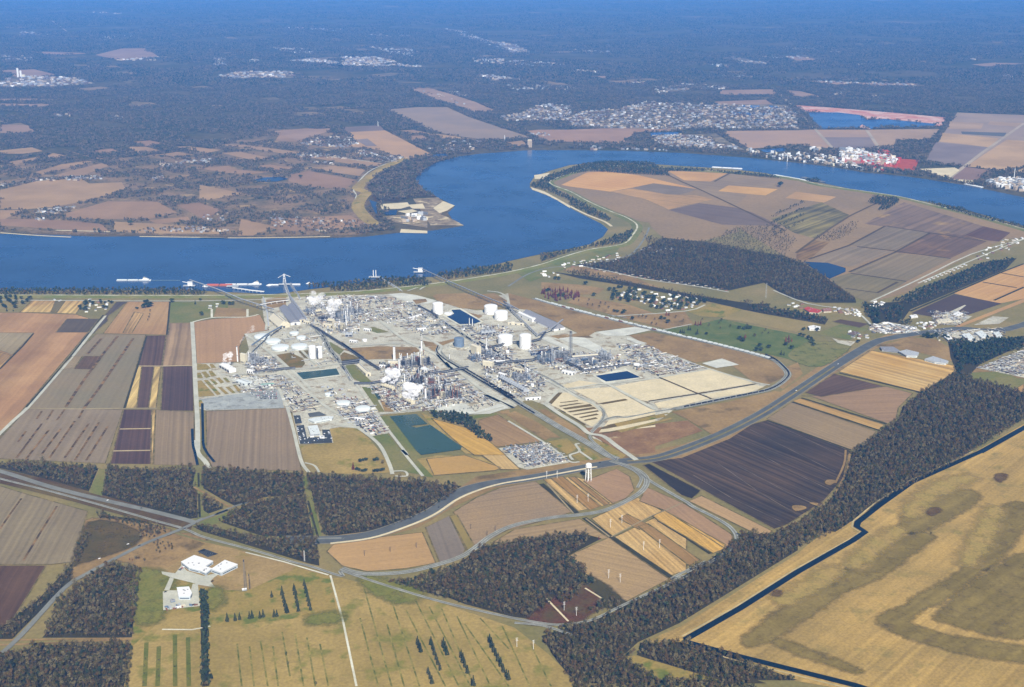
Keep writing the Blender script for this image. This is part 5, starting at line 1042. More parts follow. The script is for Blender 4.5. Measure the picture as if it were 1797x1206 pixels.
# ---- process units: steel frames, columns, vessels, pipes
def unit(s, w, d, label, seed, nf=6, nc=6, hf=(8, 24), hc=(18, 45), tones=('steel', 'grey', 'galv'), cols=('white', 'galv', 'grey')):
    rg = random.Random(seed); nf = int(nf * 1.6); t = empty('process_unit', atf(s), HA, label, 'process unit')
    MB().box(0, 0, -.4, w, d, .55).build('slab', W['steel'], t)
    for k in range(nf):
        x, y = rg.uniform(-.42, .42) * w, rg.uniform(-.42, .42) * d; sx, sy, h = rg.uniform(7, 16), rg.uniform(6, 12), rg.uniform(*hf); m = MB(); nx = 3
        for i in range(nx + 1):
            for j in (-1, 1): m.box(x + (i / nx - .5) * sx, y + j * sy / 2, 0, .5, .5, h)
        z = 4
        while z < h:
            m.box(x, y - sy / 2, z, sx, .5, .5); m.box(x, y + sy / 2, z, sx, .5, .5); m.box(x, y, z, sx * rg.uniform(.3, 1), sy, .25)
            for _ in range(2): m.hcyl(x + rg.uniform(-.3, .3) * sx, y + rg.uniform(-.3, .3) * sy, z + 1.4, rg.uniform(.6, 1.3), rg.uniform(3, 7), rg.choice((0, 1.57)), 6)
            z += 4.5
        m.build('steel_frame', W[rg.choice(tones)], t)
    for k in range(nc):
        x, y, r, h = rg.uniform(-.45, .45) * w, rg.uniform(-.45, .45) * d, rg.uniform(.8, 1.9), rg.uniform(*hc); c = MB(); c.cyl(x, y, 0, r, h, 10, r, r, 2)
        o = c.build('column', W[rg.choice(cols)], t); p = MB()
        for z in range(8, int(h), 8): p.cyl(x, y, z, r + 1, .4, 8)
        p.build('platform', W['steel'], o)
    for k in range(nf):
        m = MB(); m.hcyl(rg.uniform(-.4, .4) * w, rg.uniform(-.4, .4) * d, 2.2, rg.uniform(1.2, 2.2), rg.uniform(6, 14), rg.choice((0, 1.57)), 10); m.build('vessel', W[rg.choice(cols)], t)
    p = MB()
    for k in range(14):
        z = rg.choice((3, 4, 5, 6)); y = rg.uniform(-.45, .45) * d; x = rg.uniform(-.45, .45) * w
        if k % 2: p.bar((-w * rg.uniform(.2, .5), y, z), (w * rg.uniform(.2, .5), y, z), .35)
        else: p.bar((x, -d * rg.uniform(.2, .5), z + .8), (x, d * rg.uniform(.2, .5), z + .8), .35)
    p.build('pipe', W[rg.choice(('galv', 'dark', 'rust'))], t)
    return t
TANS = ('rust', 'steel', 'cream', 'grey', 'dark'); BLU = ('blue_grey', 'steel', 'grey', 'galv')
unit('B1 690,1000', 55, 45, 'boiler unit of steel frames at the left end of the plant', 1, 7, 5, (14, 34), (20, 36))
unit('B1 780,1000', 40, 34, 'low pipe unit right of the boiler unit', 2, 5, 3, (6, 16), (12, 26))
unit('B1 1600,530', 60, 50, 'river side unit of slim blue grey columns, left part', 3, 7, 9, (8, 22), (24, 48), BLU)
unit('B1 1720,480', 60, 55, 'river side unit of slim blue grey columns, right part', 4, 7, 9, (8, 22), (24, 44), BLU)
unit('B1 1590,660', 40, 50, 'cream framed tower unit below the river side unit', 5, 7, 4, (12, 30), (20, 36), ('cream', 'steel', 'grey'), ('cream', 'white'))
unit('B1 1430,540', 50, 36, 'dark low unit under the second steam cloud', 6, 6, 2, (5, 12), (10, 18), ('dark', 'steel'))
unit('B1 1300,460', 60, 50, 'dark cluttered unit beside the railway and the first river side steam', 7, 8, 3, (5, 14), (10, 20), ('dark', 'steel', 'blue_grey'))
unit('B2 120,470', 60, 60, 'grey pipe yard right of the river side unit', 8, 7, 4, (4, 12), (10, 24), BLU)
unit('B5 550,290', 50, 40, 'pale unit under the first plant steam cloud', 9, 6, 3, (6, 16), (12, 28), TANS)
unit('B5 690,250', 42, 60, 'tan unit with tall cream columns behind the white stack', 10, 8, 8, (10, 30), (25, 48), TANS, ('cream', 'white', 'galv'))
unit('B5 850,230', 48, 52, 'reddish unit with the highest rust brown columns', 11, 9, 8, (14, 38), (25, 48), TANS, ('rust', 'cream', 'white'))
unit('B5 770,360', 55, 40, 'tan pipe unit in the centre of the brown units', 12, 8, 4, (6, 18), (12, 30), TANS)
unit('B5 770,430', 50, 40, 'dark framed unit between the two big steam clouds', 13, 7, 5, (8, 24), (14, 34), ('dark', 'steel', 'rust'))
unit('B5 930,450', 60, 36, 'tan unit with a dark roofed frame behind the front unit', 14, 7, 4, (6, 18), (12, 28), TANS)
unit('B5 960,560', 60, 50, 'front tan unit of dense brown frames, left part', 15, 10, 6, (8, 24), (16, 32), TANS, ('rust', 'galv', 'dark'))
unit('B5 1080,560', 50, 46, 'front tan unit of dense brown frames, right part', 16, 9, 6, (8, 22), (16, 32), TANS, ('rust', 'galv', 'dark'))
unit('B5 1190,580', 36, 36, 'dark columned unit at the right end of the front tan unit', 17, 6, 5, (8, 20), (24, 42), ('dark', 'steel'), ('rust', 'dark'))
unit('B5 640,620', 60, 34, 'rusty pipe unit beside the second steam cloud', 18, 8, 2, (4, 10), (10, 16), ('rust', 'cream', 'steel'))
unit('B5 520,560', 60, 34, 'rusty pipe rows left of the second steam cloud', 19, 8, 2, (4, 9), (8, 14), ('rust', 'cream', 'steel'))
unit('B3 640,980', 60, 50, 'blue grey unit left of the tallest lattice tower', 20, 9, 7, (8, 26), (18, 36), BLU)
unit('B3 760,960', 50, 50, 'blue grey unit at the foot of the tallest lattice tower', 21, 9, 7, (10, 30), (20, 40), BLU)
unit('B3 950,1010', 70, 40, 'blue grey pipe rows under the long cream roof', 22, 9, 3, (5, 12), (10, 18), BLU)
unit('B3 1090,990', 60, 40, 'blue grey pipe rows right of the long cream roof', 23, 8, 3, (5, 12), (10, 20), BLU)
unit('B3 1250,940', 60, 46, 'blue grey unit at the right end of the pipe rows', 24, 8, 5, (6, 18), (14, 30), BLU)
unit('B6 400,390', 55, 50, 'blue grey reactor unit beside the cooler bank', 25, 9, 6, (8, 24), (16, 32), BLU)
unit('B6 40,150', 60, 40, 'dark pipe unit in front of the tall cream hopper building', 26, 8, 5, (6, 16), (14, 28), BLU)
unit('B2 1400,960', 50, 36, 'blue grey unit below the tall cream hopper building', 27, 8, 4, (6, 16), (12, 26), BLU)
unit('B2 1450,670', 60, 40, 'low unit with two dark louvred walls by the blue pond', 28, 6, 4, (5, 14), (10, 24), ('steel', 'galv', 'cream'))
unit('B2 1640,660', 50, 40, 'small cream unit behind the wide white dome tank', 29, 5, 3, (5, 12), (10, 20), ('steel', 'cream'))
unit('B2 60,540', 50, 46, 'cream and grey pipe unit at the foot of the white river side stack', 30, 6, 5, (6, 18), (14, 30), ('cream', 'grey', 'galv'))
unit('B6 930,190', 60, 30, 'grid of steel cable frames under the long cream roof', 31, 8, 2, (5, 9), (8, 14), ('galv', 'steel'))
shed('B3 920,960 1190,938', 14, 9, 2, 'long cream roof over the pipe rows beside the tallest tower', 'steel', 'cream')
# cooling towers and coolers
def cooling_tower(s, n, label, mat='cream', cell=11, h=11, group=None):
    a, b = [at(*p) for p in q(s)]; rz = math.atan2(b[1] - a[1], b[0] - a[0]); L = math.dist(a, b); cell = L / n
    t = empty('cooling_tower', ((a[0] + b[0]) / 2, (a[1] + b[1]) / 2, GZ), rz, label, 'cooling tower', group)
    MB().box(0, 0, -.4, L, cell * 1.3, h).build('casing', W[mat], t)
    m = MB()
    for k in range(n): m.box((k + .5 - n / 2) * cell, -cell * .66, 1, cell * .8, .3, h * .55); m.box((k + .5 - n / 2) * cell, cell * .66, 1, cell * .8, .3, h * .55)
    m.build('louvre', W['dark'], t)
    for k in range(n): MB().cyl((k + .5 - n / 2) * cell, 0, h - .4, cell * .38, 3.4, 14, cell * .42).build('fan_stack', W[mat], t)
    return t
cooling_tower('B5 420,475 545,515', 5, 'cream cooling tower under the first big steam cloud'); cooling_tower('B5 610,600 750,665', 6, 'cream cooling tower under the second big steam cloud')
cooling_tower('B1 365,1040 470,1100', 4, 'white walled cooling tower at the left edge of the plant', 'white'); cooling_tower('B1 1470,570 1535,580', 3, 'cream cooling tower under the wide river side steam')
cooling_tower('B1 1340,480 1400,470', 3, 'cream cooling tower under the river side steam nearest the rails'); cooling_tower('B1 1655,720 1730,720', 2, 'dark walled cooling tower below the white river side stack', 'galv')
cooling_tower('B2 1460,705 1610,690', 4, 'dark louvred cooling tower by the blue pond', 'galv'); cooling_tower('B6 170,385 440,530', 11, 'long bank of pale air coolers beside the railway yard', 'galv', h=8)
proto = None
for k in range(11):                                                # row of white inlet boxes
    p = (1055 + k * 47, 300 - k * 6.2); x, y, z = at(850 + p[0] / 5.99, 600 + p[1] / 5.99)
    if not proto:
        proto = empty('air_filter_box', (x, y, z), HA, 'white slanted inlet box, one of the row behind the large pond', 'filter box', 'white inlet boxes in a row')
        MB().box(0, 0, 0, 6, 7, 7, 0, .75).build('hood', W['white'], proto); MB().box(0, 3.6, 0, 4.5, .4, 4).build('grille', W['dark'], proto); o = proto
    else: o = copy_tree(proto); o.location = (x, y, z)
# ---- conveyors and pipe racks
def gallery(s, w, z0, z1, label, mat='galv', step=28, name='conveyor', cat='conveyor', roof='grey', legw=None):
    P = [G(*p) for p in q(s)]; t = empty(name, (*P[0], GZ), 0, label, cat); g = MB(); rf = MB(); L = sum(math.dist(a, b) for a, b in zip(P, P[1:])); acc = 0; legs = []
    for a, b in zip(P, P[1:]):
        l = math.dist(a, b); za, zb = z0 + (z1 - z0) * acc / L, z0 + (z1 - z0) * (acc + l) / L; d = Vector((b[0] - a[0], b[1] - a[1], 0)).normalized(); n = Vector((d.y, -d.x, 0)); o = Vector((*P[0], 0))
        A, B = Vector((*a, za)) - o, Vector((*b, zb)) - o
        for m, k, lo, hi in ((g, w / 2, -1.6, .8), (rf, w / 2 * 1.1, .85, 1.2)):
            vs = [A - n * k + Vector((0, 0, lo)), A + n * k + Vector((0, 0, lo)), A + n * k + Vector((0, 0, hi)), A - n * k + Vector((0, 0, hi)), B - n * k + Vector((0, 0, lo)), B + n * k + Vector((0, 0, lo)), B + n * k + Vector((0, 0, hi)), B - n * k + Vector((0, 0, hi))]
            m.add(vs, [(0, 1, 5, 4), (1, 2, 6, 5), (2, 3, 7, 6), (3, 0, 4, 7), (0, 3, 2, 1), (4, 5, 6, 7)])
        k = step / 2
        while k < l:
            zz = za + (zb - za) * k / l; c = A + d * k
            if len(legs) < 60: legs.append((c, n, zz, d))
            k += step
        acc += l
    g.build('truss', W[mat], t); rf.build('cover', W[roof], t)
    for c, n, zz, d in legs:
        m = MB(); lw = (legw or w) / 2
        for sg in (-1, 1): b0 = c + n * sg * lw * 1.5; m.bar((b0.x, b0.y, -.8), ((c + n * sg * lw).x, (c + n * sg * lw).y, zz - 1.5), .45)
        m.bar(((c - n * lw * 1.25).x, (c - n * lw * 1.25).y, zz * .5), ((c + n * lw * 1.25).x, (c + n * lw * 1.25).y, zz * .5), .3); m.build('trestle', W[mat], t)
    return t
gallery('B1 20,178 300,275 560,385 905,497', 3.8, 18, 20, 'long grey conveyor from the left river dock to the cream A roofed shed', 'steel', 22, roof='galv')
gallery('B1 990,640 840,760 680,925', 4.5, 8, 34, 'dark conveyor climbing across the tank field to the boiler unit', 'steel', 30, roof='blue_grey')
gallery('B2 820,45 1130,190 1450,330 1797,470 / B3 200,400 360,490', 3.6, 16, 16, 'long grey conveyor from the right river dock to the long barn', 'steel', 24)
gallery('B3 560,730 700,690 825,625', 4, 8, 26, 'short conveyor climbing to the gable of the long barn', 'steel', 26)
gallery('B3 240,430 560,740', 4, 9, 9, 'low grey conveyor past the white loading shed', 'galv', 24)
gallery('B1 1010,170 1045,270 1075,345 1250,590', 5, 16, 16, 'white pipe trestle from the crane dock past the grey sheds', 'white', 22)
gallery('B1 1080,190 1160,310 1180,350', 3, 10, 8, 'thin white pipe bridge right of the crane dock', 'white', 20)
gallery('B1 470,228 660,255 800,268', 5, 6, 5, 'white causeway bridge from the barge dock to the bank', 'white', 18, 'causeway', 'bridge', 'white')
gallery('B1 790,330 830,480 850,640', 4, 7, 7, 'pale pipe bridge along the left edge of the plant', 'cream', 24, 'pipe_rack', 'pipe rack', 'galv')
gallery('B1 720,420 900,385 1060,365', 5, 9, 9, 'white pipe bridge from the conveyor to the crane dock trestle', 'white', 24, 'pipe_rack', 'pipe rack', 'dark')
gallery('B2 420,130 620,250', 3, 7, 5, 'pipe bridge from the twin stack dock across the river trees', 'white', 22, 'pipe_rack', 'pipe rack', 'galv')
for s, lab, z in (('D7 840,520 1250,780 1600,1010', 'dark pipe rack along the street beside the railway', 7), ('B2 0,815 200,965 400,1090', 'dark pipe rack beside the brown plots', 7), ('B5 880,370 1100,340 1330,295', 'pipe rack crossing the railway yard to the blue grey units', 9), ('B6 100,255 300,235 520,215 600,165', 'dark pipe rack joining the two blue grey units', 9),
      ('B6 860,240 1040,320', 'blue grey pipe rack running down to the large pond', 8), ('B6 1040,320 1300,285 1540,250', 'low pipe rack in front of the white inlet boxes', 5), ('B1 700,1120 1000,1085 1130,1075', 'pipe rack at the foot of the boiler unit', 7), ('B3 80,860 250,810 370,800', 'dark pipe rack between the two mid plant white tanks', 7), ('B3 480,800 590,770 640,700', 'dark pipe rack right of the tall white cylinder', 7),
      ('B1 1620,1030 1797,1010 / B2 0,1010 190,985', 'pale pipe rack across the street by the green plot', 6), ('B2 800,415 1010,525', 'dark pipe rack beside the very tall tank', 6), ('B5 820,300 720,470', 'rusty pipe rack through the tan units', 9), ('B6 620,150 700,110 780,90', 'pipe rack behind the blue grey unit', 8), ('B5 130,455 310,455 430,430', 'pale pipe rack across the grass strip to the cooling tower', 6)):
    gallery(s, 6, z, z, lab, 'steel', 18, 'pipe_rack', 'pipe rack', 'dark')
# ---- substation by the highway
t = empty('substation', atf('B8 520,350'), heading(*q('B8 150,285 620,225')), 'grey electrical substation on pale gravel beside the highway', 'substation')
o0 = t.location; u0 = heading(*q('B8 150,285 620,225')); rg = random.Random(4)
c_, s_ = math.cos(-u0), math.sin(-u0)
for r_ in range(6):
    for k in range(7):
        a = q('B8 %f,%f' % (230 + k * 62 + r_ * 52, 292 - k * 6 + r_ * 30))[0]; x, y, z = at(*a); dx, dy = x - o0.x, y - o0.y; X, Y = dx * c_ - dy * s_, dx * s_ + dy * c_
        if abs(X) > 150: continue
        m = MB(); h = rg.uniform(8, 15); m.bar((X, Y - 5, 0), (X, Y - 5, h), .3); m.bar((X, Y + 5, 0), (X, Y + 5, h), .3); m.bar((X, Y - 6, h), (X, Y + 6, h), .35)
        for q_ in (-3, 0, 3): m.bar((X, Y + q_, h), (X, Y + q_, h - 2.4), .25); m.box(X + 2.5, Y + q_, 0, 1, 1, rg.uniform(2, 5))
        m.build('gantry', W[rg.choice(('galv', 'grey', 'steel', 'blue_grey'))], t)
        if rg.random() < .3: MB().box(X - 5, Y, 0, 5, 4, 4.5).build('transformer', W['blue_grey'], t)
MB().box(20, -30, 0, 14, 6, 4).build('control_hut', W['white'], t)
# ---- steam: real volumes
def steam(s, name, size, n, dens, label, seed, lean=(0, 0), z0=14, rise=1., base=.5):
    """a cloud of overlapping puffs joined to one closed lump"""
    rg = random.Random(seed); x, y, _ = atf(s); bm = bmesh.new()
    for k in range(n):
        u = (k / max(1, n - 1)) ** .8; r = size * (.2 + .22 * u) * rg.uniform(.6, 1.3); w = size * (base + .25 * u)
        c = Vector((lean[0] * u + rg.uniform(-w, w), lean[1] * u + rg.uniform(-w, w) * .6, z0 + r * .5 + size * rise * u * 1.3))
        bmesh.ops.create_icosphere(bm, subdivisions=2, radius=r, matrix=Matrix.Translation(c) @ Matrix.Diagonal((1.1, 1.1, .8, 1)))
    me = bpy.data.meshes.new(name); bm.to_mesh(me); bm.free()
    mt = bpy.data.materials.new('steam_volume'); mt.use_nodes = True; nt_ = mt.node_tree
    for nn in list(nt_.nodes): nt_.nodes.remove(nn)
    o_ = N(nt_, 'OutputMaterial'); v = N(nt_, 'VolumePrincipled'); v.inputs['Color'].default_value = (.99, .99, 1, 1); v.inputs['Anisotropy'].default_value = -.35
    tc = N(nt_, 'TexCoord'); nz = ramp_(nt_, noise_(nt_, tc.outputs['Object'], 3.4 / size, 4), .42, .62)
    nt_.links.new(math_(nt_, 'MULTIPLY', nz, dens), v.inputs['Density']); nt_.links.new(v.outputs[0], o_.inputs['Volume'])
    ob = mesh_obj(name, me, mt); ob.location = (x, y, 0)
    md = ob.modifiers.new('join', 'REMESH'); md.mode = 'VOXEL'; md.voxel_size = size / 16
    tag(ob, label, 'steam', None, 'stuff')
steam('B5 500,480', 'steam', 30, 26, .13, 'thick white steam cloud over the first cooling tower', 1, (6, 12), 11, .9, .55)
steam('B5 690,640', 'steam', 30, 26, .13, 'thick white steam cloud over the second cooling tower', 2, (14, 8), 11, .8, .6)
steam('B1 1500,565', 'steam', 28, 24, .07, 'tall pale steam cloud over the river side cooling tower', 3, (12, 14), 11, 1.5, .35)
steam('B1 1370,470', 'steam', 30, 24, .04, 'thin spreading steam near the river side rails', 4, (-10, 50), 11, 1.1, .6)
steam('B1 415,1060', 'steam', 16, 18, .14, 'small steam puff over the left cooling tower', 5, (2, 10), 11, 1.8, .6)
steam('B1 522,985', 'smoke', 14, 18, .04, 'grey smoke trail from the lone white stack', 6, (40, 90), 50, 2., .15)
steam('B5 838,95', 'steam', 8, 8, .12, 'small steam puff on the short white stack', 7, (2, 2), 35, 1.2, .2)
# ================================================================ SINGLE TREES
rng = np.random.default_rng(5); PROT = {}
def tree_proto(kind, n_v=3):
    out = []
    for i in range(n_v):
        if kind == 'live_oak': V = crown_leaves(rng, 260, 7.5, 8.5, 3, 1.15, lobes=7); tr = trunk_mb(rng, .6, 9, 5, 4); m = M['ever']
        elif kind == 'bare_tree': V = crown_leaves(rng, 150, 5, 9, 3.5, .8, lobes=6); tr = trunk_mb(rng, .4, 11, 6, 3.4); m = M['bare']
        elif kind == 'conifer_tree': V = crown_leaves(rng, 240, 3.4, 13, 1.5, .9, 'cone'); tr = trunk_mb(rng, .35, 12, 2, 1); m = M['conif']
        elif kind == 'cypress_tree': V = crown_leaves(rng, 220, 3.2, 13, 2, .9, 'cone'); tr = trunk_mb(rng, .4, 12, 2, 1); m = M['rust']
        elif kind == 'young_tree': V = crown_leaves(rng, 120, 3, 5, 1.5, .7, lobes=5); tr = trunk_mb(rng, .25, 6, 4, 1.8); m = M['young']
        out.append((leaf_mesh(kind + '_crown', V), tr.mesh(kind + '_trunk'), m))
        out[-1][0].materials.append(m); out[-1][1].materials.append(M['bark'])
    return out
CAT = {'live_oak': 'tree', 'bare_tree': 'tree', 'conifer_tree': 'tree', 'cypress_tree': 'tree', 'young_tree': 'tree'}
def plant_tree(kind, px, py, label, group=None, size=1.0):
    if kind not in PROT: PROT[kind] = tree_proto(kind)
    cm, tm, m = random.choice(PROT[kind]); t = empty(kind, (*(px if py is None else G(px, py)), .4), random.uniform(0, 6.28), label, 'tree', group); s = size * random.uniform(.85, 1.18); t.scale = (s, s, s)
    for n, me in (('crown', cm), ('trunk', tm)):
        o = bpy.data.objects.new(n, me); C.objects.link(o); o.parent = t
def trees(kind, s, label, group=None, size=1.):
    for px, py in q(s): plant_tree(kind, px, py, label, group, size)
def tree_fill(kind, poly, n, label, group, size=1., sd=1):
    p = np.array(gpts(poly)); r = np.random.default_rng(sd); lo, hi = p.min(0), p.max(0); k = 0; used = []
    for _ in range(4000):
        a = r.uniform(lo, hi)
        if not inside(a[None], p.tolist())[0] or any(math.dist(a, b) < 7 for b in used): continue
        used.append(a); k += 1
        plant_tree(kind, tuple(a), None, label, group, size)
        if k >= n: break
trees('conifer_tree', 'D5 1210,520', 'dark fir standing alone above the short row on the striped pasture'); 
for s, lab, g in (('D5 870,705 930,700 965,692', 'dark bushy fir in the left clump of the low row on the striped pasture', 'left fir clump'), ('D5 1040,685 1060,680 1120,680 1145,672', 'dark bushy fir in the middle clump of the low row on the striped pasture', 'middle fir clump'), ('D5 1230,672 1250,668', 'dark fir of the pair at the right end of the low row', 'right fir pair'),
  ('D5 1290,500 1298,530 1305,560 1312,590 1320,620 1328,640', 'tall dark fir in the left of three upright rows on the striped pasture', 'left upright fir row'), ('D5 1382,470 1390,500 1396,530 1402,560 1408,590 1415,630', 'tall dark fir in the middle of three upright rows on the striped pasture', 'middle upright fir row'), ('D5 1460,430 1468,460 1475,490 1483,520 1490,550 1498,585 1508,620', 'tall dark fir in the right of three upright rows on the striped pasture', 'right upright fir row'),
  ('A7 395,985 402,1005 410,1025', 'dark fir in the short row nearest the pasture edge track', 'short fir row'), ('A7 465,990 475,1015 483,1040 492,1065 500,1090 512,1120', 'dark fir in the long left row on the tan pasture', 'left pasture fir row'), ('A7 530,1000 540,1020 548,1040', 'dark fir in the short middle row on the tan pasture', 'short middle fir row'), ('A7 622,1055 632,1080 642,1105 655,1135', 'dark fir in the lower middle row on the tan pasture', 'lower middle fir row'),
  ('A7 770,975 780,1000 792,1025 803,1045 815,1075 828,1100 842,1130 858,1155 868,1170', 'dark fir in the longest row on the tan pasture', 'longest fir row'), ('A7 450,1140 460,1165 470,1190 685,1200', 'dark fir at the bottom edge of the tan pasture', 'bottom edge firs')):
    trees('conifer_tree', s, lab, g, 1.2)
for s, lab, g in (('D6 880,760 905,765 935,775 965,770', 'round evergreen oak in the clump beside the red cypress', 'oak clump by the red cypress'), ('D6 1060,780 1090,775 1130,770 1150,765', 'round evergreen oak in the lower clump near the entrance road', 'lower oak clump'), ('D6 1065,660 1090,655', 'round evergreen oak near the bend of the entrance road', 'oak pair at the entrance bend'), ('D6 905,672 940,660 970,655', 'evergreen oak behind the bare plot at the entrance', 'oaks behind the bare plot')):
    trees('live_oak', s, lab, g, .8)
trees('cypress_tree', 'D6 838,750', 'single rust red cypress at the wood edge by the plant entrance', None, 1.5)
trees('bare_tree', 'D6 1150,690', 'bare tree beside the entrance road bend')
trees('live_oak', 'D1 1135,320 1165,315 1190,310 1155,290', 'big dark oak in the clump on the tan field by the river', 'oak clump on the field', 1.5); trees('live_oak', 'D1 1080,330', 'small dark oak left of the field clump'); trees('live_oak', 'D1 1360,275', 'round oak beside the grass by the levee', None, 1.3); trees('live_oak', 'D1 1587,380', 'lone dark oak below the farm lane', None, 1.2); trees('live_oak', 'D1 1580,262', 'dark oak left of the farm house'); trees('conifer_tree', 'D1 1540,290', 'narrow dark tree by the farm house lane'); trees('live_oak', 'B1 365,385 385,390 440,395 470,392', 'dark oak under the long left conveyor', 'oaks under the conveyor', 1.1)
trees('bare_tree', 'D1 1185,350 1180,375 1175,400 1165,420', 'bare tree in the hedge running down from the oak clump', 'hedge below the oak clump', .8)
tree_fill('live_oak', 'D1 -60,240 40,235 130,240 240,255 230,290 130,330 0,320', 22, 'dark oak of the grove at the left edge by the levee', 'grove at the left edge', 1.15, 2)
trees('conifer_tree', 'D1 55,345 105,345', 'narrow dark tree at the lower rim of the left edge grove', 'rim trees of the left grove', .8)
tree_fill('live_oak', 'D1 620,320 660,260 710,250 740,290 700,340 640,350', 12, 'dark oak on the left of the farm hamlet', 'oaks left of the hamlet', 1.0, 3); trees('live_oak', 'D1 800,285 830,285 815,320 840,320 880,285 860,275 790,270', 'dark oak on the right of the farm hamlet', 'oaks right of the hamlet')
# park lawn on the right
for k, s, lab, g in (('cypress_tree', 'C1 1215,770 1235,775 1255,770', 'rust red cypress at the corner of the green lawn', 'red cypresses at the lawn corner'), ('cypress_tree', 'C1 1575,885 1600,890 1610,870', 'rust red cypress in the middle of the green lawn', 'red cypresses mid lawn'), ('cypress_tree', 'A5 545,600 560,605 575,600 560,590', 'rust red cypress at the right end of the green lawn', 'red cypresses at the lawn end'), ('cypress_tree', 'C1 985,695 1005,695', 'rust red cypress beside the village oaks', 'red cypresses by the village'),
  ('live_oak', 'C1 1300,845', 'single round oak on the left of the green lawn', None), ('conifer_tree', 'C1 1230,840 1220,845', 'dark pointed tree left of the round lawn oak', 'pointed lawn trees'), ('conifer_tree', 'C1 1095,830 1110,830 1125,835 1160,810 1175,810', 'dark pointed tree on the brown edge of the lawn', 'pointed trees at the lawn edge'), ('live_oak', 'C1 1560,800 1600,805 1625,800 1645,800', 'dark oak in the row along the back of the lawn', 'oaks along the back of the lawn'), ('live_oak', 'C1 1720,940 1700,975 1735,975', 'dark oak near the railway bend on the lawn', 'oaks by the railway bend'),
  ('live_oak', 'A5 455,635', 'lone round oak low on the lawn', None), ('live_oak', 'A5 575,640 545,620', 'round oak under the red cypresses', 'oaks under the red cypresses'), ('conifer_tree', 'A5 520,670 535,672', 'dark pointed tree at the lower edge of the lawn', 'pointed trees low on the lawn'), ('bare_tree', 'C1 1410,800 1320,780 1270,730 1490,790 1680,860 1400,760 1420,740', 'thin bare tree on the back half of the lawn', 'bare lawn trees'), ('live_oak', 'A5 300,590 320,600', 'dark oak beside the red cypresses of mid lawn', 'oaks of mid lawn'),
  ('bare_tree', 'A5 385,575 420,560 455,560 440,545 340,520', 'bare tree along the meadow side of the lawn', 'bare trees along the meadow'), ('live_oak', 'A5 620,570 640,575 660,585 675,595 685,608 692,622', 'dark oak in the curved row at the lawn end', 'curved oak row'),
  ('live_oak', 'C1 720,728', 'round oak on the brown grass below the village', None), ('live_oak', 'C1 940,725 970,725', 'round oak of the pair below the village', 'oak pair below the village'), ('live_oak', 'C1 995,755', 'small round oak near the rail cars', None), ('bare_tree', 'C1 770,710 800,710 825,720 895,730 870,765 905,770 1120,740 1060,715', 'thin bare tree on the brown grass above the rail cars', 'bare trees above the rail cars'), ('live_oak', 'C1 575,665 600,670 640,680 655,675', 'dark oak in the clump beside the brown grass', 'oak clump by the brown grass'), ('bare_tree', 'C1 295,585 365,615 405,620 465,605 505,610 455,635 530,640 375,580', 'small tree dotted on the brown grass left of the village', 'small trees left of the village')):
    trees(k, s, lab, g, 1.1 if k != 'bare_tree' else .9)
tree_fill('cypress_tree', 'C1 0,510 60,490 140,490 300,520 300,570 220,575 150,560 150,595 0,555', 60, 'rust red cypress in the dense red grove beside the rail cars', 'red cypress grove', 1.15, 4); trees('live_oak', 'C1 40,505 55,500 130,550 170,545', 'dark oak among the red cypress grove', 'oaks in the red grove', 1.2)
for i, s in enumerate(('C1 415,540', 'C1 350,450', 'C1 110,410 140,412', 'C1 690,590')): trees('live_oak', s, ('round oak left of the village houses', 'dark oak on the meadow above the red grove', 'dark oak of the pair near the river road', 'dark oak below the first village houses')[i], 'oak pair near the river road' if i == 2 else None, 1.2)
tree_fill('live_oak', 'C1 500,520 560,480 680,470 900,540 1080,560 1240,570 1330,580 1300,600 1120,640 1080,665 900,640 760,610 560,575', 75, 'dark oak between the houses of the village above the lawn', 'village oaks', 1.2, 6)
tree_fill('live_oak', 'A5 955,440 1030,420 1045,500 1010,520', 10, 'dark oak in the grove at the village crossroads', 'crossroads grove', 1.3, 7); tree_fill('live_oak', 'A5 1250,570 1290,560 1390,570 1400,590 1300,590', 10, 'dark oak beside the highway opposite the warehouses', 'oaks opposite the warehouses', 1.1, 8)
trees('live_oak', 'A5 710,545 640,540', 'round oak beside the lone white hall', 'oaks by the white hall'); trees('live_oak', 'A5 925,605', 'dark oak near the highway bend', None, 1.2)
tree_fill('bare_tree', 'D5 290,130 330,90 460,110 470,150 330,190', 16, 'bare bush on the brown plot beside the cross road', 'bare bushes by the cross road', .55, 9); trees('bare_tree', 'D5 170,230 190,230 235,245', 'bare bush at the corner of the lane to the works', 'bushes at the works lane', .7); trees('cypress_tree', 'D5 120,235 140,238', 'low rust red shrub at the lane corner', 'rust shrubs at the lane', .4)
tree_fill('bare_tree', 'D2 720,830 1060,820 1060,900 900,960 700,980', 14, 'small dark bush on the olive rough ground', 'bushes on the rough ground', .4, 10)
trees('young_tree', 'D5 1320,965 1335,1035 1550,1190', 'small round bush alone on the striped pasture', 'bushes on the striped pasture'); trees('young_tree', 'D5 240,1000 238,1050 232,1110 345,1010 340,1080 345,1130 468,1060 575,1110 572,1150 225,1180', 'small green bush in the weedy rows left of the hedge', 'bushes in the weedy rows', .7)
trees('live_oak', 'C6 1655,890', 'lone dark tree on the field inside the river bend', None, 2.6); trees('live_oak', 'C4 800,510', 'dark tree beside the far oval pond', None, 1.6); trees('live_oak', 'C3 1030,790', 'round dark tree near the far bank', None, 1.7); trees('live_oak', 'D4 485,630', 'dark oak at the corner of the stubble field', None, 1.2); trees('cypress_tree', 'D4 543,350', 'small rust red cypress on the field corner', None, .7)
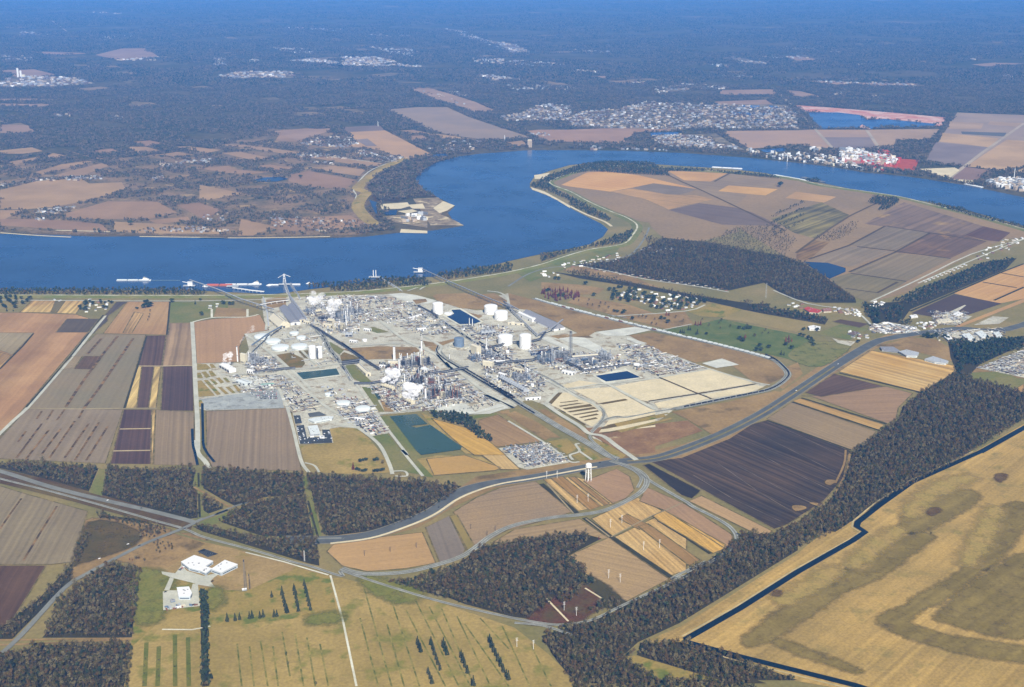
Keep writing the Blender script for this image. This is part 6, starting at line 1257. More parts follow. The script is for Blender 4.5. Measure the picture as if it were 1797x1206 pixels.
# ================================================================ HOUSES
HP = []
for i, (wl, rf, L, D, h) in enumerate((('white', 'galv', 14, 9, 3), ('cream', 'roof_grey', 16, 10, 3), ('brick', 'roof_brown', 17, 11, 3.2), ('white', 'house_tan', 20, 9, 3), ('cream', 'pale', 13, 8, 2.8), ('white', 'white', 20, 11, 3.6))):
    w = MB(); w.box(0, 0, -.5, L, D, h + .5); r = MB(); r.gable(0, 0, 0, L, D, h + .03, D * .24, 0, .6)
    d = MB(); d.box(0, -D / 2 - .06, 0, 1.2, .12, 2.1)
    a, b_, c = w.mesh('house_wall'), r.mesh('house_roof'), d.mesh('house_openings'); a.materials.append(W[wl]); b_.materials.append(W[rf]); c.materials.append(W['glass']); HP.append((a, b_, c))
HCOUNT = [0]
def house(x, y, rz, label, group, kinds=None, z=.6, sc=1.):
    if HCOUNT[0] >= 300: return False
    HCOUNT[0] += 1; ms = HP[random.choice(kinds or range(6))]; t = empty('house', (x, y, z), rz, label, 'house', group); t.scale = (sc,) * 3
    for n, me in zip(('wall', 'roof', 'door'), ms):
        o = bpy.data.objects.new(n, me); C.objects.link(o); o.parent = t
    return True
def village(poly, n, label, group, hd=None, sd=0, gap=22, sc=.8, kinds=None):
    p = gpts(poly); P = np.array(p); r = np.random.default_rng(sd + 99); lo, hi = P.min(0), P.max(0); used = []
    for _ in range(6000):
        a = r.uniform(lo, hi)
        if not inside(a[None], p)[0] or any(math.dist(a, b) < gap for b in used): continue
        used.append(a); rz = (hd if hd is not None else r.uniform(0, 3.14)) + r.choice((0, 1.57)) + r.normal() * .06
        house(a[0], a[1], rz, label, group, kinds, sc=sc)
        if len(used) >= n: break
hV = heading(*q('C1 560,700 1130,660'))
village('D1 690,250 740,255 870,270 830,340 680,360', 12, 'small house in the farm hamlet by the levee', 'farm hamlet houses', dV and math.atan2(dV[1], dV[0]), 1); village('D1 430,255 480,262 470,275 430,272', 2, 'small house behind the striped corn fields', 'houses behind the corn fields', None, 2)
village('D1 1655,290 1730,290 1730,325 1655,325', 4, 'white farm house on the grass below the conveyor', 'farm houses below the conveyor', 0, 3)
village('C1 600,520 720,480 960,520 1150,540 1300,580 1180,640 1000,660 820,600 600,560', 62, 'small house in the oak shaded village above the lawn', 'village houses', hV, 4, 19)
village('C1 160,290 330,260 500,210 680,200 640,250 540,280 380,300 180,320', 30, 'small house along the river road beside the levee', 'river road houses', hV, 5, 20); village('C1 790,150 850,120 940,160 1050,160 930,240 780,220', 14, 'small house by the river road and the big wood', 'houses by the big wood', hV, 6, 20)
village('C1 0,340 60,350 180,360 80,400 0,390', 7, 'small house at the start of the river road', 'first river road houses', hV, 7, 18)
for i in range(34):
    a = q('C1 %f,%f' % (400 + i * 32, 328 + i * 4.9 + (6 if i % 2 else -5)))[0]; house(*G(*a), hV + random.uniform(-.1, .1), 'small house in the lane along the big wood', 'lane houses', (1, 2, 3), .6, .55)
village('A5 560,390 640,400 640,425 560,415', 6, 'small house left of the red hall', 'houses left of the red hall', None, 9, 20); village('A5 800,420 930,430 930,470 800,440', 20, 'small trailer home right of the red hall', 'homes right of the red hall', .3, 10, 16, .8)
village('A5 1000,390 1060,395 1040,425 990,415', 8, 'small house at the crossroads grove', 'crossroads houses', None, 11, 18); village('A5 980,520 1060,500 1180,520 1230,545 1100,560 1000,550', 34, 'pale shed in the yard strip where the highway bends', 'highway bend yard sheds', .4, 12, 16, .9)
village('A5 1230,500 1330,500 1330,530 1250,530', 12, 'house in the cluster below the dark field', 'houses below the dark field', None, 13, 16); village('A5 870,545 1000,560 1000,590 880,580', 8, 'small house on the grass at the highway bend', 'houses at the highway bend', None, 14, 20)
for i in range(22):
    a = q('C2 %f,%f' % (1005 + i * 16, 515 - i * 6.4 + (8 if i % 2 else -4)))[0]; house(*G(*a), heading(*q('C2 1005,520 1290,395')), 'pale trailer home in the row beside the grey fields', 'trailer row', (0, 3, 4), .6, .7)
village('C2 1380,330 1600,200 1750,160 1797,180 1700,260 1480,350', 40, 'small house in the far right village', 'far right village houses', None, 15, 26); village('A5 1530,490 1680,470 1797,460 1797,490 1600,520', 14, 'small house on the right above the highway', 'houses above the highway', None, 16, 18)
village('A5 1380,575 1470,570 1470,590 1390,595', 5, 'small shed left of the white warehouses', 'sheds left of the warehouses', None, 17, 14)
# farther houses: past the nearest three hundred they are one mass
def house_mass(specs, name='distant_houses', h=(5, 9), sz=(12, 26), mats=None):
    r = np.random.default_rng(77); m = MB(); mats = mats or [W['galv'], W['house_tan'], W['roof_grey'], W['roof_brown'], W['white']]
    for poly, n, big in specs:
        p = gpts(poly); P = np.array(p); lo, hi = P.min(0), P.max(0); k = 0; tries = 0
        while k < n and tries < n * 60:
            tries += 1; a = r.uniform(lo, hi)
            if not inside(a[None], p)[0]: continue
            k += 1; m.cur = int(r.choice(5, p=(.15, .30, .30, .21, .04))); L, D, hh = r.uniform(*sz) * big, r.uniform(*sz) * big * .6, r.uniform(*h) * big ** .6; rz = r.uniform(0, 3.14)
            m.box(a[0], a[1], -.5, L, D, hh, rz); m.gable(a[0], a[1], 0, L, D, hh + .03, D * .2, rz, .5)
    return tag(m.build(name, mats), kind='stuff')
house_mass([('C3 250,430 440,420 640,400 830,405 800,425 640,440 260,445', 60, 0.85), ('C3 1200,410 1290,400 1290,435 1210,430', 18, 0.94), ('C3 1380,290 1690,260 1640,300 1400,310', 40, 0.85), ('C3 1250,290 1400,320 1380,350 1250,330', 30, 0.68), ('C3 290,660 500,650 600,640 590,660 450,700 300,690', 50, 0.68), ('C3 270,720 380,740 330,755 260,750', 12, 0.68), ('C3 0,470 150,465 90,482 0,482', 10, 1.13),
  ('C3 1100,810 1450,800 1797,820 1797,850 1100,840', 40, 0.68), ('C3 1580,710 1797,700 1797,760 1600,760', 14, 0.68), ('C4 450,770 900,820 900,900 560,900', 26, 0.68), ('C4 900,820 1340,850 1250,920 900,930', 24, 0.68), ('C4 0,900 60,880 60,930 0,930', 8, 0.68), ('C4 780,240 940,190 1000,180 1190,180 1250,240 1130,265 1000,260', 130, 0.85), ('C4 740,320 930,310 1090,340 1280,355 1270,362 880,345 800,345', 70, 0.85), ('C4 1190,290 1330,290 1430,330 1610,345 1560,385 1410,380 1300,330', 90, 0.85), ('C4 850,370 1100,395 1090,405 860,385', 20, 0.85), ('C4 700,525 1150,560', 1, 0.85),
  ('C5 780,580 900,525 1100,530 1040,600 900,620 800,610', 50, 0.94), ('C5 660,590 720,590 720,600', 8, 0.85), ('C5 1480,470 1640,465 1640,495 1520,490', 14, 1.02), ('C6 30,560 130,560 130,578 30,575', 6, 1.25), ('C6 150,580 290,585 280,600 150,600', 6, 1.34), ('C6 380,580 780,600 780,608 380,596', 20, 0.94)])
house_mass([('C6 0,330 100,300 400,270 600,220 820,230 1100,240 1250,240 1500,260 1797,260 1797,430 1200,440 1150,420 900,440 0,420', 1100, 1.13), ('C5 1230,340 1420,310 1540,250 1620,240 1797,250 1797,370 1300,370', 260, 1.13), ('C6 650,490 860,480 1100,500 1180,560 1300,580 1330,595 800,575 640,530', 330, 0.94), ('C6 1170,560 1300,560 1320,595 1190,590', 16, 1.34)], 'distant_town')
house_mass([('A1 0,420 150,400 420,412 480,440 300,455 0,458', 247, 1.61), ('A1 1150,400 1250,378 1530,378 1550,408 1200,412', 148, 1.61), ('A1 1510,322 1650,308 1797,332 1700,342 / A2 300,340 460,352 0,350 / A1 1797,340', 264, 1.47), ('A2 0,300 200,300 300,330 0,345', 214, 1.47), ('A2 690,395 780,395 940,420 800,422', 82, 1.34), ('A2 870,450 1230,455 1230,475 900,475', 99, 1.20), ('A2 690,310 780,305 1000,325 1200,340 1080,350 700,335', 148, 1.34), ('A2 540,150 640,165 750,210 900,230 1000,280 900,278 700,215 560,165', 247, 1.47), ('A2 150,180 380,190 380,200 150,192', 33, 1.47), ('A2 150,250 400,260 400,300 280,295', 99, 1.47), ('A2 1200,370 1340,372 1330,382 1220,380', 26, 1.47), ('A2 1520,432 1590,436 1580,448 1520,444', 13, 1.67), ('A2 1640,455 1797,450 1797,490 1650,490', 55, 1.14), ('A2 1220,262 1420,268 1400,280 1200,275', 39, 1.47),
  ('A1 1120,305 1180,300 1185,345 1130,350', 66, 1.54), ('A1 1285,325 1350,302 1365,328 1290,335', 42, 1.54), ('A1 580,312 760,305 830,300 820,318 640,322', 42, 1.47), ('A1 0,290 170,300 165,320 0,318', 66, 1.47), ('A1 1440,250 1660,260 1640,285 1450,270', 82, 1.47), ('A1 100,165 280,180 280,195 90,190', 49, 1.47), ('A1 540,190 700,190 680,210 550,210', 42, 1.47), ('A1 1500,145 1797,155 1797,165 1500,152', 49, 1.67), ('A1 490,62 640,70 640,76 490,70', 26, 1.81), ('A3 550,250 700,255 690,265 560,262', 29, 1.47), ('A3 400,295 600,295 700,310 440,305', 39, 1.47), ('A3 290,318 450,330 440,338 290,325', 23, 1.47), ('A3 150,330 240,345 240,355 160,350', 16, 1.47), ('A3 210,398 370,400 370,408 220,405', 23, 1.34), ('A3 650,425 1200,440 1230,460 900,445', 82, 1.27), ('A3 800,490 850,490 840,502 800,500', 13, 1.41), ('A3 1000,505 1060,508 1050,525 1000,520', 15, 1.14), ('A3 1450,308 1540,312 1540,318 1450,316', 13, 1.47), ('A3 780,265 860,275 860,282 780,275', 16, 1.47), ('A3 920,335 960,340 950,348 915,345', 9, 1.47), ('A3 1690,395 1740,400 1730,406 1690,402', 9, 1.47), ('A3 0,440 240,455 240,470 0,475', 82, 1.27), ('C5 830,150 900,140 1010,180 950,180', 33, 1.07), ('C5 640,140 760,160 990,235 950,245', 15, 0.97), ('A1 270,600 390,602 380,612 290,612', 9, 1.27), ('A1 600,610 650,615 640,630 610,625', 9, 1.27)], 'far_town')
house_mass([('C7 340,520 520,512 560,560 540,590 360,590', 130, 1.17), ('C7 520,545 760,560 800,600 700,640 500,600', 110, 1.17), ('C7 0,540 340,580 500,640 560,680 300,640 0,600', 90, 1.17), ('C7 1480,770 1600,745 1797,745 1797,840 1600,810', 170, 1.13), ('O 1797,312 1930,330 1930,350 1797,340', 90, 1.13), ('C6 1390,600 1797,640 1797,690 1450,650', 30, 1.13), ('C7 130,500 180,500 180,530 135,525', 3, 2.01), ('C7 360,512 430,512 430,525 360,522', 6, 1.67), ('C4 1640,790 1797,790 1797,850 1560,860', 20, 1.13)], 'riverside_works', (8, 18), mats=[W[k] for k in ('galv', 'house_tan', 'white', 'steel', 'cream')])
house_mass([('C7 480,540 760,560 830,590 780,650 620,645 480,600', 150, .8), ('C7 640,520 730,525 740,550 650,550', 20, .8), ('C7 600,640 680,650 680,690 600,680', 10, .8)], 'red_works_buildings', (8, 20), (10, 30), mats=[W[k] for k in ('red_works', 'house_tan', 'red', 'red_works', 'galv')])
# named landmarks far away
t = empty('grain_elevator', (*G(*q('C5 1480,578')[0]), .6), 0, 'pair of tall pale grain silos on the far river bank', 'silo')
for k in range(6): MB().cyl((k % 3 - 1) * 10, (k // 3 - .5) * 10, 0, 5, 46 - (k // 3) * 2, 16).build('silo', W['house_tan'], t)
MB().box(0, 0, 46, 26, 7, 5).build('head_house', W['cream'], t)
for s, h, lab in (('C5 1283,525', 26, 'slim white pole near the far grain silos'), ('C5 285,412', 26, 'slim white pole at the edge of the far wood'), ('C7 1717,740', 44, 'thin white stack in the works at the far right bank')):
    t = empty('far_mast', (*G(*q(s)[0]), .6), 0, lab, 'mast'); MB().cyl(0, 0, 0, 2.4, h * 1.4, 8, 1.6).build('shaft', W['white'], t)
t = empty('cooling_stack', (*G(*q('A1 105,408')[0]), .6), 0, 'tall white towers of the far works at the left edge', 'tower'); MB().cyl(-18, 0, 0, 10, 95, 10).build('tower', W['white'], t); MB().cyl(12, 0, 0, 10, 70, 10).build('tower', W['white'], t); MB().box(40, 0, 0, 30, 20, 30).build('hall', W['cream'], t)
# ================================================================ VEHICLES
def car_mesh(name, c, kind=0):
    m = MB(); L, w = (4.6, 1.85) if kind == 0 else (5.6, 2.0)
    m.box(0, 0, .35, L, w, .55); 
    if kind == 0: m.box(-.2, 0, .9, L * .58, w * .92, .55, 0, .82)
    else: m.box(.6, 0, .9, L * .34, w * .94, .75, 0, .85); m.box(-1.4, 0, .9, L * .42, w, .25)
    m.cur = 1; 
    for x in (-L * .3, L * .3):
        for y in (-w / 2 + .1, w / 2 - .1): m.bar((x, y - .12, .35), (x, y + .12, .35), .35, 10)
    me = m.mesh(name); me.materials.append(paint('car_' + name, c, .3, .03, spec=.5)); me.materials.append(W['black']); return me
CARS = [car_mesh('parked_car', c, k) for c, k in ((S(235,235,235), 0), (S(30,32,38), 0), (S(70,74,82), 0), (S(160,30,28), 0), (S(40,56,90), 1), (S(225,225,222), 1), (S(150,154,158), 1), (S(30,30,34), 1))]
DARKS = [1, 2, 4, 7, 7, 1, 3, 0]
CCOUNT = [0]
def car(x, y, rz, label, group, pool=None, z=2.3, name='parked_car'):
    if CCOUNT[0] >= 298: return
    CCOUNT[0] += 1; o = bpy.data.objects.new(name, CARS[random.choice(pool or range(8))]); C.objects.link(o); o.location = (x, y, z); o.rotation_euler = (0, 0, rz); tag(o, label, 'car', group)
def park(a, b, n, label, group, pool=None, fill=.85, off=1.57, z=2.3):
    (x0, y0), (x1, y1) = G(*a), G(*b); h = math.atan2(y1 - y0, x1 - x0)
    for k in range(n):
        if random.random() < fill: t_ = (k + .5) / n; car(x0 + (x1 - x0) * t_, y0 + (y1 - y0) * t_, h + off + random.gauss(0, .04), label, group, pool, z)
for i in range(6):
    y = 232 + i * 15; park(*q('B4 %f,%f %f,%f' % (620 + i * 28, y, 930 + i * 2, y - 22 + i * 3)), 22, 'parked car in the crowded gravel lot beside the big brown field', 'cars in the gravel lot', DARKS, .85)
for a in ('1100,290 1150,285', '1170,250 1200,270', '1240,260 1270,265', '1110,350 1150,370', '1170,345 1225,370', '1270,350 1335,375', '1330,325 1370,345', '1260,285 1310,300', '1100,225 1150,225', '1180,235 1210,245'): park(*q('B4 ' + a), 6, 'parked car in the pale lot beside the office road', 'cars in the pale lot', DARKS, .8)
for a in ('1125,480 1190,560', '1150,610 1185,750', '1195,620 1230,740', '1240,720 1340,725', '1250,750 1500,745', '1420,620 1440,700', '1470,640 1510,730', '1190,770 1300,768', '1360,730 1490,715'): park(*q('B4 ' + a), 8, 'parked car around the square office', 'cars round the office', [0, 5, 6, 2, 4, 0], .6)
for a in ('190,880 260,960', '230,870 310,960', '270,860 350,960', '400,880 450,930'): park(*q('B5 ' + a), 9, 'parked car in the yard beside the curved entrance road', 'cars by the entrance road', DARKS, .85)
for i in range(4): park(*q('B5 %f,%f %f,%f' % (1230 + i * 40, 730 - i * 16, 1440 + i * 25, 710 - i * 16)), 9, 'parked car in the gravel lot above the dark tree line', 'cars above the tree line', DARKS, .4)
for i in range(2): park(*q('B2 %f,%f %f,%f' % (60, 335 + i * 9, 390, 325 + i * 9)), 10, 'parked car in the row at the back of the plant', 'cars at the back of the plant', DARKS, .8)
park(*q('D5 650,185 780,195'), 8, 'dark parked car behind the white works', 'cars behind the white works', [1, 2, 7], .9); park(*q('D5 660,170 700,160'), 4, 'dark parked car behind the white works', 'cars behind the white works', [1, 2, 7], .9); park(*q('D5 540,290 500,320'), 4, 'parked car beside the left wing of the white works', 'cars beside the left wing', None, .9)
for s, lab, c in (('D2 1100,985', 'dark truck on the cross road near the railway crossing', 7), ('D2 850,628', 'white car on the highway beside the wood', 0), ('D2 1115,690', 'dark car on the highway beside the wood', 1), ('D2 785,1090', 'white van on the verge of the cross road', 5), ('D2 1010,975', 'white pickup on the rough ground by the cross road', 5), ('D2 1460,850', 'dark car on the rail crossing', 1), ('D5 755,403', 'dark car on the works drive', 7), ('D5 395,485', 'dark truck at the gravel yard gate', 7), ('B8 1215,440', 'dark truck on the highway near the water tower', 7), ('B8 1385,405', 'dark truck on the highway at the rail crossing', 4), ('A7 505,273', 'dark car on the highway curve', 1), ('B7 1520,990', 'dark car on the highway below the plant', 1), ('A5 820,720', 'white car on the highway below the lawn', 0), ('A5 600,860', 'white van on the highway by the fields', 5)):
    x, y = G(*q(s)[0]); car(x, y, heading((q(s)[0][0], q(s)[0][1]), (q(s)[0][0] + 20, q(s)[0][1] - 7)), lab, None, [c], 2.4, 'car')
# rail cars
def railcar_mesh(kind):
    m = MB()
    if kind == 'tank': m.hcyl(0, 0, 2.6, 1.6, 15.5, 0, 12); m.box(0, 0, .9, 16.5, 2.2, .5); m.cyl(0, 0, 4, .6, .7, 8)
    else:
        m.box(0, 0, 1.2, 15.2, 3.2, 3.3, 0, .97); m.box(0, 0, 4.5, 14.4, 1.6, .35)
        for x in (-5.5, -1.8, 1.8, 5.5): m.box(x, 0, .5, 2.4, 1.6, .8)
    m.cur = 1
    for x in (-6, 6): m.box(x, 0, .2, 2.6, 2.2, .7); [m.bar((x + d, -1.1, .45), (x + d, 1.1, .45), .45, 8) for d in (-.9, .9)]
    return m
RC = {}
for k, kind, mt in (('white', 'hopper', 'pale'), ('dark', 'tank', 'black'), ('grey', 'hopper', 'grey'), ('red', 'hopper', 'rust')):
    me = railcar_mesh(kind).mesh('rail_car'); me.materials.append(W[mt]); me.materials.append(W['dark']); RC[k] = me
RCOUNT = [0]
def train(p, off, t0, t1, kinds, label, group, step=20.5, z=2.4, skip=.0):
    g = gpts(p, 5, False); g = resample(g, 2.0); L = len(g) * 2.0; s = t0 * L
    while s < t1 * L and RCOUNT[0] < 300:
        i = int(s / 2); i = min(max(i, 1), len(g) - 2); d = Vector((g[i + 1][0] - g[i - 1][0], g[i + 1][1] - g[i - 1][1], 0)).normalized(); x, y = g[i][0] + d.y * off, g[i][1] - d.x * off
        if random.random() >= skip:
            RCOUNT[0] += 1; k = random.choice(kinds); o = bpy.data.objects.new('rail_car', RC[k]); C.objects.link(o); o.location = (x, y, z); o.rotation_euler = (0, 0, math.atan2(d.y, d.x)); tag(o, label, 'rail car', group)
        s += step
LOOPU = 'C1 -60,560 160,625 450,700 900,810 1300,905 1600,980 1797,1035'; LOOPD = 'B7 1460,450 1560,500 1640,570 1690,630 1680,680 1600,750 1480,810 1300,850 1100,890 900,930 700,970 500,1010'
train(LOOPU, 3, .02, 1, ['white'] * 9 + ['red'], 'pale hopper rail car in the outer line along the brown grass', 'outer line of pale rail cars', skip=.04)
train(LOOPU, -3, .1, 1, ['white'] * 9 + ['grey'], 'pale hopper rail car in the inner line along the brown grass', 'inner line of pale rail cars', skip=.06)
train(LOOPD, -3, 0, .97, ['dark'], 'black tank rail car in the curved line round the sand pads', 'black rail cars round the sand pads')
YL = 'B5 1030,60 1020,110 1100,190 1250,280 1400,370 1600,490 1797,600 / B6 200,540 400,670 600,790'
train(YL, 6.5, .0, .98, ['dark'], 'black tank rail car in the right line of the plant yard', 'right black train'); train(YL, -6.5, .3, .75, ['dark'], 'black tank rail car in the left line of the plant yard', 'left black train')
train('B2 800,420 1000,530 1200,660 1400,790 1620,920 1797,1020', 3, .05, .95, ['dark', 'grey', 'dark'], 'dark rail car on the track beside the blue pond', 'dark rail cars by the pond', skip=.25); train('B3 -60,780 200,930 / B6 370,240 530,320', 3, .05, .95, ['dark'], 'black rail car between the dome tanks and the cooler bank', 'black rail cars by the cooler', skip=.2)
train('B1 1080,330 1240,560 1400,690 1500,870 1600,1000 1720,1190', 3, .05, .98, ['dark', 'dark', 'grey'], 'dark rail car on the track past the tank field', 'dark rail cars by the tank field', skip=.35)
# ---- yard clutter: trailers and crates
CT = []
for nm, c, L, D, h in (('white', 'white', 12, 3, 3), ('cream', 'cream', 8, 4, 3), ('blue', 'blue_grey', 6, 2.5, 2.6), ('rust', 'rust', 7, 2.5, 2.4), ('dark', 'dark', 9, 3, 2.2), ('grey', 'galv', 10, 4, 3.4)):
    m = MB(); m.box(0, 0, 0, L, D, h); m.box(0, 0, h, L * 1.02, D * 1.05, .2); m.cur = 1; m.box(L * .2, -D / 2 - .05, .3, 1, .1, 2); m.box(-L * .2, -D / 2 - .05, 1, 1.6, .1, .9); me = m.mesh('site_container'); me.materials.append(W[c]); me.materials.append(W['dark']); CT.append(me)
YARDS = [('B2 0,330 440,300 700,370 1000,480 1200,620 1100,660 1190,710 830,720 650,640 400,560 200,640 60,600', 120, 'site container or trailer in the cluttered open yard', 'open yard containers'), ('B7 -60,330 220,350 520,470 860,590 500,640 300,660 100,600 -150,450', 80, 'coloured container in the laydown yard beside the sand pads', 'laydown yard containers'), ('D6 820,0 960,10 1100,170 900,240 720,170 650,50', 24, 'small container round the pale blue tanks', 'containers by the pale blue tanks'), ('B4 1380,180 1700,200 1797,320 1560,330 1400,260', 24, 'small container in the yard behind the flat round tanks', 'containers behind the flat tanks'), ('D6 860,240 1120,190 1200,360 1050,390', 22, 'small container in the yard at the entrance street', 'containers at the entrance street'), ('D5 385,600 640,575 655,590 390,622', 16, 'small white crate in the row at the edge of the gravel yard', 'crates at the gravel yard edge')]
for poly, n, lab, g in YARDS:
    p = gpts(poly); P = np.array(p); r = np.random.default_rng(len(lab)); lo, hi = P.min(0), P.max(0); k = 0
    while k < n:
        a = r.uniform(lo, hi)
        if not inside(a[None], p)[0]: continue
        k += 1; o = bpy.data.objects.new('site_container', CT[r.integers(0, 6)]); C.objects.link(o); o.location = (a[0], a[1], GZ); o.rotation_euler = (0, 0, HA + r.choice((0, 1.57)) + r.normal() * .05); tag(o, lab, 'container', g)
m = MB(); r = np.random.default_rng(3); mats = [W[k] for k in ('white', 'cream', 'galv', 'dark', 'roof_brown', 'house_tan', 'steel', 'galv')]
for poly, n, hmax in ((PLANT, 0, 0), ('B1 1240,300 1797,300 1797,700 1500,700 1300,640 1240,560', 420, 6), ('B2 0,300 480,300 800,400 1200,640 1100,700 830,720 650,640 400,560 0,620', 700, 4), ('B5 380,230 900,180 1250,500 1300,640 900,740 600,700 420,520', 800, 7), ('B5 900,300 1180,340 1280,440 1560,620 1640,690 1300,640 1250,500', 160, 4), ('B3 400,780 900,880 1350,930 1500,1010 1350,1090 1000,1130 700,1060 560,1000', 420, 6), ('B6 0,100 420,210 640,400 640,480 560,560 340,600 0,430', 460, 5), ('B2 1180,620 1500,600 1797,640 1797,800 1400,760', 220, 5), ('B7 -100,330 220,350 520,470 860,590 500,640 300,660 100,600', 420, 3), ('B1 560,960 900,950 1000,1080 680,1130', 220, 6), ('B4 440,60 1000,60 1180,200 1380,430 1100,440 960,190 560,240', 260, 2.5), ('D6 640,0 960,10 1200,360 900,300 700,180', 330, 3), ('B2 1380,800 1797,840 1797,1000 1400,1000', 240, 5), ('B1 1000,640 1240,600 1450,800 1560,1000 1200,1060 900,800', 90, 2.5), ('B5 300,470 620,560 760,700 560,740 430,640', 240, 4), ('B8 200,290 600,235 860,420 470,480', 420, 5), ('C2 1080,780 1390,760 1290,860 1100,860', 120, 4), ('A5 1555,740 1797,645 1900,620 1900,700 1797,785', 460, 3), ('A5 990,510 1230,520 1230,555 1000,555', 160, 3.5), ('A5 1300,440 1500,440 1480,480 1330,510', 90, 4), ('A5 1300,540 1700,530 1690,600 1350,600', 120, 4)):
    if not n: continue
    n = int(n * 1.6); p = gpts(poly); P = np.array(p); lo, hi = P.min(0), P.max(0); k = 0
    while k < n:
        a = r.uniform(lo, hi)
        if not inside(a[None], p)[0]: continue
        k += 1; m.cur = int(r.choice(8, p=(.08, .10, .14, .14, .10, .14, .20, .10))); rz = HA + r.choice((0, 1.57))
        if r.random() < .45: m.hcyl(a[0], a[1], GZ + r.uniform(.8, 4), r.uniform(.3, 1.), r.uniform(8, 40), rz, 6)
        else: m.box(a[0], a[1], GZ - .5, r.uniform(1.5, 8), r.uniform(1.2, 4), r.uniform(.8, hmax) + .5, rz)
tag(m.build('yard_clutter', mats), kind='stuff')
# ---- power poles
def pole(s, label, group=None, h=19, mat='white', arms=3, z=.8):
    x, y = G(*q(s)[0]); t = empty('transmission_pole', (x, y, z), .35, label, 'power pole', group); MB().cyl(0, 0, -.5, .42, h + .5, 8, .25).build('pole', W[mat], t)
    for k in range(arms): MB().box(0, 0, h - 1 - k * 2.6, 5.2 - (k % 2), .35, .35).build('crossarm', W[mat], t)
for s, lab in (('B8 655,600', 'white power pole on the highway verge left of the water tower, farther left one'), ('B8 765,600', 'white power pole on the highway verge just left of the water tower'), ('B8 975,858', 'white power pole on the left orange stripe below the water tower'), ('B8 1090,845', 'white power pole on the right orange stripe below the water tower'), ('B8 1325,1115', 'white power pole left in the upper orange field across the rail line'), ('B8 1445,1070', 'white power pole right in the upper orange field across the rail line'),
   ('A7 1572,492', 'white power pole left in the lower orange field'), ('A7 1655,482', 'white power pole right in the lower orange field'), ('A7 1390,640', 'white power pole left in the stubble field'), ('A7 1450,662', 'white power pole right in the stubble field'), ('A7 1158,810', 'white power pole left on the rusty scrub'), ('A7 1222,838', 'white power pole right on the rusty scrub'), ('A7 912,1000', 'white power pole left at the corner of the striped tan pasture'), ('A7 998,1012', 'white power pole right at the corner of the striped tan pasture')): pole(s, lab, h=20)
for s, lab in (('A7 118,522', 'dark wooden pole left in the tan field by the highway'), ('A7 252,502', 'dark wooden pole mid in the tan field by the highway'), ('A7 388,480', 'dark wooden pole right in the tan field by the highway'), ('A7 672,382', 'dark wooden pole left in the big stubble field'), ('A7 757,418', 'dark wooden pole beside the rail curve in the stubble field'), ('A7 800,392', 'dark wooden pole right in the big stubble field')): pole(s, lab, h=12, mat='dark', arms=2)
# ================================================================ RIVER TRAFFIC AND DOCKS
def barge(s, n, rows, label, mat='galv', rz=None, cover='white', L=60, w=11):
    x, y = G(*q(s)[0]); t = empty('barge_tow', (x, y, .8), rz or 0, label, 'barge')
    for i in range(n):
        for j in range(rows):
            m = MB(); m.box((i - (n - 1) / 2) * (L + 1), (j - (rows - 1) / 2) * (w + .6), 0, L, w, 3); b = m.build('barge', W[mat], t); c = MB(); c.gable((i - (n - 1) / 2) * (L + 1), (j - (rows - 1) / 2) * (w + .6), 3, L * .92, w * .84, 1.2, 1.2); c.box((i - (n - 1) / 2) * (L + 1), (j - (rows - 1) / 2) * (w + .6), 3, L * .92, w * .84, 1.2); c.build('hatch_cover', W[cover], b)
    return t
def towboat(s, label, rz=0, sc=1.):
    x, y = G(*q(s)[0]); t = empty('towboat', (x, y, .8), rz, label, 'boat'); t.scale = (sc,) * 3
    MB().add([(-20, -6, 0), (18, -6, 0), (22, 0, 0), (18, 6, 0), (-20, 6, 0), (-20, -6, 3), (18, -6, 3), (22, 0, 3), (18, 6, 3), (-20, 6, 3)], [(0, 1, 6, 5), (1, 2, 7, 6), (2, 3, 8, 7), (3, 4, 9, 8), (4, 0, 5, 9), (5, 6, 7, 8, 9)]).build('hull', W['white'], t)
    m = MB(); m.box(0, 0, 3, 24, 9, 4); m.box(2, 0, 7, 16, 8, 3.4); m.build('deckhouse', W['white'], t); o = MB(); o.box(5, 0, 10.4, 6, 6, 3.4); o.build('wheelhouse', W['cream'], t); MB().box(5, 0, 11.6, 6.1, 6.1, 1.2).build('window', W['glass'], t)
    for y_ in (-2.5, 2.5): MB().cyl(-5, y_, 10, .9, 5, 8).build('funnel', W['dark'], t)
for k in range(2):
    pass
barge('D1 1050,103', 3, 1, 'long pale barge row pushed along the open river', 'galv', .0, 'pale', 42, 12); towboat('D1 1150,102', 'white towboat pushing the pale barge row', math.pi)
wk = ribbon('wake', 'D1 1175,103 1300,102 1420,103', 8, earth('foam', S(120,140,160)), 4, 3)
barge('B1 330,190', 2, 2, 'rust red barges moored behind the river trees', 'rust', .0, 'red_works', 50, 12); barge('B1 570,182', 3, 1, 'pale barges moored at the causeway dock', 'galv', .02, 'white', 44, 12); towboat('B1 715,178', 'white towboat at the end of the moored pale barges', 0); towboat('B1 185,200', 'small white boat left of the rust red barges', 0, .6)
barge('B1 1090,183', 2, 1, 'pale barge moored right of the crane dock', 'galv', 0, 'white', 34, 11); barge('B1 900,188', 1, 1, 'short pale barge moored left of the crane dock', 'galv', 0, 'white', 40, 10); towboat('B1 850,190', 'small boat at the tip of the short barge', 0, .5); towboat('B1 1268,170', 'little white launch by the wooded bank', 0, .5)
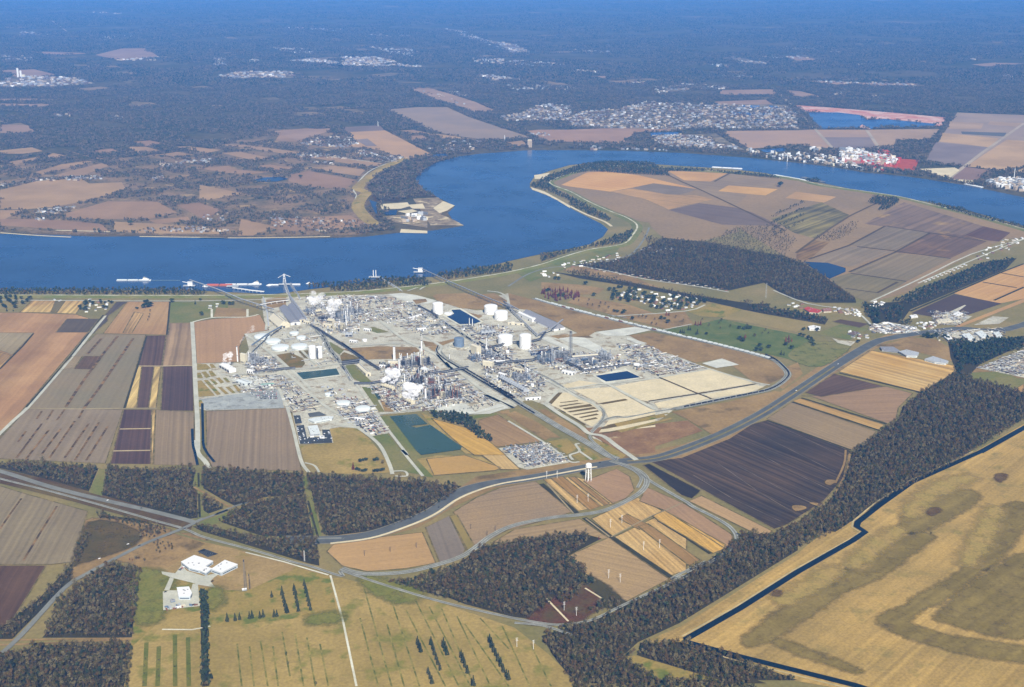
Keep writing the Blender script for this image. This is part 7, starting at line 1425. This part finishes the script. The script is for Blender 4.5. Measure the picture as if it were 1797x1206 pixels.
def dock(s, label, kind=0):
    x, y = G(*q(s)[0]); t = empty('river_dock', (x, y, 0), 0, label, 'dock'); MB().box(0, 0, 4, 46, 16, 2).build('deck', W['galv'], t)
    for i in range(5):
        for j in (-6, 6): MB().cyl((i - 2) * 10, j, -1, .8, 5.2, 8).build('pile', W['steel'], t)
    if kind == 0: MB().box(4, 0, 6, 18, 12, 13).build('loading_house', W['white'], t); MB().gable(4, 0, 6, 18, 12, 13, 3, 0, .5).build('roof', W['galv'], t); m = MB(); m.bar((-4, 0, 16), (-26, 0, 20), 1.2); m.build('boom', W['white'], t)
    if kind == 1:
        f = MB()
        for dx in (-5, 5):
            for dy in (-5, 5): f.bar((dx, dy, 6), (dx * .3, dy * .3, 46), .8)
        for z in (16, 26, 36): f.box(0, 0, z, 8, 8, .8)
        f.build('crane_tower', W['white'], t); m = MB(); m.bar((0, 0, 44), (-24, 0, 30), .9); m.bar((0, 0, 44), (24, 0, 34), .9); m.build('boom', W['white'], t)
    if kind == 2: [MB().cyl(dx, 0, 6, 1.6, 26, 8).build('post', W['white'], t) for dx in (-5, 5)]
dock('B1 15,200', 'white loading dock at the head of the left conveyor'); dock('B1 1015,185', 'crane dock with a tall white tower', 1); dock('B2 815,55', 'white loading dock at the head of the right conveyor'); dock('B2 345,108', 'small dock with two white posts in the river trees', 2); dock('B1 470,205', 'flat white dock at the end of the causeway', 3)
x, y = G(*q('C6 1715,690')[0]); t = empty('loading_crane', (x, y, .6), .4, 'white leaning crane on the far bank', 'crane'); f = MB(); f.bar((-8, -8, 0), (0, 0, 40), 1.6); f.bar((8, 8, 0), (0, 0, 40), 1.6); f.build('leg', W['white'], t); f = MB(); f.bar((26, 0, 18), (-30, 0, 60), 1.6); f.build('boom', W['white'], t)
barge('C6 1240,745', 3, 2, 'pale barges moored on the near side of the far reach', 'galv', heading(*q('C6 1100,765 1540,790')), 'white', 60, 12); barge('C6 1740,822', 4, 2, 'pale barges moored below the levee far down the reach', 'galv', heading(*q('C6 1540,790 1797,835')), 'pale', 60, 12); barge('C7 130,748', 3, 3, 'dark barges moored beside the levee opposite the red works', 'dark', heading(*q('C7 0,740 200,790')), 'steel', 60, 12); barge('C7 1400,795', 2, 2, 'white dock barges below the works at the far right', 'galv', heading(*q('C7 1350,790 1550,830')), 'white', 60, 12)
# ---------------------------------------------------------------- haze: the air between
me_b = MB(); me_b.box(0, (Y0 + Y1) / 2, -1.0, 2 * XW + 2000, Y1 - Y0 + 2000, H + 41)
hm = bpy.data.materials.new('haze_air'); hm.use_nodes = True; t = hm.node_tree
for n in list(t.nodes): t.nodes.remove(n)
out = N(t, 'OutputMaterial'); pv = N(t, 'VolumePrincipled')
pv.inputs['Color'].default_value = HAZE_COLOR + (1,); pv.inputs['Density'].default_value = HAZE_DENSITY; pv.inputs['Anisotropy'].default_value = HAZE_G
t.links.new(pv.outputs[0], out.inputs['Volume'])
tag(me_b.build('haze', hm), kind='stuff')
